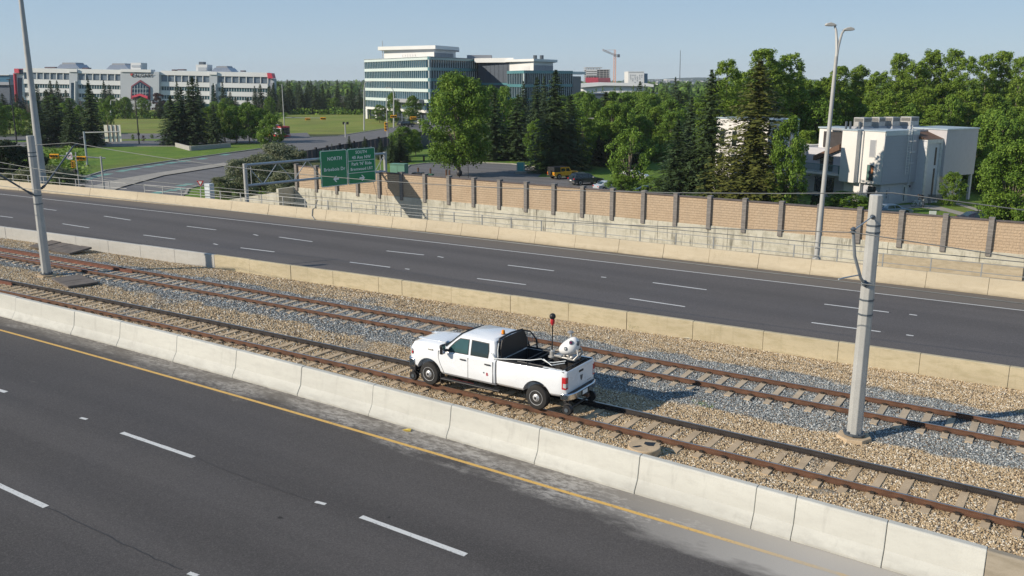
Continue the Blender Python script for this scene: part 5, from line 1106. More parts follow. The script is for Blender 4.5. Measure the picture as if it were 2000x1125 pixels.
MB().prism([(0,0),(3.2,0),(3.2,2.6),(0,2.6)], -1.5, 1.5, lambda u, v, t: Vector((G(452,206).x+u, G(452,206).y+t, -4.4+v))).build('kiosk', MT['barrier_pale'], label='small cream kiosk at the right end of the campus lawn', cat='kiosk', bevel=.05)
# ---------------------------------------------------------------- person bending beside a bicycle at the townhouse
def skin_body(name, V, E_, Rd, m, parent):
    me = bpy.data.meshes.new(name); me.from_pydata(V, E_, []); o = bpy.data.objects.new(name, me); COL.objects.link(o); o.parent = parent
    sk = o.modifiers.new('skin', 'SKIN'); sk.use_smooth_shade = True
    for i, v in enumerate(me.skin_vertices[0].data): v.radius = (Rd[i], Rd[i]); v.use_root = (i == 0)
    ss = o.modifiers.new('sub', 'SUBSURF'); ss.levels = 1; ss.render_levels = 2; me.materials.append(m); return o
pb = G(1802, 404); pe = empty('person', (pb.x, pb.y, -4.375), math.atan2(Rt.y, Rt.x), label='person in black top and pale trousers bending forward over a bicycle', cat='person')
skin = plain('skin', (.42,.26,.18), .6); dark = plain('black_shirt', (.012,.012,.015), .9); pale = plain('pale_trousers', (.50,.48,.45), .9)
# pelvis, spine bent towards -x, head down; legs, arms
V = [(0,0,.95),(-.10,0,1.12),(-.26,0,1.28),(-.40,0,1.36),(-.48,0,1.37),(-.58,0,1.35),(.02,.11,.88),(.03,.13,.50),(.06,.13,.09),(-.08,.14,.04),(-.02,-.11,.88),(-.08,-.13,.50),(.02,-.13,.09),(-.12,-.14,.04),(-.38,.19,1.30),(-.42,.24,1.05),(-.52,.16,.85),(-.56,.14,.78),(-.38,-.19,1.30),(-.40,-.24,1.05),(-.52,-.16,.88),(-.56,-.14,.81)]
E1 = [(0,1),(1,2),(2,3),(3,4),(4,5),(0,6),(6,7),(7,8),(8,9),(0,10),(10,11),(11,12),(12,13),(3,14),(14,15),(15,16),(16,17),(3,18),(18,19),(19,20),(20,21)]
R1 = [.09,.09,.10,.08,.055,.07,.06,.045,.045,.05,.06,.045,.045,.05,.06,.045,.035,.035,.06,.045,.035,.035]
skin_body('figure', V, E1, R1, skin, pe)
skin_body('shirt', [(-.02,0,1.02),(-.12,0,1.15),(-.27,0,1.29),(-.39,0,1.36),(-.39,.20,1.31),(-.42,.25,1.12),(-.39,-.20,1.31),(-.41,-.25,1.12)], [(0,1),(1,2),(2,3),(3,4),(4,5),(3,6),(6,7)], [.21,.21,.22,.18,.11,.08,.11,.08], dark, pe)
skin_body('trousers', [(0,0,.95),(.02,.11,.86),(.03,.13,.50),(.06,.13,.14),(-.02,-.11,.86),(-.08,-.13,.50),(.02,-.13,.14)], [(0,1),(1,2),(2,3),(0,4),(4,5),(5,6)], [.19,.14,.105,.085,.14,.105,.085], pale, pe)
h_ = MB(); h_.lathe([(.105*math.sin(math.pi*k/8), .125-.125*math.cos(math.pi*k/8)) for k in range(9)], (-.53,0,1.32), (-.8,0,.45), 12); h_.build('head', skin, pe, smooth=True)
h_ = MB(); h_.lathe([(.115*math.sin(math.pi*k/8*.55), .13-.13*math.cos(math.pi*k/8*.55)) for k in range(9)], (-.60,0,1.50), (.35,0,-1), 12); h_.build('hair', MT['black'], pe, smooth=True)
bc = empty('bicycle', pb + Vector((0,0,.03)) - Rt*.75 - FH*.3, math.atan2(Rt.y, Rt.x), label='small pale bicycle at the feet of the bending person', cat='bicycle')
for x in (-.5, .5):
    mb = MB(); mb.tube([(x+.33*math.cos(t), 0, .34+.33*math.sin(t)) for t in [2*math.pi*k/20 for k in range(21)]], .022, 5, cap=False); w_ = mb.build('wheel', MT['rubber'], bc)
    mb = MB()
    for k in range(6): t = math.pi*k/6; mb.tube([(x-.32*math.cos(t),0,.34-.32*math.sin(t)),(x+.32*math.cos(t),0,.34+.32*math.sin(t))], .004, 3)
    mb.build('spokes', MT['chrome'], w_)
mb = MB(); [mb.tube([a, b], .018, 6) for a, b in (((-.5,0,.34),(-.38,0,.85)), ((-.38,0,.80),(.12,0,.78)), ((-.38,0,.74),(.02,0,.34)), ((.02,0,.34),(.15,0,.88)), ((.02,0,.34),(.5,0,.34)), ((.12,0,.78),(.5,0,.34)))]; mb.build('frame', MT['sign_white'], bc); MB().tube([(-.36,-.25,.95),(-.38,0,.92),(-.36,.25,.95)], .016, 6).build('handlebar', MT['black'], bc); MB().box(.03,.27,-.06,.06,.88,.92).build('saddle', MT['black'], bc, bevel=.02)
bnch = empty('garden_bench', G(1826, 399)+Vector((0,0,.02)), math.atan2(Rt.y, Rt.x), label='dark slatted bench against the stair tower right of the person', cat='bench')
for k in range(5): MB().box(-1.0, 1.0, -.05, -.01, .55+k*.13, .64+k*.13).build('back_slat', MT['steel_dark'], bnch)
for k in range(3): MB().box(-1.0, 1.0, -.15-k*.15, -.04-k*.15, .45, .48).build('seat_slat', MT['steel_dark'], bnch)
for s in (-.8, .8):
    for y in (-.4, -.05): MB().box(s-.04, s+.04, y-.04, y+.04, 0, .45 if y < -.1 else 1.15).build('leg', MT['steel_dark'], bnch)
# ---------------------------------------------------------------- buildings
MT['glass_blue'] = plain('blue_office_glass', (.022,.075,.115), .08, .0, .3, .12, spec=.8); MT['glass_dark'] = plain('dark_office_glass', (.012,.035,.055), .1, 0, .4, .2, spec=.6)
MT['spandrel'] = plain('pale_green_spandrel', (.56,.64,.62), .35, 0, .05, .1); MT['mullion'] = plain('white_mullion', (.55,.62,.62), .4); MT['panel_white'] = plain('white_metal_panel', (.68,.68,.66), .5, 0, .05, .2)
MT['panel_grey'] = plain('grey_metal_panel', (.30,.31,.33), .6, 0, .08, .2); MT['wall_dark'] = plain('dark_blue_cladding', (.055,.075,.105), .5, 0, .12, .2); MT['teal'] = plain('teal_glass_band', (.10,.25,.28), .25, 0, .1, .2)
def XY(P): return Vector((P[0], P[1], 0))
def face_box(name, A, B, s0, s1, z0, z1, t0, t1, m, parent, bevel=0):    # box on the vertical plane A->B, s metres along, t outward (towards the camera)
    A, B = XY(A), XY(B); d = (B-A).normalized(); n = Vector((d.y, -d.x, 0))
    if n.dot(CC - A) < 0: n = -n
    f = lambda u, v, t: A + d*u + n*t + Vector((0,0,v))
    return MB().prism([(s0,z0),(s1,z0),(s1,z1),(s0,z1)], t0, t1, f).build(name, m if not isinstance(m, str) else MT[m], parent, bevel=bevel)
def mullions(name, A, B, L, n, z0, z1, t0, t1, w, m, parent):
    A, B = XY(A), XY(B); d = (B-A).normalized(); nn = Vector((d.y, -d.x, 0))
    if nn.dot(CC - A) < 0: nn = -nn
    mb = MB(); rr = random.Random(int(L*7))
    for k in range(n+1):
        s = L*k/n; mb.prism([(s-w/2,z0),(s+w/2,z0),(s+w/2,z1),(s-w/2,z1)], t0, t1, lambda u, v, t: A + d*u + nn*t + Vector((0,0,v)))
    return mb.build(name, MT[m], parent)
def slab(name, pts, z0, z1, m, parent, bevel=0):
    return MB().prism([(p[0], p[1]) for p in pts], z0, z1, lambda u, v, t: Vector((u, v, t))).build(name, m if not isinstance(m, str) else MT[m], parent, bevel=bevel)
def zpix(px, py, D): return atd(px, py, D).z
# --- striped glass office
L_ = atd(714, 200, 345); C_ = atd(839.5, 200, 300); R_ = atd(936, 200, 335)
go = empty('glass_office', (0,0,0), label='five-storey office striped in dark glass and pale green bands, white penthouse on top', cat='office building')
ztop = zpix(839.5, 110.5, 300); fh = (ztop + 4.4 - 4.6) / 5
BK = [XY(L_) + FH*38 + Rt*8, XY(R_) + FH*30]
foot = [XY(L_), XY(C_), XY(R_), BK[1], BK[0]]
for f, (A, B) in enumerate(((L_, C_), (C_, R_))):
    LL = (XY(B)-XY(A)).length
    for k in range(5):
        z1 = ztop - k*fh; z0 = z1 - fh
        face_box('spandrel_band', A, B, 0, LL, z1-1.05, z1, -.6, .0, 'spandrel' if f == 0 else 'teal', go)
        gl = face_box('window_band', A, B, .1, LL-.1, z0, z1-1.07, -.9, -.35, 'glass_blue' if f == 0 else 'glass_dark', go)
        mullions('mullions', A, B, LL, 36 if f == 0 else 22, z0+.02, z1-1.08, -.36, -.05, .08 if f else .12, 'mullion', go)
face_box('ground_band', L_, C_, 0, (XY(C_)-XY(L_)).length, ztop-5*fh-.9, ztop-5*fh-.02, -.5, .1, 'panel_white', go)
slab('roof', foot, ztop-.3, ztop-.05, 'panel_grey', go)
inner = [p.lerp(sum(foot, Vector())/5, .06) for p in foot]; slab('core', inner, -4.4, ztop-.35, 'wall_dark', go)
d_ = (XY(C_)-XY(L_)).normalized(); 
for s in (1.2, 10, 19, 28, 37, 46):
    p = XY(L_) + d_*s + Vector((d_.y, -d_.x, 0))*0; MB().box(p.x-.45, p.x+.45, p.y-.45, p.y+.45, -4.4, ztop-5*fh-.9).build('column', MT['panel_white'], go)
face_box('entrance_frame', L_, C_, 30, 31, -4.4, ztop-4*fh, 0, 1.8, 'panel_grey', go); face_box('entrance_roof', L_, C_, 31, 50, ztop-4*fh-1.2, ztop-4*fh, .1, 1.8, 'panel_grey', go)
# penthouse: box with a big overhanging slab
def penthouse(x0, xc, x1, yt, yb, D, ys, parent, over=2.2, deep=16):
    a, c, b = atd(x0, yb, D*1.04), atd(xc, yb, D), atd(x1, yb, D*1.05); zt = zpix(xc, yt, D); z0 = zpix(xc, yb, D)-1
    ft = [XY(a), XY(c), XY(b), XY(b)+FH*deep, XY(a)+FH*deep]; slab('penthouse', ft, z0, zt, 'panel_white', parent)
    ce = sum(ft, Vector())/5; zs = zpix(xc, ys, D)
    slab('roof_slab', [p + (p-ce).normalized()*over for p in ft], zt, zs, 'panel_white', parent)
    n = 7
    for k in range(n): face_box('wall_panel', c, b, (XY(b)-XY(c)).length*(k+.06)/n, (XY(b)-XY(c)).length*(k+.94)/n, z0+.6, zt-1.2, .02, .12, 'panel_grey', parent)
    for k in range(6): face_box('wall_panel', a, c, 8+(XY(c)-XY(a)).length*.30*(k+.06)/6, 8+(XY(c)-XY(a)).length*.30*(k+.94)/6, z0+.6, zt-1.6, .02, .10, 'panel_white', parent)
penthouse(750, 848, 885, 96, 112, 318, 89, go)
b = atd(747, 92, 330); MB().tube([XY(b)+Vector((0,0,ztop)), XY(b)+Vector((0,0,zpix(747,80,330)))], .12, 6).build('roof_mast', MT['pole'], go)
# grey link block and second glass block
lk = empty('link_block', label='dark slate office wing with a white roof edge between the two glass blocks', cat='office building')
A, B = atd(934, 200, 330), atd(1000, 200, 322); LL = (XY(B)-XY(A)).length; zt2 = zpix(934, 114.5, 330)
slab('walls', [XY(A), XY(B), XY(B)+FH*25, XY(A)+FH*25], -4.4, zt2-1.6, 'wall_dark', lk); slab('roof_edge', [XY(A)-FH*1.5-Rt*1.2, XY(B)-FH*1.5+Rt*.5, XY(B)+FH*25, XY(A)+FH*25-Rt], zt2-1.55, zt2, 'panel_white', lk)
face_box('glass_band', A, B, 0, LL, zt2-9.5, zt2-8.7, .02, .2, 'teal', lk)
for k in range(8): face_box('cladding_panel', A, B, LL*(k+.03)/8, LL*(k+.97)/8, zt2-8.5, zt2-1.9, .02, .12, 'wall_dark', lk)
a, b = atd(912, 113, 345), atd(960, 113, 345); slab('roof_room', [XY(a), XY(b), XY(b)+FH*10, XY(a)+FH*10], zt2, zpix(935, 107.5, 345), 'panel_grey', lk)
g2 = empty('glass_office', label='lower glass office with a white penthouse, right of the slate wing behind the spruces', cat='office building')
A, B, C2, D2 = atd(990, 200, 322), atd(1023, 200, 300), atd(1118, 200, 318), atd(1134, 200, 330)
z2 = zpix(1023, 137.5, 300); f2 = 4.55
for f, (P, Q) in enumerate(((A, B), (B, C2))):
    LL = (XY(Q)-XY(P)).length
    for k in range(5):
        z1 = z2 - k*f2
        if z1 - f2 < -4.4: break
        face_box('spandrel_band', P, Q, 0, LL, z1-1.0, z1, -.6, 0, 'teal', g2); face_box('window_band', P, Q, .1, LL-.1, z1-f2, z1-1.02, -.9, -.35, 'glass_dark', g2); mullions('mullions', P, Q, LL, 7 if f == 0 else 24, z1-f2+.02, z1-1.02, -.36, -.05, .09, 'mullion', g2)
slab('core', [XY(A)+FH*1.5+Rt, XY(B)+FH*1.5, XY(C2)+FH*1.2-Rt*.5, XY(C2)+FH*22, XY(A)+FH*22+Rt], -4.4, z2-.1, 'wall_dark', g2)
slab('side_wing', [XY(C2)+Rt*.1, XY(D2), XY(D2)+FH*18, XY(C2)+FH*18], -4.4, zpix(1126, 149, 322), 'wall_dark', g2); slab('wing_roof', [XY(C2)-Rt*1.2-FH*1.2, XY(D2)+Rt*1.6-FH*1.0, XY(D2)+FH*18+Rt, XY(C2)+FH*18], zpix(1126, 146, 322)+.2, zpix(1126, 140, 322), 'mullion', g2)
penthouse(995, 1042, 1080, 120, 138, 305, 115, g2, 1.6, 12)
for px in (1045, 1058): b = atd(px, 116, 312); MB().tube([b, b+Vector((0,0,1.4))], .7, 8).build('roof_vent', MT['steel_dark'], g2)
# --- long white campus building
ub = empty('campus_building', label='long white four-storey campus building with red corner blocks and a gabled glass entrance', cat='university building')
DU = 450.0; U0 = atd(34, 160, DU); def_s = lambda px: (px - 34) / F_PX * DU
slope = -(9.0/462) * 1.0
cw = plain('campus_white_concrete', (.68,.68,.66), .8, 0, .06, .08); cg = plain('campus_grey_concrete', (.42,.45,.47), .8, 0, .08, .08); wd = plain('campus_window', (.14,.18,.22), .35, 0, .25, .3); wt = plain('campus_window_band', (.02,.08,.09), .2, 0, .5, .35); redp = plain('campus_red', (.55,.03,.06), .5, 0, .05)
def ubx(name, x0, x1, y0, y1, t0, t1, m, bevel=0):    # pixels measured on the flat front at distance DU, following its slight fall
    P = []
    f = lambda u, v, t: atd(u, v, DU) + FH*t
    x0a, x1a = x0, x1; s = slope
    return MB().prism([(x0, y0), (x1, y0 + (x1-x0)*-s), (x1, y1 + (x1-x0)*-s), (x0, y1)], t0, t1, f).build(name, m, ub)
def yb(px): return (px-62)*(9/462.0)      # fall of the roof line along the front
def bay(x0, x1, nwin, first=True):
    o = yb(x0)
    ubx('parapet', x0, x1, 133+o, 141.5+o, -1.2, 4, cw); ubx('bay_wall', x0, x1, 141.5+o, 214+o, 0, 6, cg)
    ubx('sill_band', x0, x1, 154.5+o, 163.6+o, -.9, 0, cw); ubx('sill_band', x0, x1, 171.5+o, 180.5+o, -.7, 0, cw); ubx('sill_band', x0, x1, 188+o, 196+o, -.5, 0, cw)
    for r, (a, b) in enumerate(((164, 171), (181, 187.6), (196.5, 203))): ubx('window_band', x0+1, x1-1, a+o, b+o, -.25, 0, wt); 
    for r, (a, b) in enumerate(((164, 171), (181, 187.6))):
        n = int((x1-x0)/5)
        mb = MB()
        for k in range(n+1): xx = x0+1+(x1-x0-2)*k/n; mb.prism([(xx-.35, a+yb(xx)), (xx+.35, a+yb(xx)), (xx+.35, b+yb(xx)), (xx-.35, b+yb(xx))], -.4, -.25, lambda u, v, t: atd(u, v, DU)+FH*t)
        mb.build('window_mullions', cw, ub)
    w = (x1-x0)/nwin
    for k in range(nwin): ubx('window', x0+w*k+1.1, x0+w*(k+1)-1.1, 142.6+yb(x0+w*k), 153.4+yb(x0+w*k), -.5, 0, wd)
    for k in range(nwin+1): ubx('window_pier', x0+w*k-.7, x0+w*k+.7, 141.5+yb(x0+w*k), 154.5+yb(x0+w*k), -1.0, 0, cw)
bay(48, 138, 7); bay(154, 240, 6); bay(315, 411, 7); bay(426, 524, 7)
for x0, x1 in ((138, 154), (411, 426)):
    o = yb(x0); ubx('stair_tower', x0, x1, 134+o, 214+o, -1.6, 6, cg); ubx('tower_rim', x0-.2, x1+.2, 133+o, 139+o, -2.2, -1.6, cw); ubx('tower_window', x0+4, x1-4, 160+o, 205+o, -1.8, -1.6, MT['glass_dark']); ubx('tower_fin', x0+(x1-x0)*.8, x0+(x1-x0)*.9, 157+o, 207+o, -3.2, -1.6, cw)
o = yb(240); ubx('entrance_wall', 240, 315, 136+o-.5, 214+o, -3, 6, cg); ubx('entrance_parapet', 241, 300, 131.5+o, 137+o, -3.6, 2, cw)
def poly_u(name, pts, t0, t1, m): return MB().prism(pts, t0, t1, lambda u, v, t: atd(u, v, DU) + FH*t).build(name, m, ub)
poly_u('entrance_gable', [(261,193),(262,168),(279.5,156),(298,168.5),(298.5,194)], -3.6, -3, plain('gable_frame_maroon', (.20,.03,.045), .5)); poly_u('gable_glass', [(264,192),(264.5,169.5),(279.5,159.5),(296,170),(296.3,192)], -3.9, -3.6, MT['glass_dark'])
mb = MB()
for x in (269,274.5,280,285.5,291): mb.prism([(x-.3,162.5+abs(x-280)*.55),(x+.3,162.5+abs(x-280)*.55),(x+.3,187),(x-.3,187)], -4.05, -3.9, lambda u, v, t: atd(u, v, DU)+FH*t)
for y in (173.5,181.5): mb.prism([(264.5,y-.3),(296,y-.3),(296,y+.3),(264.5,y+.3)], -4.05, -3.9, lambda u, v, t: atd(u, v, DU)+FH*t)
mb.build('gable_mullions', MT['mullion'], ub); poly_u('red_canopy', [(266,192),(266,187),(280.5,182.5),(296,187.5),(296,192.5),(280.5,186.5)], -5.2, -4.1, redp)
ea = atd(289.5, 147, DU); th = math.atan2(Rt.y, Rt.x)
for txt, px, py, sz in (('UNIVERSITY OF', 283, 142.2, 1.15), ('CALGARY', 283.5, 148.3, 2.3)):
    p = atd(px, py, DU) - FH*3.25; letters(txt, sz, p, (math.pi/2, 0, th), MT['black'], ub, .05)
cr_ = poly_u('crest', [(259.5,143.5),(265,143.5),(265,147),(262.3,149.5),(259.5,147)], -3.15, -3.0, plain('crest_orange', (.28,.10,.03), .6)); poly_u('crest_panel', [(260.6,144.3),(263.9,144.3),(263.9,146.4),(260.6,146.4)], -3.2, -3.15, redp)
# red ends
poly_u('red_corner', [(31.5,134),(40,134),(41,142.5),(32,142.5)], -2, 4, redp); poly_u('corner_block', [(40,136),(48,137),(48,145),(40,145)], -1, 4, MT['wall_dark']); poly_u('corner_wall', [(32,142.6),(48,144.5),(48,214),(36,214)], -.5, 4, cw); poly_u('corner_slot', [(36,152),(44,152),(45,214),(38,214)], -.8, -.5, MT['wall_dark']); poly_u('red_fin', [(31,143),(33,143),(37,200),(35,200)], -2.6, -.6, redp)
poly_u('red_corner', [(523.5,142.5),(532,143),(535,153),(525,153)], -2, 4, redp); poly_u('corner_wall', [(524.2,153.2),(536,153.6),(536,215),(524.2,215)], -.5, 4, cg); poly_u('corner_slot', [(528,161.5),(535.5,161.5),(535.5,215),(528,215)], -.9, -.5, MT['panel_grey'])
# roof: skylights, plant rooms
for x0, x1, y in ((106,152,133.5), (204,249,135), (409,450,140.2)):
    poly_u('skylight', [(x0,y),(x1,y),(x1-8,y-8),(x0+8,y-8)], 2, 14, plain('skylight_glass', (.27,.31,.38), .3) if 'skylight_glass' not in bpy.data.materials else bpy.data.materials['skylight_glass']); poly_u('skylight_top', [(x0+9,y-8),(x1-9,y-8),(x1-11,y-11.5),(x0+10,y-11.5)], 3, 12, MT['panel_grey'])
poly_u('plant_room', [(252,136),(272,136),(272,122.5),(252,122.5)], 2, 10, cw); poly_u('plant_room_louvre', [(254,131),(271,131),(271,127),(254,127)], 1.8, 2, cg)
poly_u('plant_room', [(380,138.5),(402,138.5),(402,126),(380,126)], 2, 10, cw); poly_u('plant_room_louvre', [(384.5,138),(401,138),(401,131.5),(384.5,131.5)], 1.8, 2, cg); poly_u('chimney_stack', [(383,126),(392,126),(392,120.5),(383,120.5)], 4, 8, MT['steel_dark'])
for x0, x1, y in ((81,102,131.5), (155,166,133), (331,337,136.5), (342,355,136), (466,473,138.5)): poly_u('roof_unit', [(x0,y+1.5),(x1,y+1.5),(x1,y-1),(x0,y-1)], 3, 7, plain('roof_unit_maroon', (.10,.06,.07), .7) if 'roof_unit_maroon' not in bpy.data.materials else bpy.data.materials['roof_unit_maroon'])
# --- far buildings
def simple(name, label, cat, D, parts):
    root = empty(name, label=label, cat=cat)
    for nm, pts, t0, t1, m in parts: MB().prism(pts, t0, t1, lambda u, v, t: atd(u, v, D) + FH*t).build(nm, MT[m] if isinstance(m, str) else m, root)
    return root
R4 = lambda x0, x1, y0, y1: [(x0, y1), (x1, y1), (x1, y0), (x0, y0)]
simple('glass_building', 'blue glass building cut by the left edge of the picture', 'office building', 520, [('upper_glass', R4(-60,18.5,147,160), 0, 30, plain('blue_sky_glass', (.08,.19,.28), .1, 0, .2, .1)), ('band', R4(-60,18.8,160,166), -.3, 30, 'panel_grey'), ('roof_edge', R4(-60,19,145.8,147), -1, 30, 'panel_white'), ('lower_wall', R4(-60,17,166,205), 1, 28, 'wall_dark')])
rb_ = simple('round_building', 'low white building with a curved roof edge behind columnar poplars', 'building', 560, [('roof_edge', [(1133,171),(1133,163.5),(1180,161),(1262,162.5),(1275,165),(1275,170),(1262,168.5),(1180,167)], -3, 30, 'panel_white'), ('walls', [(1138,190),(1138,169),(1182,167),(1262,169),(1262,190)], 0, 26, 'panel_white')])
for k in range(14): MB().prism(R4(1139+k*8.8, 1139+k*8.8+8.2, 171.5, 185), -.4, 0, lambda u, v, t: atd(u, v, 560)+FH*t).build('wall_panel', MT['panel_white'], rb_)
db = simple('dark_building', 'low dark blue building half hidden by trees in the middle distance', 'building', 400, [('walls', R4(1120,1288,184,222), 0, 25, 'wall_dark'), ('window', R4(1262,1277,192.5,200), -.3, 0, 'black'), ('window_frame', R4(1261,1278,191.5,201.2), -.15, 0, 'panel_grey'), ('window', R4(1180,1190,212,217), -.3, 0, 'black'), ('roof_edge', R4(1119,1289,182.5,184), -.5, 25, 'steel_dark')])
ct = empty('tower_under_construction', label='unfinished apartment tower, red wrapped lower floors, left of the crane', cat='tower'); DC = 900
cc_ = plain('raw_concrete_floor', (.36,.35,.34), .9); cf = lambda u, v, t: atd(u, v, DC) + FH*t
for k in range(9): y = 131.5 + k*4.0; MB().prism(R4(1144, 1191.5 if k > 0 else 1176, y, y+1.5), 0, 28, cf).build('floor_slab', cc_, ct)
for x in (1144.3,1149,1154,1159,1165.5,1171,1178,1184.5,1190.5): MB().prism(R4(x, x+1.0, 135.5 if x > 1176 else 132, 168), .3, 1.5, cf).build('column', cc_, ct)
MB().prism(R4(1145,1190,136,168), 4, 22, cf).build('core', MT['wall_dark'], ct)
MB().prism(R4(1143.5,1168.5,151.5,168), -.8, -.1, cf).build('red_wrap', plain('red_wrap', (.50,.04,.07), .7, 0, .3, .3), ct); MB().prism(R4(1169,1192,152,168), -.7, -.1, cf).build('red_wrap', plain('dark_red_wrap', (.22,.04,.06), .7, 0, .3, .3), ct)
for k in range(3): MB().prism(R4(1145,1166,137+k*4.2,138.6+k*4.2), -.5, -.1, cf).build('white_panel', MT['panel_white'], ct)
wtw = empty('apartment_tower', label='white apartment tower with a teal right side and scattered dark windows, right of the crane', cat='tower'); cf2 = lambda u, v, t: atd(u, v, 850) + FH*t
MB().prism(R4(1227,1258,140.5,185), 0, 30, cf2).build('white_face', MT['panel_white'], wtw); MB().prism(R4(1258,1265.5,143.5,185), 2, 28, cf2).build('teal_side', plain('teal_side', (.03,.14,.20), .3), wtw); MB().prism(R4(1226.8,1258.3,139.5,140.5), -.5, 30, cf2).build('roof_edge', MT['panel_white'], wtw)
rr = random.Random(8)
for r in range(8):
    for c in range(6):
        if rr.random() < .55: x = 1231+c*4.4+rr.uniform(-.4,.4); y = 146+r*3.6; MB().prism(R4(x, x+1.3, y, y+1.6), -.25, 0, cf2).build('window', MT['wall_dark'], wtw)
cn = empty('tower_crane', label='orange tower crane with its jib pointing left above the far trees', cat='crane'); om = plain('crane_orange', (.50,.22,.12), .6)
def latt(P0, P1, w, n, name, m=om):
    mb = MB(); P0, P1 = Vector(P0), Vector(P1); d = (P1-P0); a = Rt*w/2 if abs(d.normalized().dot(Rt)) < .7 else Vector((0,0,w/2)); b_ = FH*w/2
    for s in (-1,1):
        for t in (-1,1): mb.tube([P0+a*s+b_*t, P1+a*s+b_*t], w*.12, 4)
    for k in range(n):
        p, q = P0+d*k/n, P0+d*(k+1)/n; s = 1 if k%2 else -1; mb.tube([p+a*s-b_, q-a*s-b_], w*.09, 4)
    return mb.build(name, m, cn)
DK = 880; latt(atd(1200,172,DK), atd(1201,109,DK), 1.9, 22, 'crane_mast'); latt(atd(1203,108.5,DK), atd(1177,97.5,DK-6), 1.3, 14, 'crane_jib'); latt(atd(1200,108,DK), atd(1210,108.5,DK), 1.5, 5, 'counter_jib', MT['steel_dark']); latt(atd(1201,108,DK), atd(1201,97,DK), 1.4, 4, 'crane_head'); MB().prism(R4(1206,1210.5,106,112), -1, 1, lambda u, v, t: atd(u, v, DK)+FH*t).build('counterweight', MT['steel_dark'], cn)
MB().tube([atd(1201,97.3,DK), atd(1179,98,DK-6)], .12, 4).build('jib_tie', om, cn)
MB().tube([atd(1327.5,160,2200), atd(1329,98.5,2200)], [1.1,.7], 6).build('radio_mast', MT['steel_dark'], label='very thin tall radio mast on the far hill', cat='radio mast')
# far hill with houses
mb = MB(); vs = []; N = 60
for i in range(N+1):
    px = 1180 + 420*i/N; D = 3600
    h = 155.3 + 3.2*math.exp(-((px-1385)/70)**2)*-1 + .9*noise.noise(Vector((i*.35, 0, 0))) - 1.6*math.exp(-((px-1340)/50)**2) + max(0, (1260-px)*.06)
    p = atd(px, h, D); q = atd(px, 166, 1500); vs += [Vector((q.x, q.y, -4.6)), q.lerp(p, .5)*1.0 + Vector((0,0,-1.5)), p, p + FH*500 + Vector((0,0,-30))]
mb.add(vs, [(4*i+k, 4*i+4+k, 4*i+5+k, 4*i+1+k) for i in range(N) for k in range(3)]); mb.build('hills', plain('far_wooded_hill', (.05,.085,.07), .9, 0, .45, .02), kind='structure', fix=False)
rr = random.Random(5)
hm_ = [MT['panel_white'], MT['barrier_tan'], MT['panel_grey']]
for k in range(26):
    px = rr.uniform(1268, 1395); py = rr.uniform(157.5, 166); D = 1500 + (166-py)/8.5*1500
    a = atd(px, py, D); w = rr.uniform(7, 16); h = rr.uniform(3.5, 6); r0 = empty('far_house', (a.x, a.y, a.z-1), math.atan2(Rt.y, Rt.x)+rr.uniform(-.3,.3), label='tiny pale house among trees on the far hillside', cat='house', group='houses on the far hillside')
    MB().box(-w/2, w/2, -4, 4, -6, h).build('wall', hm_[k%3], r0); MB().prism([(-w/2-.5, h), (w/2+.5, h), (w*.3, h+2.5), (-w*.3, h+2.5)], -4.5, 4.5, lambda u, v, t: Vector((u, t, v))).build('roof', MT['roof_dark'] if 'roof_dark' in MT else MT['panel_grey'], r0)
simple('hill_hall', 'long white-roofed hall on the crest of the far hill left of the radio mast', 'building', 2100, [('wall', R4(1303,1325,157,162), 0, 40, 'panel_grey'), ('roof', R4(1302,1326,155,157), -1, 42, 'panel_white')])

# ---------------------------------------------------------------- white townhouses
TH = math.radians(90 + YAW - 60); u_ = Vector((math.cos(TH), math.sin(TH), 0)); v_ = Vector((-u_.y, u_.x, 0))   # u: along the shaded side, away to the right; v: along the sunlit fronts, away to the left
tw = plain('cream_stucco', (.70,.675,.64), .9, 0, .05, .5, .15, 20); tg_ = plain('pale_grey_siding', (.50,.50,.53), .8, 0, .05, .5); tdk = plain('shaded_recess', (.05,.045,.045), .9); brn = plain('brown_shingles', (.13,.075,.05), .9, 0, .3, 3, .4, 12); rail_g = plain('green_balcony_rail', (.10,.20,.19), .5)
dwin = plain('house_window', (.02,.03,.035), .08, 0, .2, spec=.8); wfr = plain('window_frame_white', (.6,.6,.58), .5); coping = plain('roof_coping', (.42,.50,.55), .4, .2, .08)
th = empty('townhouse_block', label='white stepped townhouse block with roof air units, a ladder and balconies, behind the wall', cat='building')
O = G(1716, 403); O.z = -4.4
def tb_(name, a0, a1, b0, b1, z0, z1, m, parent=None, bevel=0, org=None):
    o_ = org or O; f = lambda u, v, t: o_ + u_*u + v_*v + Vector((0,0,t))
    return MB().prism([(a0,b0),(a1,b0),(a1,b1),(a0,b1)], z0, z1, f).build(name, m, parent or th, bevel=bevel)
ZT = hgt(O, 258); 
tb_('upper_storeys', 0, 6.2, 0, 2.9, 2.55, ZT, tw); tb_('siding', .02, 6.2, -.05, 0, 2.57, ZT-.5, plain('blue_grey_siding', (.37,.38,.42), .8, 0, .05, .5))
tb_('roof_coping', -.08, 6.2, -.10, 2.95, ZT, ZT+.12, coping); tb_('coping_edge', 0.1, 6.2, -.09, -.052, ZT-.46, ZT, coping)
for k in range(13): tb_('siding_line', .05, 6.15, -.056, -.0505, 2.9+k*.45, 2.915+k*.45, MT['panel_grey'])
tb_('ground_storey', .5, 6.2, .35, 2.9, 0, 2.5, tg_)
tb_('front_bay', -.9, 5, 3.2, 5.4, 2.55, ZT, tw); tb_('bay_return', -.2, 5, 2.9, 3.2, 2.55, ZT-.05, tw); tb_('ground_storey', .0, 5, 2.9, 5.3, 0, 2.5, tw)
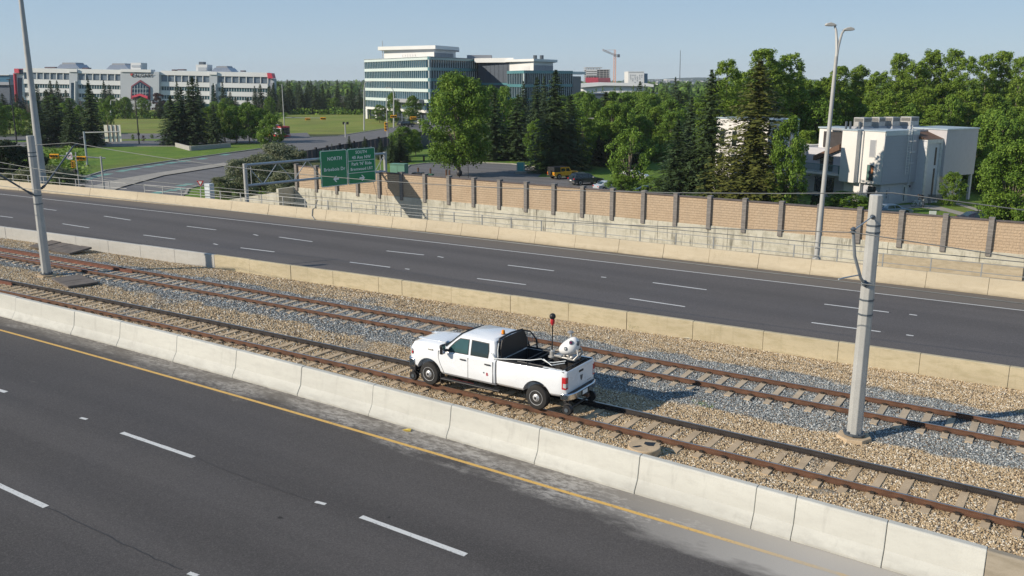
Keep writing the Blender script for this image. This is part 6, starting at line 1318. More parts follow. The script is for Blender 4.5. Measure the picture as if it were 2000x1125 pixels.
tb_('roof_coping', -1.0, 5, 3.15, 5.5, ZT, ZT+.12, coping); tb_('rear_mass', 5, 16, .8, 12, 0, ZT-.3, tw)
for b0, b1, z0, z1, cur in ((1.1, 2.0, ZT-3.05, ZT-.95, False), (1.05, 2.15, ZT-5.9, ZT-3.9, True)):
    fr_ = tb_('window', -.05, 0, b0, b1, z0, z1, wfr); tb_('pane', -.06, -.05, b0+.07, b1-.07, z0+.07, z1-.07, MT['panel_grey'] if not cur else dwin, fr_)
    if cur: tb_('curtain', -.066, -.06, b0+.68, b1-.1, z0+.1, z1-.1, plain('teal_curtain', (.08,.16,.14), .8), fr_); tb_('curtain', -.068, -.06, b0+.12, b0+.42, z0+.9, z1-.3, plain('orange_cloth', (.30,.12,.05), .8), fr_)
tb_('window', .44, .5, 1.0, 2.1, .9, 2.2, dwin); 
# ladder on the shaded side
lad = MB(); zl0, zl1 = 3.6, ZT+.7
P = lambda a, b, z: O + u_*a + v_*b + Vector((0,0,z))
lad.tube([P(3.9,-.28,zl0), P(3.9,-.28,zl1)], .035, 5); lad.tube([P(4.45,-.28,zl0), P(4.45,-.28,zl1)], .035, 5)
for k in range(20): lad.tube([P(3.9,-.28,zl0+.2+k*.32), P(4.45,-.28,zl0+.2+k*.32)], .02, 4)
for z in (5, 6.3, 7.6, 8.8):
    lad.tube([P(3.8,-.28,z), P(3.75,-.85,z), P(4.6,-.85,z), P(4.55,-.28,z)], .02, 4)
lad.build('roof_ladder', MT['panel_white'], th)
tb_('downpipe', 4.9, 5.0, -.16, -.06, 2.3, ZT, tg_); 
d_ = tb_('door', 4.6, 5.5, .28, .35, 0.1, 2.2, wfr); tb_('door_glass', 4.75, 4.9, .27, .28, .3, 2.0, MT['glass_dark'], d_); tb_('door', 2.1, 3.1, .30, .35, .1, 2.1, tg_)
for k in range(3): tb_('meter_box', 1.6, 1.75, .25, .35, 1.6-k*.35, 1.8-k*.35, MT['panel_grey'])
tb_('wall_lamp', 5.75, 5.85, .2, .35, 1.9, 2.15, MT['black'])
# stair tower
st_ = tb_('stair_tower', 6.2, 9.2, -1.1, 1.6, 0, ZT-1.0, plain('stair_tower_white', (.58,.58,.60), .9, 0, .05)); tb_('tower_frame', 6.2, 6.6, -1.25, -1.1, 0, ZT-1.0, wfr); tb_('tower_frame', 8.8, 9.2, -1.25, -1.1, 0, ZT-1.0, wfr); tb_('tower_frame', 6.6, 8.8, -1.25, -1.1, ZT-1.5, ZT-1.0, wfr)
tb_('slit_window', 8.0, 8.3, -1.13, -1.1, 4.6, ZT-2.0, MT['black']); tb_('slit_window', 8.0, 8.3, -1.13, -1.1, .8, 4.2, MT['black'])
MB().prism([(-1.3,ZT-1.0),(1.6,ZT+.0),(1.6,ZT-1.0)], 6.1, 9.3, lambda b, z, a: O + u_*a + v_*b + Vector((0,0,z))).build('tower_roof', brn, th)
# right block on posts
tb_('right_block', 9.2, 15.4, -1.6, 4, 3.2, ZT+.05, plain('mauve_grey_stucco', (.47,.45,.46), .9, 0, .05)); tb_('roof_coping', 9.1, 15.5, -1.7, 4, ZT+.05, ZT+.2, coping); tb_('carport_back', 9.5, 15.2, 1.5, 4, 0, 3.2, plain('carport_grey', (.28,.27,.28), .9)); tb_('carport_post', 12.9, 13.2, -1.5, -1.2, 0, 3.2, tg_); tb_('carport_post', 15.0, 15.3, -1.5, -1.2, 0, 3.2, tg_); tb_('garage_door', 11.0, 13.6, 1.42, 1.5, .1, 2.5, tg_)
# balconies to the left
def balcony(a0, a1, b0, b1, z):
    bl = tb_('balcony', a0, a1, b0, b1, z-.25, z, tw); mb = MB(); n = int((b1-b0)/.16)
    for k in range(n+1): p = P(a0+.05, b0+(b1-b0)*k/n, z); mb.beam(p, p+Vector((0,0,1.0)), .05, .05)
    mb.beam(P(a0+.05,b0,z+1.0), P(a0+.05,b1,z+1.0), .08, .08); n = int((a1-a0)/.16)
    for k in range(n+1): p = P(a0+(a1-a0)*k/n, b0+.05, z); mb.beam(p, p+Vector((0,0,1.0)), .05, .05)
    mb.beam(P(a0,b0+.05,z+1.0), P(a1,b0+.05,z+1.0), .08, .08); mb.build('balcony_rail', rail_g, bl)
tb_('recess_wall', 1.6, 6, 5.4, 13.0, 0, ZT-2.6, tg_); tb_('loft_wall', 2.6, 6, 5.4, 12.0, ZT-2.6, ZT-.1, tw); tb_('loft_opening', 2.5, 2.6, 8.2, 11.2, ZT-2.5, ZT-.5, tdk); tb_('roof_coping', 2.4, 6, 5.5, 12.1, ZT-.12, ZT+.05, coping)
MB().prism([(7.4,ZT-2.6),(11.4,ZT-4.2),(11.4,ZT-3.6),(7.4,ZT-1.9)], 1.1, 2.45, lambda b, z, a: O + u_*a + v_*b + Vector((0,0,z))).build('lean_roof', brn, th)
balcony(-.3, 1.6, 6.0, 12.4, 3.3); tb_('balcony_door', 1.5, 1.6, 8.6, 10.6, 3.3, 5.2, dwin); tb_('patio_window', 1.5, 1.6, 8.2, 11.2, .6, 2.5, dwin)
tb_('party_wall', -1.0, 5, 13.0, 13.9, 0, ZT-2.4, tw); tb_('loft_block', .6, 6, 13.9, 21, 0, ZT-2.4, tw); tb_('opening', .5, .59, 15.4, 18.4, 3.4, 5.5, tdk); balcony(-1.0, .6, 14.6, 19.4, 3.3); tb_('patio_window', .5, .59, 15.6, 18.6, .5, 2.4, dwin)
tb_('garden_wall', -4.5, -4.2, 13.5, 24, 0, 1.9, tw); tb_('garden_wall', -4.2, .5, 13.2, 13.5, 0, 2.0, tw); tb_('garden_wall_pier', -4.7, -4.0, 18.6, 21.4, 0, 2.9, tw)
# roof units
for k, (px, w) in enumerate(((1683, 1.5), (1713, 1.2), (1739, 1.4), (1774, 1.55))):
    Q = atd(px, 262, depth(O)+4+k*.8); q = XY(Q) + Vector((0,0,O.z+ZT)); ac = empty('air_unit', q, TH, ); ac.parent = th
    MB().prism([(-w*.7,-w*.7),(w*.7,-w*.7),(w*.7,w*.7),(-w*.7,w*.7)], 0, .35, lambda u, v, t: Vector((u*(1-t*.5), v*(1-t*.5), t))).build('unit_base', MT['panel_grey'], ac); MB().box(-w*.5, w*.5, -w*.5, w*.5, .35, 1.45).build('unit_housing', MT['scuffed'], ac, bevel=.03); mb = MB()
    for j in range(5): mb.box(-w*.51, -w*.5, -w*.42, w*.42, .95+j*.08, .99+j*.08); mb.box(-w*.42, w*.42, -w*.51, -w*.5, .95+j*.08, .99+j*.08)
    mb.build('unit_louvre', MT['black'], ac)
for px in (1652, 1660, 1678): Q = atd(px, 255, depth(O)+3); q = XY(Q)+Vector((0,0,O.z+ZT)); MB().tube([q, q+Vector((0,0,1.0))], .15, 8).build('vent_pipe', MT['steel_dark'], th)
MB().prism([(2,1),(14,1),(14,10),(2,10)], O.z+ZT-.25, O.z+ZT-.02, lambda u, v, t: Vector((O.x,O.y,0))+u_*u+v_*v+Vector((0,0,t))).build('flat_roof', MT['panel_grey'], th)
# second block behind the spruces
th2 = empty('townhouse_block', label='white townhouse block mostly hidden behind the dark spruces, left of the balconies', cat='building')
O2 = G(1535, 412); O2.z = -4.4; Z2 = hgt(G(1285, 398), 234)
def t2(name, a0, a1, b0, b1, z0, z1, m, parent=None): return tb_(name, a0, a1, b0, b1, z0, z1, m, parent or th2, 0, O2)
bl_ = (XY(G(1285, 398)) - XY(O2)).dot(v_)
t2('upper_storeys', 0, 5, 3.5, bl_, 3.2, Z2, tw); t2('ground_storey', 1.2, 5, 3.5, bl_, 0, 3.2, tg_); t2('roof_coping', -.1, 5, 3.4, bl_+.1, Z2, Z2+.15, coping)
for b in [3.9+(bl_-4.3)*k/3 for k in range(4)]: t2('pier', -.3, 1.2, b-.35, b+.35, 0, 3.2, tw)
for b in [4.2+(bl_-5.8)*k/3 for k in range(4)]:
    for z in (4.0, 6.8):
        w_ = t2('window', -.05, 0, b, b+.95, z, z+1.9, wfr); t2('pane', -.065, -.05, b+.08, b+.87, z+.08, z+1.82, dwin, w_)
for b in (4.6, bl_-3.6): t2('patio_opening', 1.14, 1.2, b, b+2.2, .1, 2.6, tdk); t2('patio_door', 1.08, 1.14, b+1.2, b+2.0, .1, 2.3, wfr)
# sliver of another block at the right edge
th3 = empty('townhouse_block', label='white townhouse corner cut by the right edge behind the trees', cat='building'); O3 = G(1996, 388); O3.z = -4.4; tb_('wall', 0, 8, -8, 0, 0, 8.5, tw, th3, 0, O3); tb_('window', -.05, 0, -2.6, -1.6, 4, 6, dwin, th3, 0, O3); tb_('roof_coping', -.1, 8, -8.1, .1, 8.5, 8.7, coping, th3, 0, O3)
# ---------------------------------------------------------------- trees
def leafmat(name, a, b, trans=.25, rough=.6):
    q = NT(name); oi = q.n('ShaderNodeObjectInfo'); rnd = oi.outputs['Random']
    at = q.n('ShaderNodeAttribute', attribute_name='tint').outputs['Fac']
    c = q.mix(at, a, b); c = q.mix(q.math('MULTIPLY', rnd, .35), c, tuple((a[i]*.6+b[i]*.4)*(1.0, .88, .7)[i] for i in range(3)))
    q.set(q.b.inputs['Base Color'], c); q.b.inputs['Roughness'].default_value = rough; q.b.inputs['Specular IOR Level'].default_value = .25
    tr_ = q.n('ShaderNodeBsdfTranslucent', {'Color': q.mix(.5, c, (.16,.22,.02))}); ms = q.n('ShaderNodeMixShader', {0: trans, 1: q.b.outputs[0], 2: tr_.outputs[0]}); q.t.links.new(ms.outputs[0], q.out.inputs[0]); return q.m
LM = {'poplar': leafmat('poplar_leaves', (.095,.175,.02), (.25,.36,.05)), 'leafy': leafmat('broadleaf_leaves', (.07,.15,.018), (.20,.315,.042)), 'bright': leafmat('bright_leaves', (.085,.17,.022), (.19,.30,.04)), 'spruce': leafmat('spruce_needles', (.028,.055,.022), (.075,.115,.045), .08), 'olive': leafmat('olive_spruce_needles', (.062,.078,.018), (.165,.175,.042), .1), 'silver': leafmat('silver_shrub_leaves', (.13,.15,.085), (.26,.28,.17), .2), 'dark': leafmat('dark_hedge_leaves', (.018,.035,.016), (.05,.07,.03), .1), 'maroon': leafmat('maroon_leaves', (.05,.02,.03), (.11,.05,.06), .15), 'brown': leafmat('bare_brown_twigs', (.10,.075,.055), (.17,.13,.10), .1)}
bark = plain('grey_bark', (.20,.165,.13), .95, 0, .3, 3, .5, 12); bark_d = plain('dark_bark', (.09,.07,.055), .95, 0, .3, 3)
ZS = [.75]
def mk_leaf(vs, fs, ts, c, n, size, rr, asp=.62):
    a = n.orthogonal().normalized(); b_ = n.cross(a); t = rr.uniform(0, 6.28); u = a*math.cos(t)+b_*math.sin(t); w = n.cross(u); k = len(vs); s = size*rr.uniform(.6,1.25); u.z *= ZS[0]; w.z *= ZS[0]
    vs += [c-u*s, c-w*s*asp, c+u*s, c+w*s*asp]; fs.append((k,k+1,k+2,k+3)); ts.append(rr.random())
def fin_leaves(name, vs, fs, ts, m):
    me = bpy.data.meshes.new(name); me.from_pydata([tuple(v) for v in vs], [], fs); at = me.attributes.new('tint', 'FLOAT', 'FACE'); at.data.foreach_set('value', ts); me.materials.append(m); me.update(); return me
def rnd_dir(rr):
    z = rr.uniform(-1,1); t = rr.uniform(0,6.283); r = math.sqrt(1-z*z); return Vector((r*math.cos(t), r*math.sin(t), z))
def broad(seed, mat, nblob=46, nleaf=6500, z0=.18, prof='round', leaf=.016, trunk_h=.30, limbs=9):
    # unit tree: height 1, crown radius ~.5 (scaled in x, y afterwards)
    rr = random.Random(seed); blobs = []; ZS[0] = {'tall': .38, 'round': .75, 'shrub': 1.0}.get(prof, .7)
    for k in range(nblob):
        t = rr.random(); z = z0 + (1-z0-.05)*t
        if prof == 'round': R = .46*math.sin(math.pi*min(1,max(.08,(t*.86+.12))))**.6
        elif prof == 'tall': R = .45*(math.sin(math.pi*(t*.80+.14)))**.5 * (1.0 - .42*t)
        elif prof == 'shrub': R = .48*math.sqrt(max(.05,1-t*t*.85))
        else: R = .46*(1-t)**.5*.9+.05
        a = rr.uniform(0,6.283); r = R*math.sqrt(rr.uniform(.05,1)); br = rr.uniform(.05,.105)*(1.25 if prof=='shrub' else 1)*(1.0 if prof != 'tall' else (1.15-.45*t))
        blobs.append((Vector((r*math.cos(a), r*math.sin(a), min(z, 1-br*.75))), br))
    vs, fs, ts = [], [], []; tot = sum(b[1]**2 for b in blobs)
    for c, br in blobs:
        n = int(nleaf*br*br/tot); tb = rr.uniform(-.4,.4)
        for _ in range(n):
            d = rnd_dir(rr)
            if d.z < -.3 and rr.random() < .5: d.z *= -1
            rad = br*(rr.random()**.35)*rr.uniform(.85,1.18); p = c + Vector((d.x*rad*1.1, d.y*rad*1.1, d.z*rad*(.42 if prof == 'tall' else .8)))
            if p.z < .01: continue
            nn = (d*.9 + rnd_dir(rr)*.9 + Vector((0,0,.35))).normalized(); mk_leaf(vs, fs, ts, p, nn, leaf, rr); ts[-1] = min(1, max(0, ts[-1]+tb))
    crown = fin_leaves('crown', vs, fs, ts, mat); mb = MB(); mb.tube([(0,0,0),(.012,0,trunk_h*.5),(0,.01,trunk_h),(.01,0,.62),(0,0,.86)], [.030,.023,.018,.011,.003], 7)
    for k in range(limbs):
        c, br = blobs[rr.randrange(len(blobs))]; h = min(c.z*.75, trunk_h + rr.uniform(0,.25)); mb.tube([(0,0,h*.9), ((c.x*.5), c.y*.5, (h+c.z)/2+.01), tuple(c)], [.011,.007,.002], 5)
    return crown, mb.mesh('trunk', bark, smooth=True)
def conifer(seed, mat, tiers=26, nb=10, droop=.10, leaf=.016, ragged=.25, z0=.06, gaps=0.0, barkm=None):
    rr = random.Random(seed); vs, fs, ts = [], [], []; ZS[0] = .42
    for i in range(tiers):
        t = i/(tiers-1); z = z0 + (1-z0-.015)*t; R = .50*(1-t)**.72*(1-.25*math.exp(-t*14)) + .012
        n = max(4, int(nb*(1-t*.55)))
        for k in range(n):
            if rr.random() < gaps: continue
            a = 6.283*(k+rr.random()*.8)/n + i*1.1; L = R*rr.uniform(1-ragged, 1+ragged*.45); zz = z + rr.uniform(-.012,.012); m = max(3, int(L/.5*15)); tb = rr.uniform(-.2,.2)
            for j in range(m):
                s = (j+.6)/m; r = L*s; dz = -droop*L*2*s*s + .035*s**3; wdt = .085*L/.5*(1-s*.65)+.006
                for side in (-1, 0, 1):
                    off = side*wdt*rr.uniform(.4,1); c = Vector((r*math.cos(a)-off*math.sin(a), r*math.sin(a)+off*math.cos(a), zz+dz-abs(off)*.25+rr.uniform(-.006,.004)))
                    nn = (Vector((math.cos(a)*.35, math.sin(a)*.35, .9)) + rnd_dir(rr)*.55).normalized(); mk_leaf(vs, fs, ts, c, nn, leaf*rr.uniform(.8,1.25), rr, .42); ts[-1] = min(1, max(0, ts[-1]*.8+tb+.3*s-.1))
    for j in range(14): mk_leaf(vs, fs, ts, Vector((rr.uniform(-.006,.006), rr.uniform(-.006,.006), .97+.03*j/14)), Vector((rr.uniform(-1,1),rr.uniform(-1,1),.2)).normalized(), .012, rr, .4)
    mb = MB(); mb.tube([(0,0,0),(0,0,.5),(0,0,.97)], [.022,.013,.002], 6); return fin_leaves('crown', vs, fs, ts, mat), mb.mesh('trunk', barkm or bark_d, smooth=True)
KIND = {
 'poplar': [broad(s, LM['poplar'], 250, 24000, .07, 'tall', .0185, .2, 12) for s in (1,2,3)],
 'leafy': [broad(s, LM['leafy'], 130, 12000, .12, 'round', .0215, .26, 10) for s in (11,12,13)],
 'big': [broad(21, LM['leafy'], 190, 26000, .13, 'round', .0165, .16, 16)],
 'loose': [broad(s, LM['bright'], 70, 4800, .16, 'round', .022, .2, 18) for s in (31,32)],
 'bright': [broad(s, LM['bright'], 95, 8500, .08, 'round', .0225, .2, 8) for s in (41,42)],
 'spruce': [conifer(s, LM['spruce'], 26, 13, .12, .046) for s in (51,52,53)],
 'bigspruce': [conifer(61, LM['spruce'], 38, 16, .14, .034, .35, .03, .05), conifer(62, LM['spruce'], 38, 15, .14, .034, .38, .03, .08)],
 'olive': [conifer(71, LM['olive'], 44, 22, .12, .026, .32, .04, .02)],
 'silver': [broad(s, LM['silver'], 120, 13000, .02, 'shrub', .018, .1, 14) for s in (81,82)],
 'hedge': [broad(91, LM['dark'], 54, 7000, .02, 'shrub', .028, .08, 4)],
 'column': [broad(101, LM['leafy'], 44, 3200, .04, 'tall', .04, .1, 3)],
 'maroon': [broad(111, LM['maroon'], 42, 4200, .08, 'round', .03, .15, 6)],
 'bare': [broad(121, LM['brown'], 36, 1500, .14, 'tall', .014, .2, 14)],
}
NM = {'poplar': 'poplar_tree', 'leafy': 'leafy_tree', 'big': 'leafy_tree', 'loose': 'young_tree', 'bright': 'leafy_tree', 'spruce': 'spruce_tree', 'bigspruce': 'spruce_tree', 'olive': 'spruce_tree', 'silver': 'shrub', 'hedge': 'shrub', 'column': 'columnar_tree', 'maroon': 'maroon_tree', 'bare': 'bare_tree'}
CT = {'silver': 'shrub', 'hedge': 'shrub'}
tn = [0]; TREES = []
def tree(kind, px, yb, yt, w, label, group=None, lean=0, lift=0, dist=None):
    tn[0] += 1; rr = random.Random(tn[0]*17+3)
    b = G(px, yb) if dist is None else Vector((atd(px, 300, dist).x, atd(px, 300, dist).y, -4.4)); h = hgt(b, yt); D = depth(b); W = w/F_PX*D; cr, tk = KIND[kind][rr.randrange(len(KIND[kind]))]
    root = empty(NM[kind], (b.x, b.y, -4.42), rr.uniform(0, 6.28), label=label, cat=CT.get(kind, 'tree'), group=group)
    W *= {'spruce': 1.28, 'bigspruce': 1.45, 'olive': 1.55}.get(kind, 1.0); sc = (W*1.06, W*1.06, h); linked(cr, 'crown', root, scale=sc); ws = max(.6, min(1.0, h/W)); linked(tk, 'trunk', root, scale=(W if W < h*.7 else h*.7, W if W < h*.7 else h*.7, h)); return root
T = tree
# park beside the turning circle
T('big', 896, 344, 137, 140, 'large broad leafy tree with a pale trunk on the grass edge, centre of the picture')
T('leafy', 955, 300, 165, 75, 'broad leafy tree just behind and right of the large central tree'); T('leafy', 985, 290, 168, 60, 'leafy tree between the large central tree and the spruces')
T('spruce', 966, 313, 182, 62, 'dark spruce on the lawn just right of the large central tree'); T('spruce', 1011, 313, 186, 62, 'dark spruce second to the right of the large central tree')
T('bright', 1046, 325, 232, 46, 'bright green small tree squeezed left of the tallest park spruce'); T('bigspruce', 1083, 336, 138, 86, 'tallest dark spruce in the park, left behind the yellow off-roader', )
T('spruce', 1048, 285, 152, 50, 'tall dark spruce behind the small bright green tree'); T('bigspruce', 1113, 331, 190, 74, 'broad dark spruce directly behind the yellow off-roader')
T('leafy', 930, 285, 205, 44, 'small leafy tree on the park lawn right of the central trunk'); T('spruce', 782, 316, 262, 40, 'short spruce in the bushes before the plank fence, left of the park'); T('leafy', 787, 306, 246, 58, 'round leafy bush tree in front of the plank fence'); T('leafy', 812, 303, 252, 34, 'small leafy tree right of the round bush by the plank fence')
for px, yb, yt, w, lb in ((683,300,266,17,'small young spruce by the board fence above the left green sign'), (713,297,267,16,'small young spruce by the board fence above the right green sign'), (745,312,270,18,'small young spruce right of the green signs'), (766,318,265,26,'dark young spruce just right of the gantry end'), (649,303,281,10,'tiny young spruce left above the green signs')): T('spruce', px, yb, yt, w, lb)
for k, (px, yb, yt, w) in enumerate(((1150,318,262,70), (1178,322,268,66), (1205,326,275,60), (1232,330,285,60))): T('hedge', px, yb, yt, w, 'dark dense bush in the hedge behind the parked cars', 'hedge bushes behind the parked cars')
T('loose', 1228, 390, 246, 92, 'loose bright young tree with pale stems behind the silver car'); T('bright', 1212, 392, 338, 60, 'low bright bush in front of the silver car by the wall'); T('bright', 1272, 395, 345, 70, 'low bright bush by the wall left of the dark spruces')
T('bigspruce', 1318, 402, 236, 84, 'dark ragged spruce with a brownish top at the left end of the townhouses'); T('bigspruce', 1378, 405, 138, 92, 'very tall dark spruce with thin top before the white townhouse'); T('spruce', 1350, 400, 262, 44, 'shorter dark spruce between the two ragged townhouse spruces')
T('olive', 1468, 418, 122, 150, 'huge olive green spruce with sweeping branches before the townhouses'); T('spruce', 1345, 330, 190, 50, 'narrow dark spruce behind the townhouse roof, left')
# tall poplars and trees behind the townhouses
pop = [(1408,372,104,104),(1478,356,86,132),(1529,352,92,110),(1568,350,165,90),(1610,352,190,80),(1568,372,250,80)]
plab = ['tall loose poplar left of the huge olive spruce, reaching into the sky', 'tallest poplar standing behind the huge olive spruce', 'tall narrow-topped poplar just right of the huge olive spruce top', 'poplar crown between the olive spruce and the right street lamp', 'leafy poplar touching the right street lamp pole, before the balconies', 'leafy poplar behind the left balconies of the townhouse']
for (px, yb, yt, w), lb in zip(pop, plab): T('poplar', px, yb, yt, w, lb)
for px, yb, yt, w, lb in ((1440,362,128,104,'broad poplar filling the gap left of the huge olive spruce top'), (1502,348,112,104,'broad poplar directly behind the top of the huge olive spruce'), (1385,364,158,90,'shorter poplar behind the very tall thin spruce'), (1598,346,150,88,'poplar crown just left of the right street lamp pole')): T('poplar', px, yb, yt, w, lb)
rr = random.Random(77)
tops = [(1590,150),(1625,122),(1662,116),(1700,128),(1738,96),(1772,106),(1800,84),(1838,84),(1868,100),(1905,94),(1935,92),(1968,100),(1998,96),(2030,100),(1560,145),(1540,130)]
for k, (px, yt) in enumerate(tops): T('poplar', px, 335+rr.uniform(-8,8), yt, rr.uniform(72,92), 'tall poplar in the dense row behind the white townhouses', 'poplars behind the townhouses')
for k in range(16): px = 1580+k*30+rr.uniform(-8,8); T('poplar' if k%3 else 'leafy', px, 352+rr.uniform(-4,6), 150+rr.uniform(-12,55), rr.uniform(70,95), 'mid-height leafy tree in front of the poplar row behind the townhouses', 'mid-height trees behind the townhouses')
for k in range(8): px = 1900+k*22; T('leafy', px, 375+rr.uniform(-6,10), 205+rr.uniform(-15,45), rr.uniform(70,100), 'dark leafy tree at the right edge behind the lawn paths', 'trees at the right edge')
T('big', 1965, 470, 268, 130, 'leafy tree with spreading limbs in front of the lawn paths at the right edge'); T('leafy', 1990, 440, 285, 110, 'leafy crown at the very right edge over the wall'); T('bright', 1857, 402, 334, 52, 'small bright tree beside the stair tower of the townhouse'); T('leafy', 1650, 425, 372, 92, 'round dark green garden bush with reddish tips below the balconies'); T('hedge', 1690, 424, 388, 40, 'low dark bush right of the round garden bush'); T('leafy', 1532, 428, 225, 76, 'dark leafy tree between the huge olive spruce and the balconies'); T('hedge', 1592, 420, 380, 30, 'low dark bush by the garden wall beside the lamp pole')
# middle distance woods, centre right
for k in range(46):
    px = 1100 + rr.uniform(0, 330); yb = rr.uniform(235, 325); s = (yb-156)/100.0; kd = rr.choice(['leafy','leafy','bright','bright','leafy','poplar','leafy','spruce']); T(kd, px, yb, max(178, yb - rr.uniform(70, 95)*s**.6), rr.uniform(48,72)*s**.5, {'leafy': 'green leafy tree in the middle-distance wood beyond the car park', 'bright': 'bright green leafy tree in the middle-distance wood', 'spruce': 'dark spruce in the middle-distance wood beyond the car park', 'poplar': 'upright leafy tree in the middle-distance wood'}[kd], 'middle-distance wood')
for px, yb, yt, w, lb in ((1088,260,185,46,'leafy tree'),(1120,300,215,60,'leafy tree'),(1150,290,178,50,'leafy tree')): T('leafy', px, yb, yt, w, 'green leafy tree in the middle-distance wood beyond the car park', 'middle-distance wood')
T('spruce', 1247, 255, 160, 40, 'pointed spruce standing before the white apartment tower'); T('spruce', 1316, 240, 152, 26, 'slim spruce top breaking the horizon right of the apartment tower'); T('spruce', 1300, 232, 166, 22, 'short slim spruce beside the slim horizon spruce')
for px, yt in ((1155,171),(1163,167),(1177,163),(1199,162),(1211,162),(1235,160),(1258,158)): T('column', px, 214, yt, 9, 'narrow columnar poplar in the row before the low white round building', 'columnar poplars before the round building')
# trees in front of the glass offices
for px, yb, yt, w, kd, lb in ((742,240,204,34,'leafy','bush-like leafy tree at the left foot of the glass office'), (768,245,180,30,'leafy','leafy tree by the columns of the glass office'), (806,243,186,38,'leafy','leafy tree before the entrance of the glass office'), (830,240,190,34,'leafy','leafy tree at the right corner of the glass office'), (1002,270,190,44,'bright','bright leafy tree before the lower glass office'), (1022,262,160,36,'spruce','spruce before the slate office wing'), (1062,262,150,34,'spruce','slim spruce before the lower glass office')): T(kd, px, yb, yt, w, lb)
for k in range(9): T('leafy', 1000+k*14, 240+rr.uniform(-6,6), 182+rr.uniform(-6,12), 34, 'leafy tree at the foot of the lower glass office', 'trees at the lower glass office')
# belt of spruces beyond the meadow
for k in range(34):
    px = 528 + k*5.9 + rr.uniform(-3,3); kd = 'spruce' if rr.random() < .72 else rr.choice(['leafy','bare','bright'])
    T(kd, px, 220+rr.uniform(-7,4), (158 if kd == 'spruce' else 182)+rr.uniform(-2,20), rr.uniform(20,27), {'spruce': 'dark spruce in the belt beyond the meadow between the two big buildings', 'leafy': 'small leafy tree in the belt beyond the meadow', 'bright': 'bright small tree in the belt beyond the meadow', 'bare': 'brownish half-bare tree in the belt beyond the meadow'}[kd], 'tree belt beyond the meadow')
# trees before the campus building
for px, yt in ((77,165),(104,158),(118,158),(133,176),(178,152),(208,158),(218,166),(70,175),(92,178),(350,160),(372,158),(390,155),(421,163),(438,160),(452,180),(500,168),(511,165),(527,170)): T('spruce', px, 221+rr.uniform(-6,6), yt, rr.uniform(18,26), 'dark spruce standing close before the white campus building', 'spruces before the campus building')
for k in range(26):
    px = -10 + k*21.5 + rr.uniform(-6,6)
    if 250 < px < 262 or 285 < px < 297: continue
    kd = rr.choice(['leafy','leafy','bright','spruce','bare']); T(kd, px, 228+rr.uniform(-4,5), 186+rr.uniform(-4,14), rr.uniform(24,36), {'leafy': 'leafy tree on the campus lawn before the white building', 'bright': 'bright leafy tree on the campus lawn', 'spruce': 'short dark spruce on the campus lawn', 'bare': 'brownish thin tree on the campus lawn'}[kd], 'trees on the campus lawn')
T('maroon', 312, 222, 180, 34, 'maroon-leaved tree right of the gabled campus entrance'); T('leafy', 245, 232, 190, 34, 'round green tree left of the gabled campus entrance'); T('leafy', 283, 230, 190, 30, 'round green tree below the gabled campus entrance')
# left middle: large spruces on the verge
for px, yb, yt, w, lb in ((82,286,196,46,'large dark spruce nearest the tall light mast, left verge'), (116,284,190,52,'large dark spruce second right of the tall light mast'), (145,288,196,44,'large dark spruce between the light mast and the cantilever sign'), (184,285,164,52,'tallest dark spruce left of the cantilever sign'),
    (340,283,188,54,'dark spruce at the left end of the planter wall'), (362,282,172,44,'dark spruce second at the planter wall'), (385,282,152,56,'tallest dark spruce above the planter wall'), (422,283,205,30,'slim dark spruce at the right end of the planter wall'), (100,262,176,40,'dark spruce behind the verge spruces at left')): T('spruce', px, yb, yt, w, lb)
T('bare', 60, 262, 168, 34, 'thin brownish tree behind the tall light mast'); T('bright', 128, 262, 200, 40, 'bright leafy tree behind the left verge spruces'); T('leafy', 160, 262, 205, 34, 'leafy tree behind the left verge spruces'); T('bright', 212, 262, 196, 30, 'bright slim tree right of the tallest left spruce'); T('leafy', 20, 262, 205, 60, 'leafy tree at the left edge of the verge'); T('bright', 45, 265, 210, 44, 'bright young tree at the left edge'); T('leafy', -10, 275, 190, 60, 'leafy tree cut by the left edge')
for px, yb, yt, w in ((408,278,208,44), (440,278,200,50), (462,279,204,56), (488,280,200,56), (508,277,210,50)): T('leafy', px, yb, yt, w, 'rounded leafy tree in the cluster before the city bus', 'leafy cluster before the bus')
T('leafy', 532, 297, 222, 56, 'dark green leafy tree overlapping the front of the bus'); T('bright', 260, 273, 262, 7, 'tiny green bush by the dark light pole'); T('maroon', 281, 277, 264, 9, 'small maroon bush by the dark light pole'); T('bright', 297, 270, 262, 8, 'tiny round green bush right of the dark light pole')
# silver shrubs by the wing wall, left bushes
for px, yb, yt, w, lb in ((545,372,278,100,'tall silvery olive shrub behind the gantry, its upper right crown'), (510,382,300,90,'silvery olive shrub behind the middle of the gantry'), (470,385,310,70,'silvery olive shrub at the left post of the gantry'), (585,372,292,60,'silvery olive shrub left of the first wall post'), (560,395,330,70,'low silvery shrub spilling over the wing wall'), (430,388,345,40,'small dry silvery shrub left of the gantry post')): T('silver', px, yb, yt, w, lb)
for px, yb, yt, w, lb in ((100,388,322,90,'grey green shrub behind the light mast base'), (140,384,330,60,'grey green shrub left of the slim signal post'), (60,388,326,60,'grey green shrub between the left pole and the light mast'), (25,385,335,50,'grey green shrub at the far left behind the railing')): T('silver', px, yb, yt, w, lb)
for px, yb, yt, w in ((8,352,272,90),(45,350,285,70),(-30,352,275,70),(75,345,295,50)): T('hedge', px, yb, yt, w, 'dark dense shrub behind the left railing and poles', 'dark shrubs at the left edge')
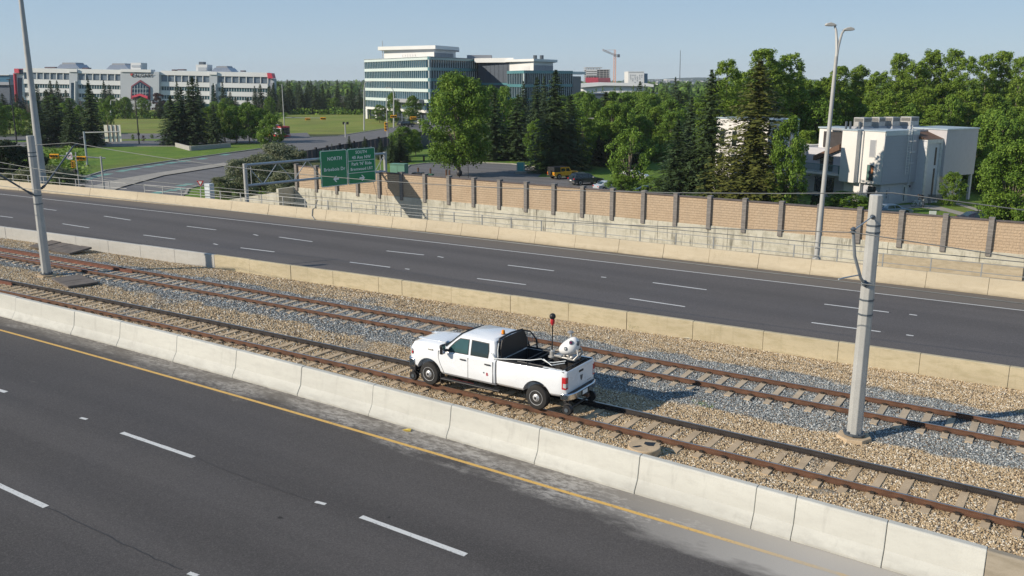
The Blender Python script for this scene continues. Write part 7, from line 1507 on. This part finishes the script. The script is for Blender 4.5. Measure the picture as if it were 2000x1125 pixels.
# ---------------------------------------------------------------- far woods (reads as one mass)
ZS[0] = 1.0; rr = random.Random(9); vs, fs, ts = [], [], []
for k in range(5200):
    px = rr.uniform(-700, 2700); D = 470*(12**rr.random()); c = atd(px, 300, D); h = rr.uniform(6, 12.5); r = rr.uniform(3, 6); base = Vector((c.x, c.y, -4.4))
    if D < 640 and px < 1330: continue
    n = 26 if D < 1500 else 10; sp = rr.random() < .35; sc = 1 if D < 1500 else 2.0
    for j in range(n):
        d = rnd_dir(rr); d.z = abs(d.z)
        if sp: zz = rr.random(); p = base + Vector((d.x*r*.6*(1-zz), d.y*r*.6*(1-zz), h*zz*1.1))
        else: p = base + Vector((d.x*r, d.y*r, h*(.35+.65*d.z)))
        mk_leaf(vs, fs, ts, p, (d+rnd_dir(rr)*.4).normalized(), 2.0*sc, rr, .8); ts[-1] = ts[-1]*.6 if not sp else ts[-1]*.2
me = fin_leaves('far_woods', vs, fs, ts, LM['leafy']); linked(me, 'far_woods', kind='stuff', label='distant continuous woods reaching to the horizon', cat='woods')
# low undergrowth under the middle-distance wood and the poplars (one mass)
vs, fs, ts = [], [], []
def under(px0, px1, y0, y1, n, hm, size):
    for k in range(n):
        b = G(rr.uniform(px0, px1), rr.uniform(y0, y1)); mk_leaf(vs, fs, ts, b + Vector((rr.uniform(-1,1), rr.uniform(-1,1), hm*rr.random()**1.5)), (rnd_dir(rr)+Vector((0,0,.8))).normalized(), size, rr, .7)
under(1100, 1440, 232, 318, 26000, 3.2, .55); under(1440, 2100, 240, 345, 12000, 3.5, .5); under(-60, 560, 222, 232, 5000, 1.4, .6); under(540, 720, 214, 224, 4000, 2.0, .7); under(-60, 160, 300, 345, 4000, 1.6, .28)
me = fin_leaves('undergrowth', vs, fs, ts, LM['leafy']); linked(me, 'undergrowth', kind='stuff', label='low green undergrowth beneath the trees', cat='undergrowth')
# grass tufts along the verge edges and weeds in the ballast
vs, fs, ts = [], [], []
for px, py in ((1365,790),(1380,794),(1290,886),(1240,640),(990,585)):
    b = G(px, py, -.2)
    for k in range(40): mk_leaf(vs, fs, ts, b + Vector((rr.uniform(-.25,.25), rr.uniform(-.15,.15), rr.uniform(0,.12))), rnd_dir(rr), .035, rr, .3)
me = fin_leaves('ballast_weeds', vs, fs, ts, LM['bright']); linked(me, 'ballast_weeds', kind='stuff', label='small green weeds growing in the gravel', cat='weeds')

# tell the members of each row apart by their place in it
def ordn(i): return {1:'first',2:'second',3:'third',4:'fourth',5:'fifth',6:'sixth',7:'seventh',8:'eighth',9:'ninth',10:'tenth'}.get(i, str(i) + ('th' if i % 100 in (11,12,13) else {1:'st',2:'nd',3:'rd'}.get(i % 10, 'th')))
for grp, what, where in (('poplars behind the townhouses', 'tall poplar', 'in the row behind the white townhouses'), ('mid-height trees behind the townhouses', 'mid-height tree', 'in front of the poplar row'), ('tree belt beyond the meadow', 'tree', 'in the belt beyond the meadow'), ('trees at the right edge', 'dark leafy tree', 'at the right edge behind the lawn paths'),
    ('spruces before the campus building', 'dark spruce', 'close before the white campus building'), ('columnar poplars before the round building', 'narrow columnar poplar', 'before the low white round building'), ('trees on the campus lawn', 'tree', 'on the campus lawn before the white building'), ('hedge bushes behind the parked cars', 'dark bush', 'in the hedge behind the parked cars'),
    ('leafy cluster before the bus', 'rounded leafy tree', 'in the cluster before the city bus'), ('trees at the lower glass office', 'leafy tree', 'at the foot of the lower glass office'), ('dark shrubs at the left edge', 'dark shrub', 'behind the left railing'), ('houses on the far hillside', 'tiny pale house', 'on the far hillside'), ('middle-distance wood', 'tree', 'in the middle-distance wood')):
    M_ = sorted([o for o in COL.objects if o.get('group') == grp], key=lambda o: pix(o.location)[0])
    for i, o in enumerate(M_): o['label'] = '%s %s from the left %s' % (ordn(i+1), {'spruce_tree': 'spruce', 'bare_tree': 'brownish tree'}.get(o.name.split('.')[0], what) if what == 'tree' else what, where)
# ---------------------------------------------------------------- haze: one closed box of even pale air round the camera and the scene
hz = MB().box(-4300, 4300, -400, 5200, -45, 92).build('haze', [], kind='stuff')
hm2 = bpy.data.materials.new('haze_air'); hm2.use_nodes = True; ht_ = hm2.node_tree; ht_.nodes.clear(); ho = ht_.nodes.new('ShaderNodeOutputMaterial'); hv = ht_.nodes.new('ShaderNodeVolumePrincipled')
hv.inputs['Color'].default_value = (.80, .88, .96, 1); hv.inputs['Density'].default_value = .00010; hv.inputs['Anisotropy'].default_value = .0
ht_.links.new(hv.outputs[0], ho.inputs['Volume']); hz.data.materials.append(hm2)
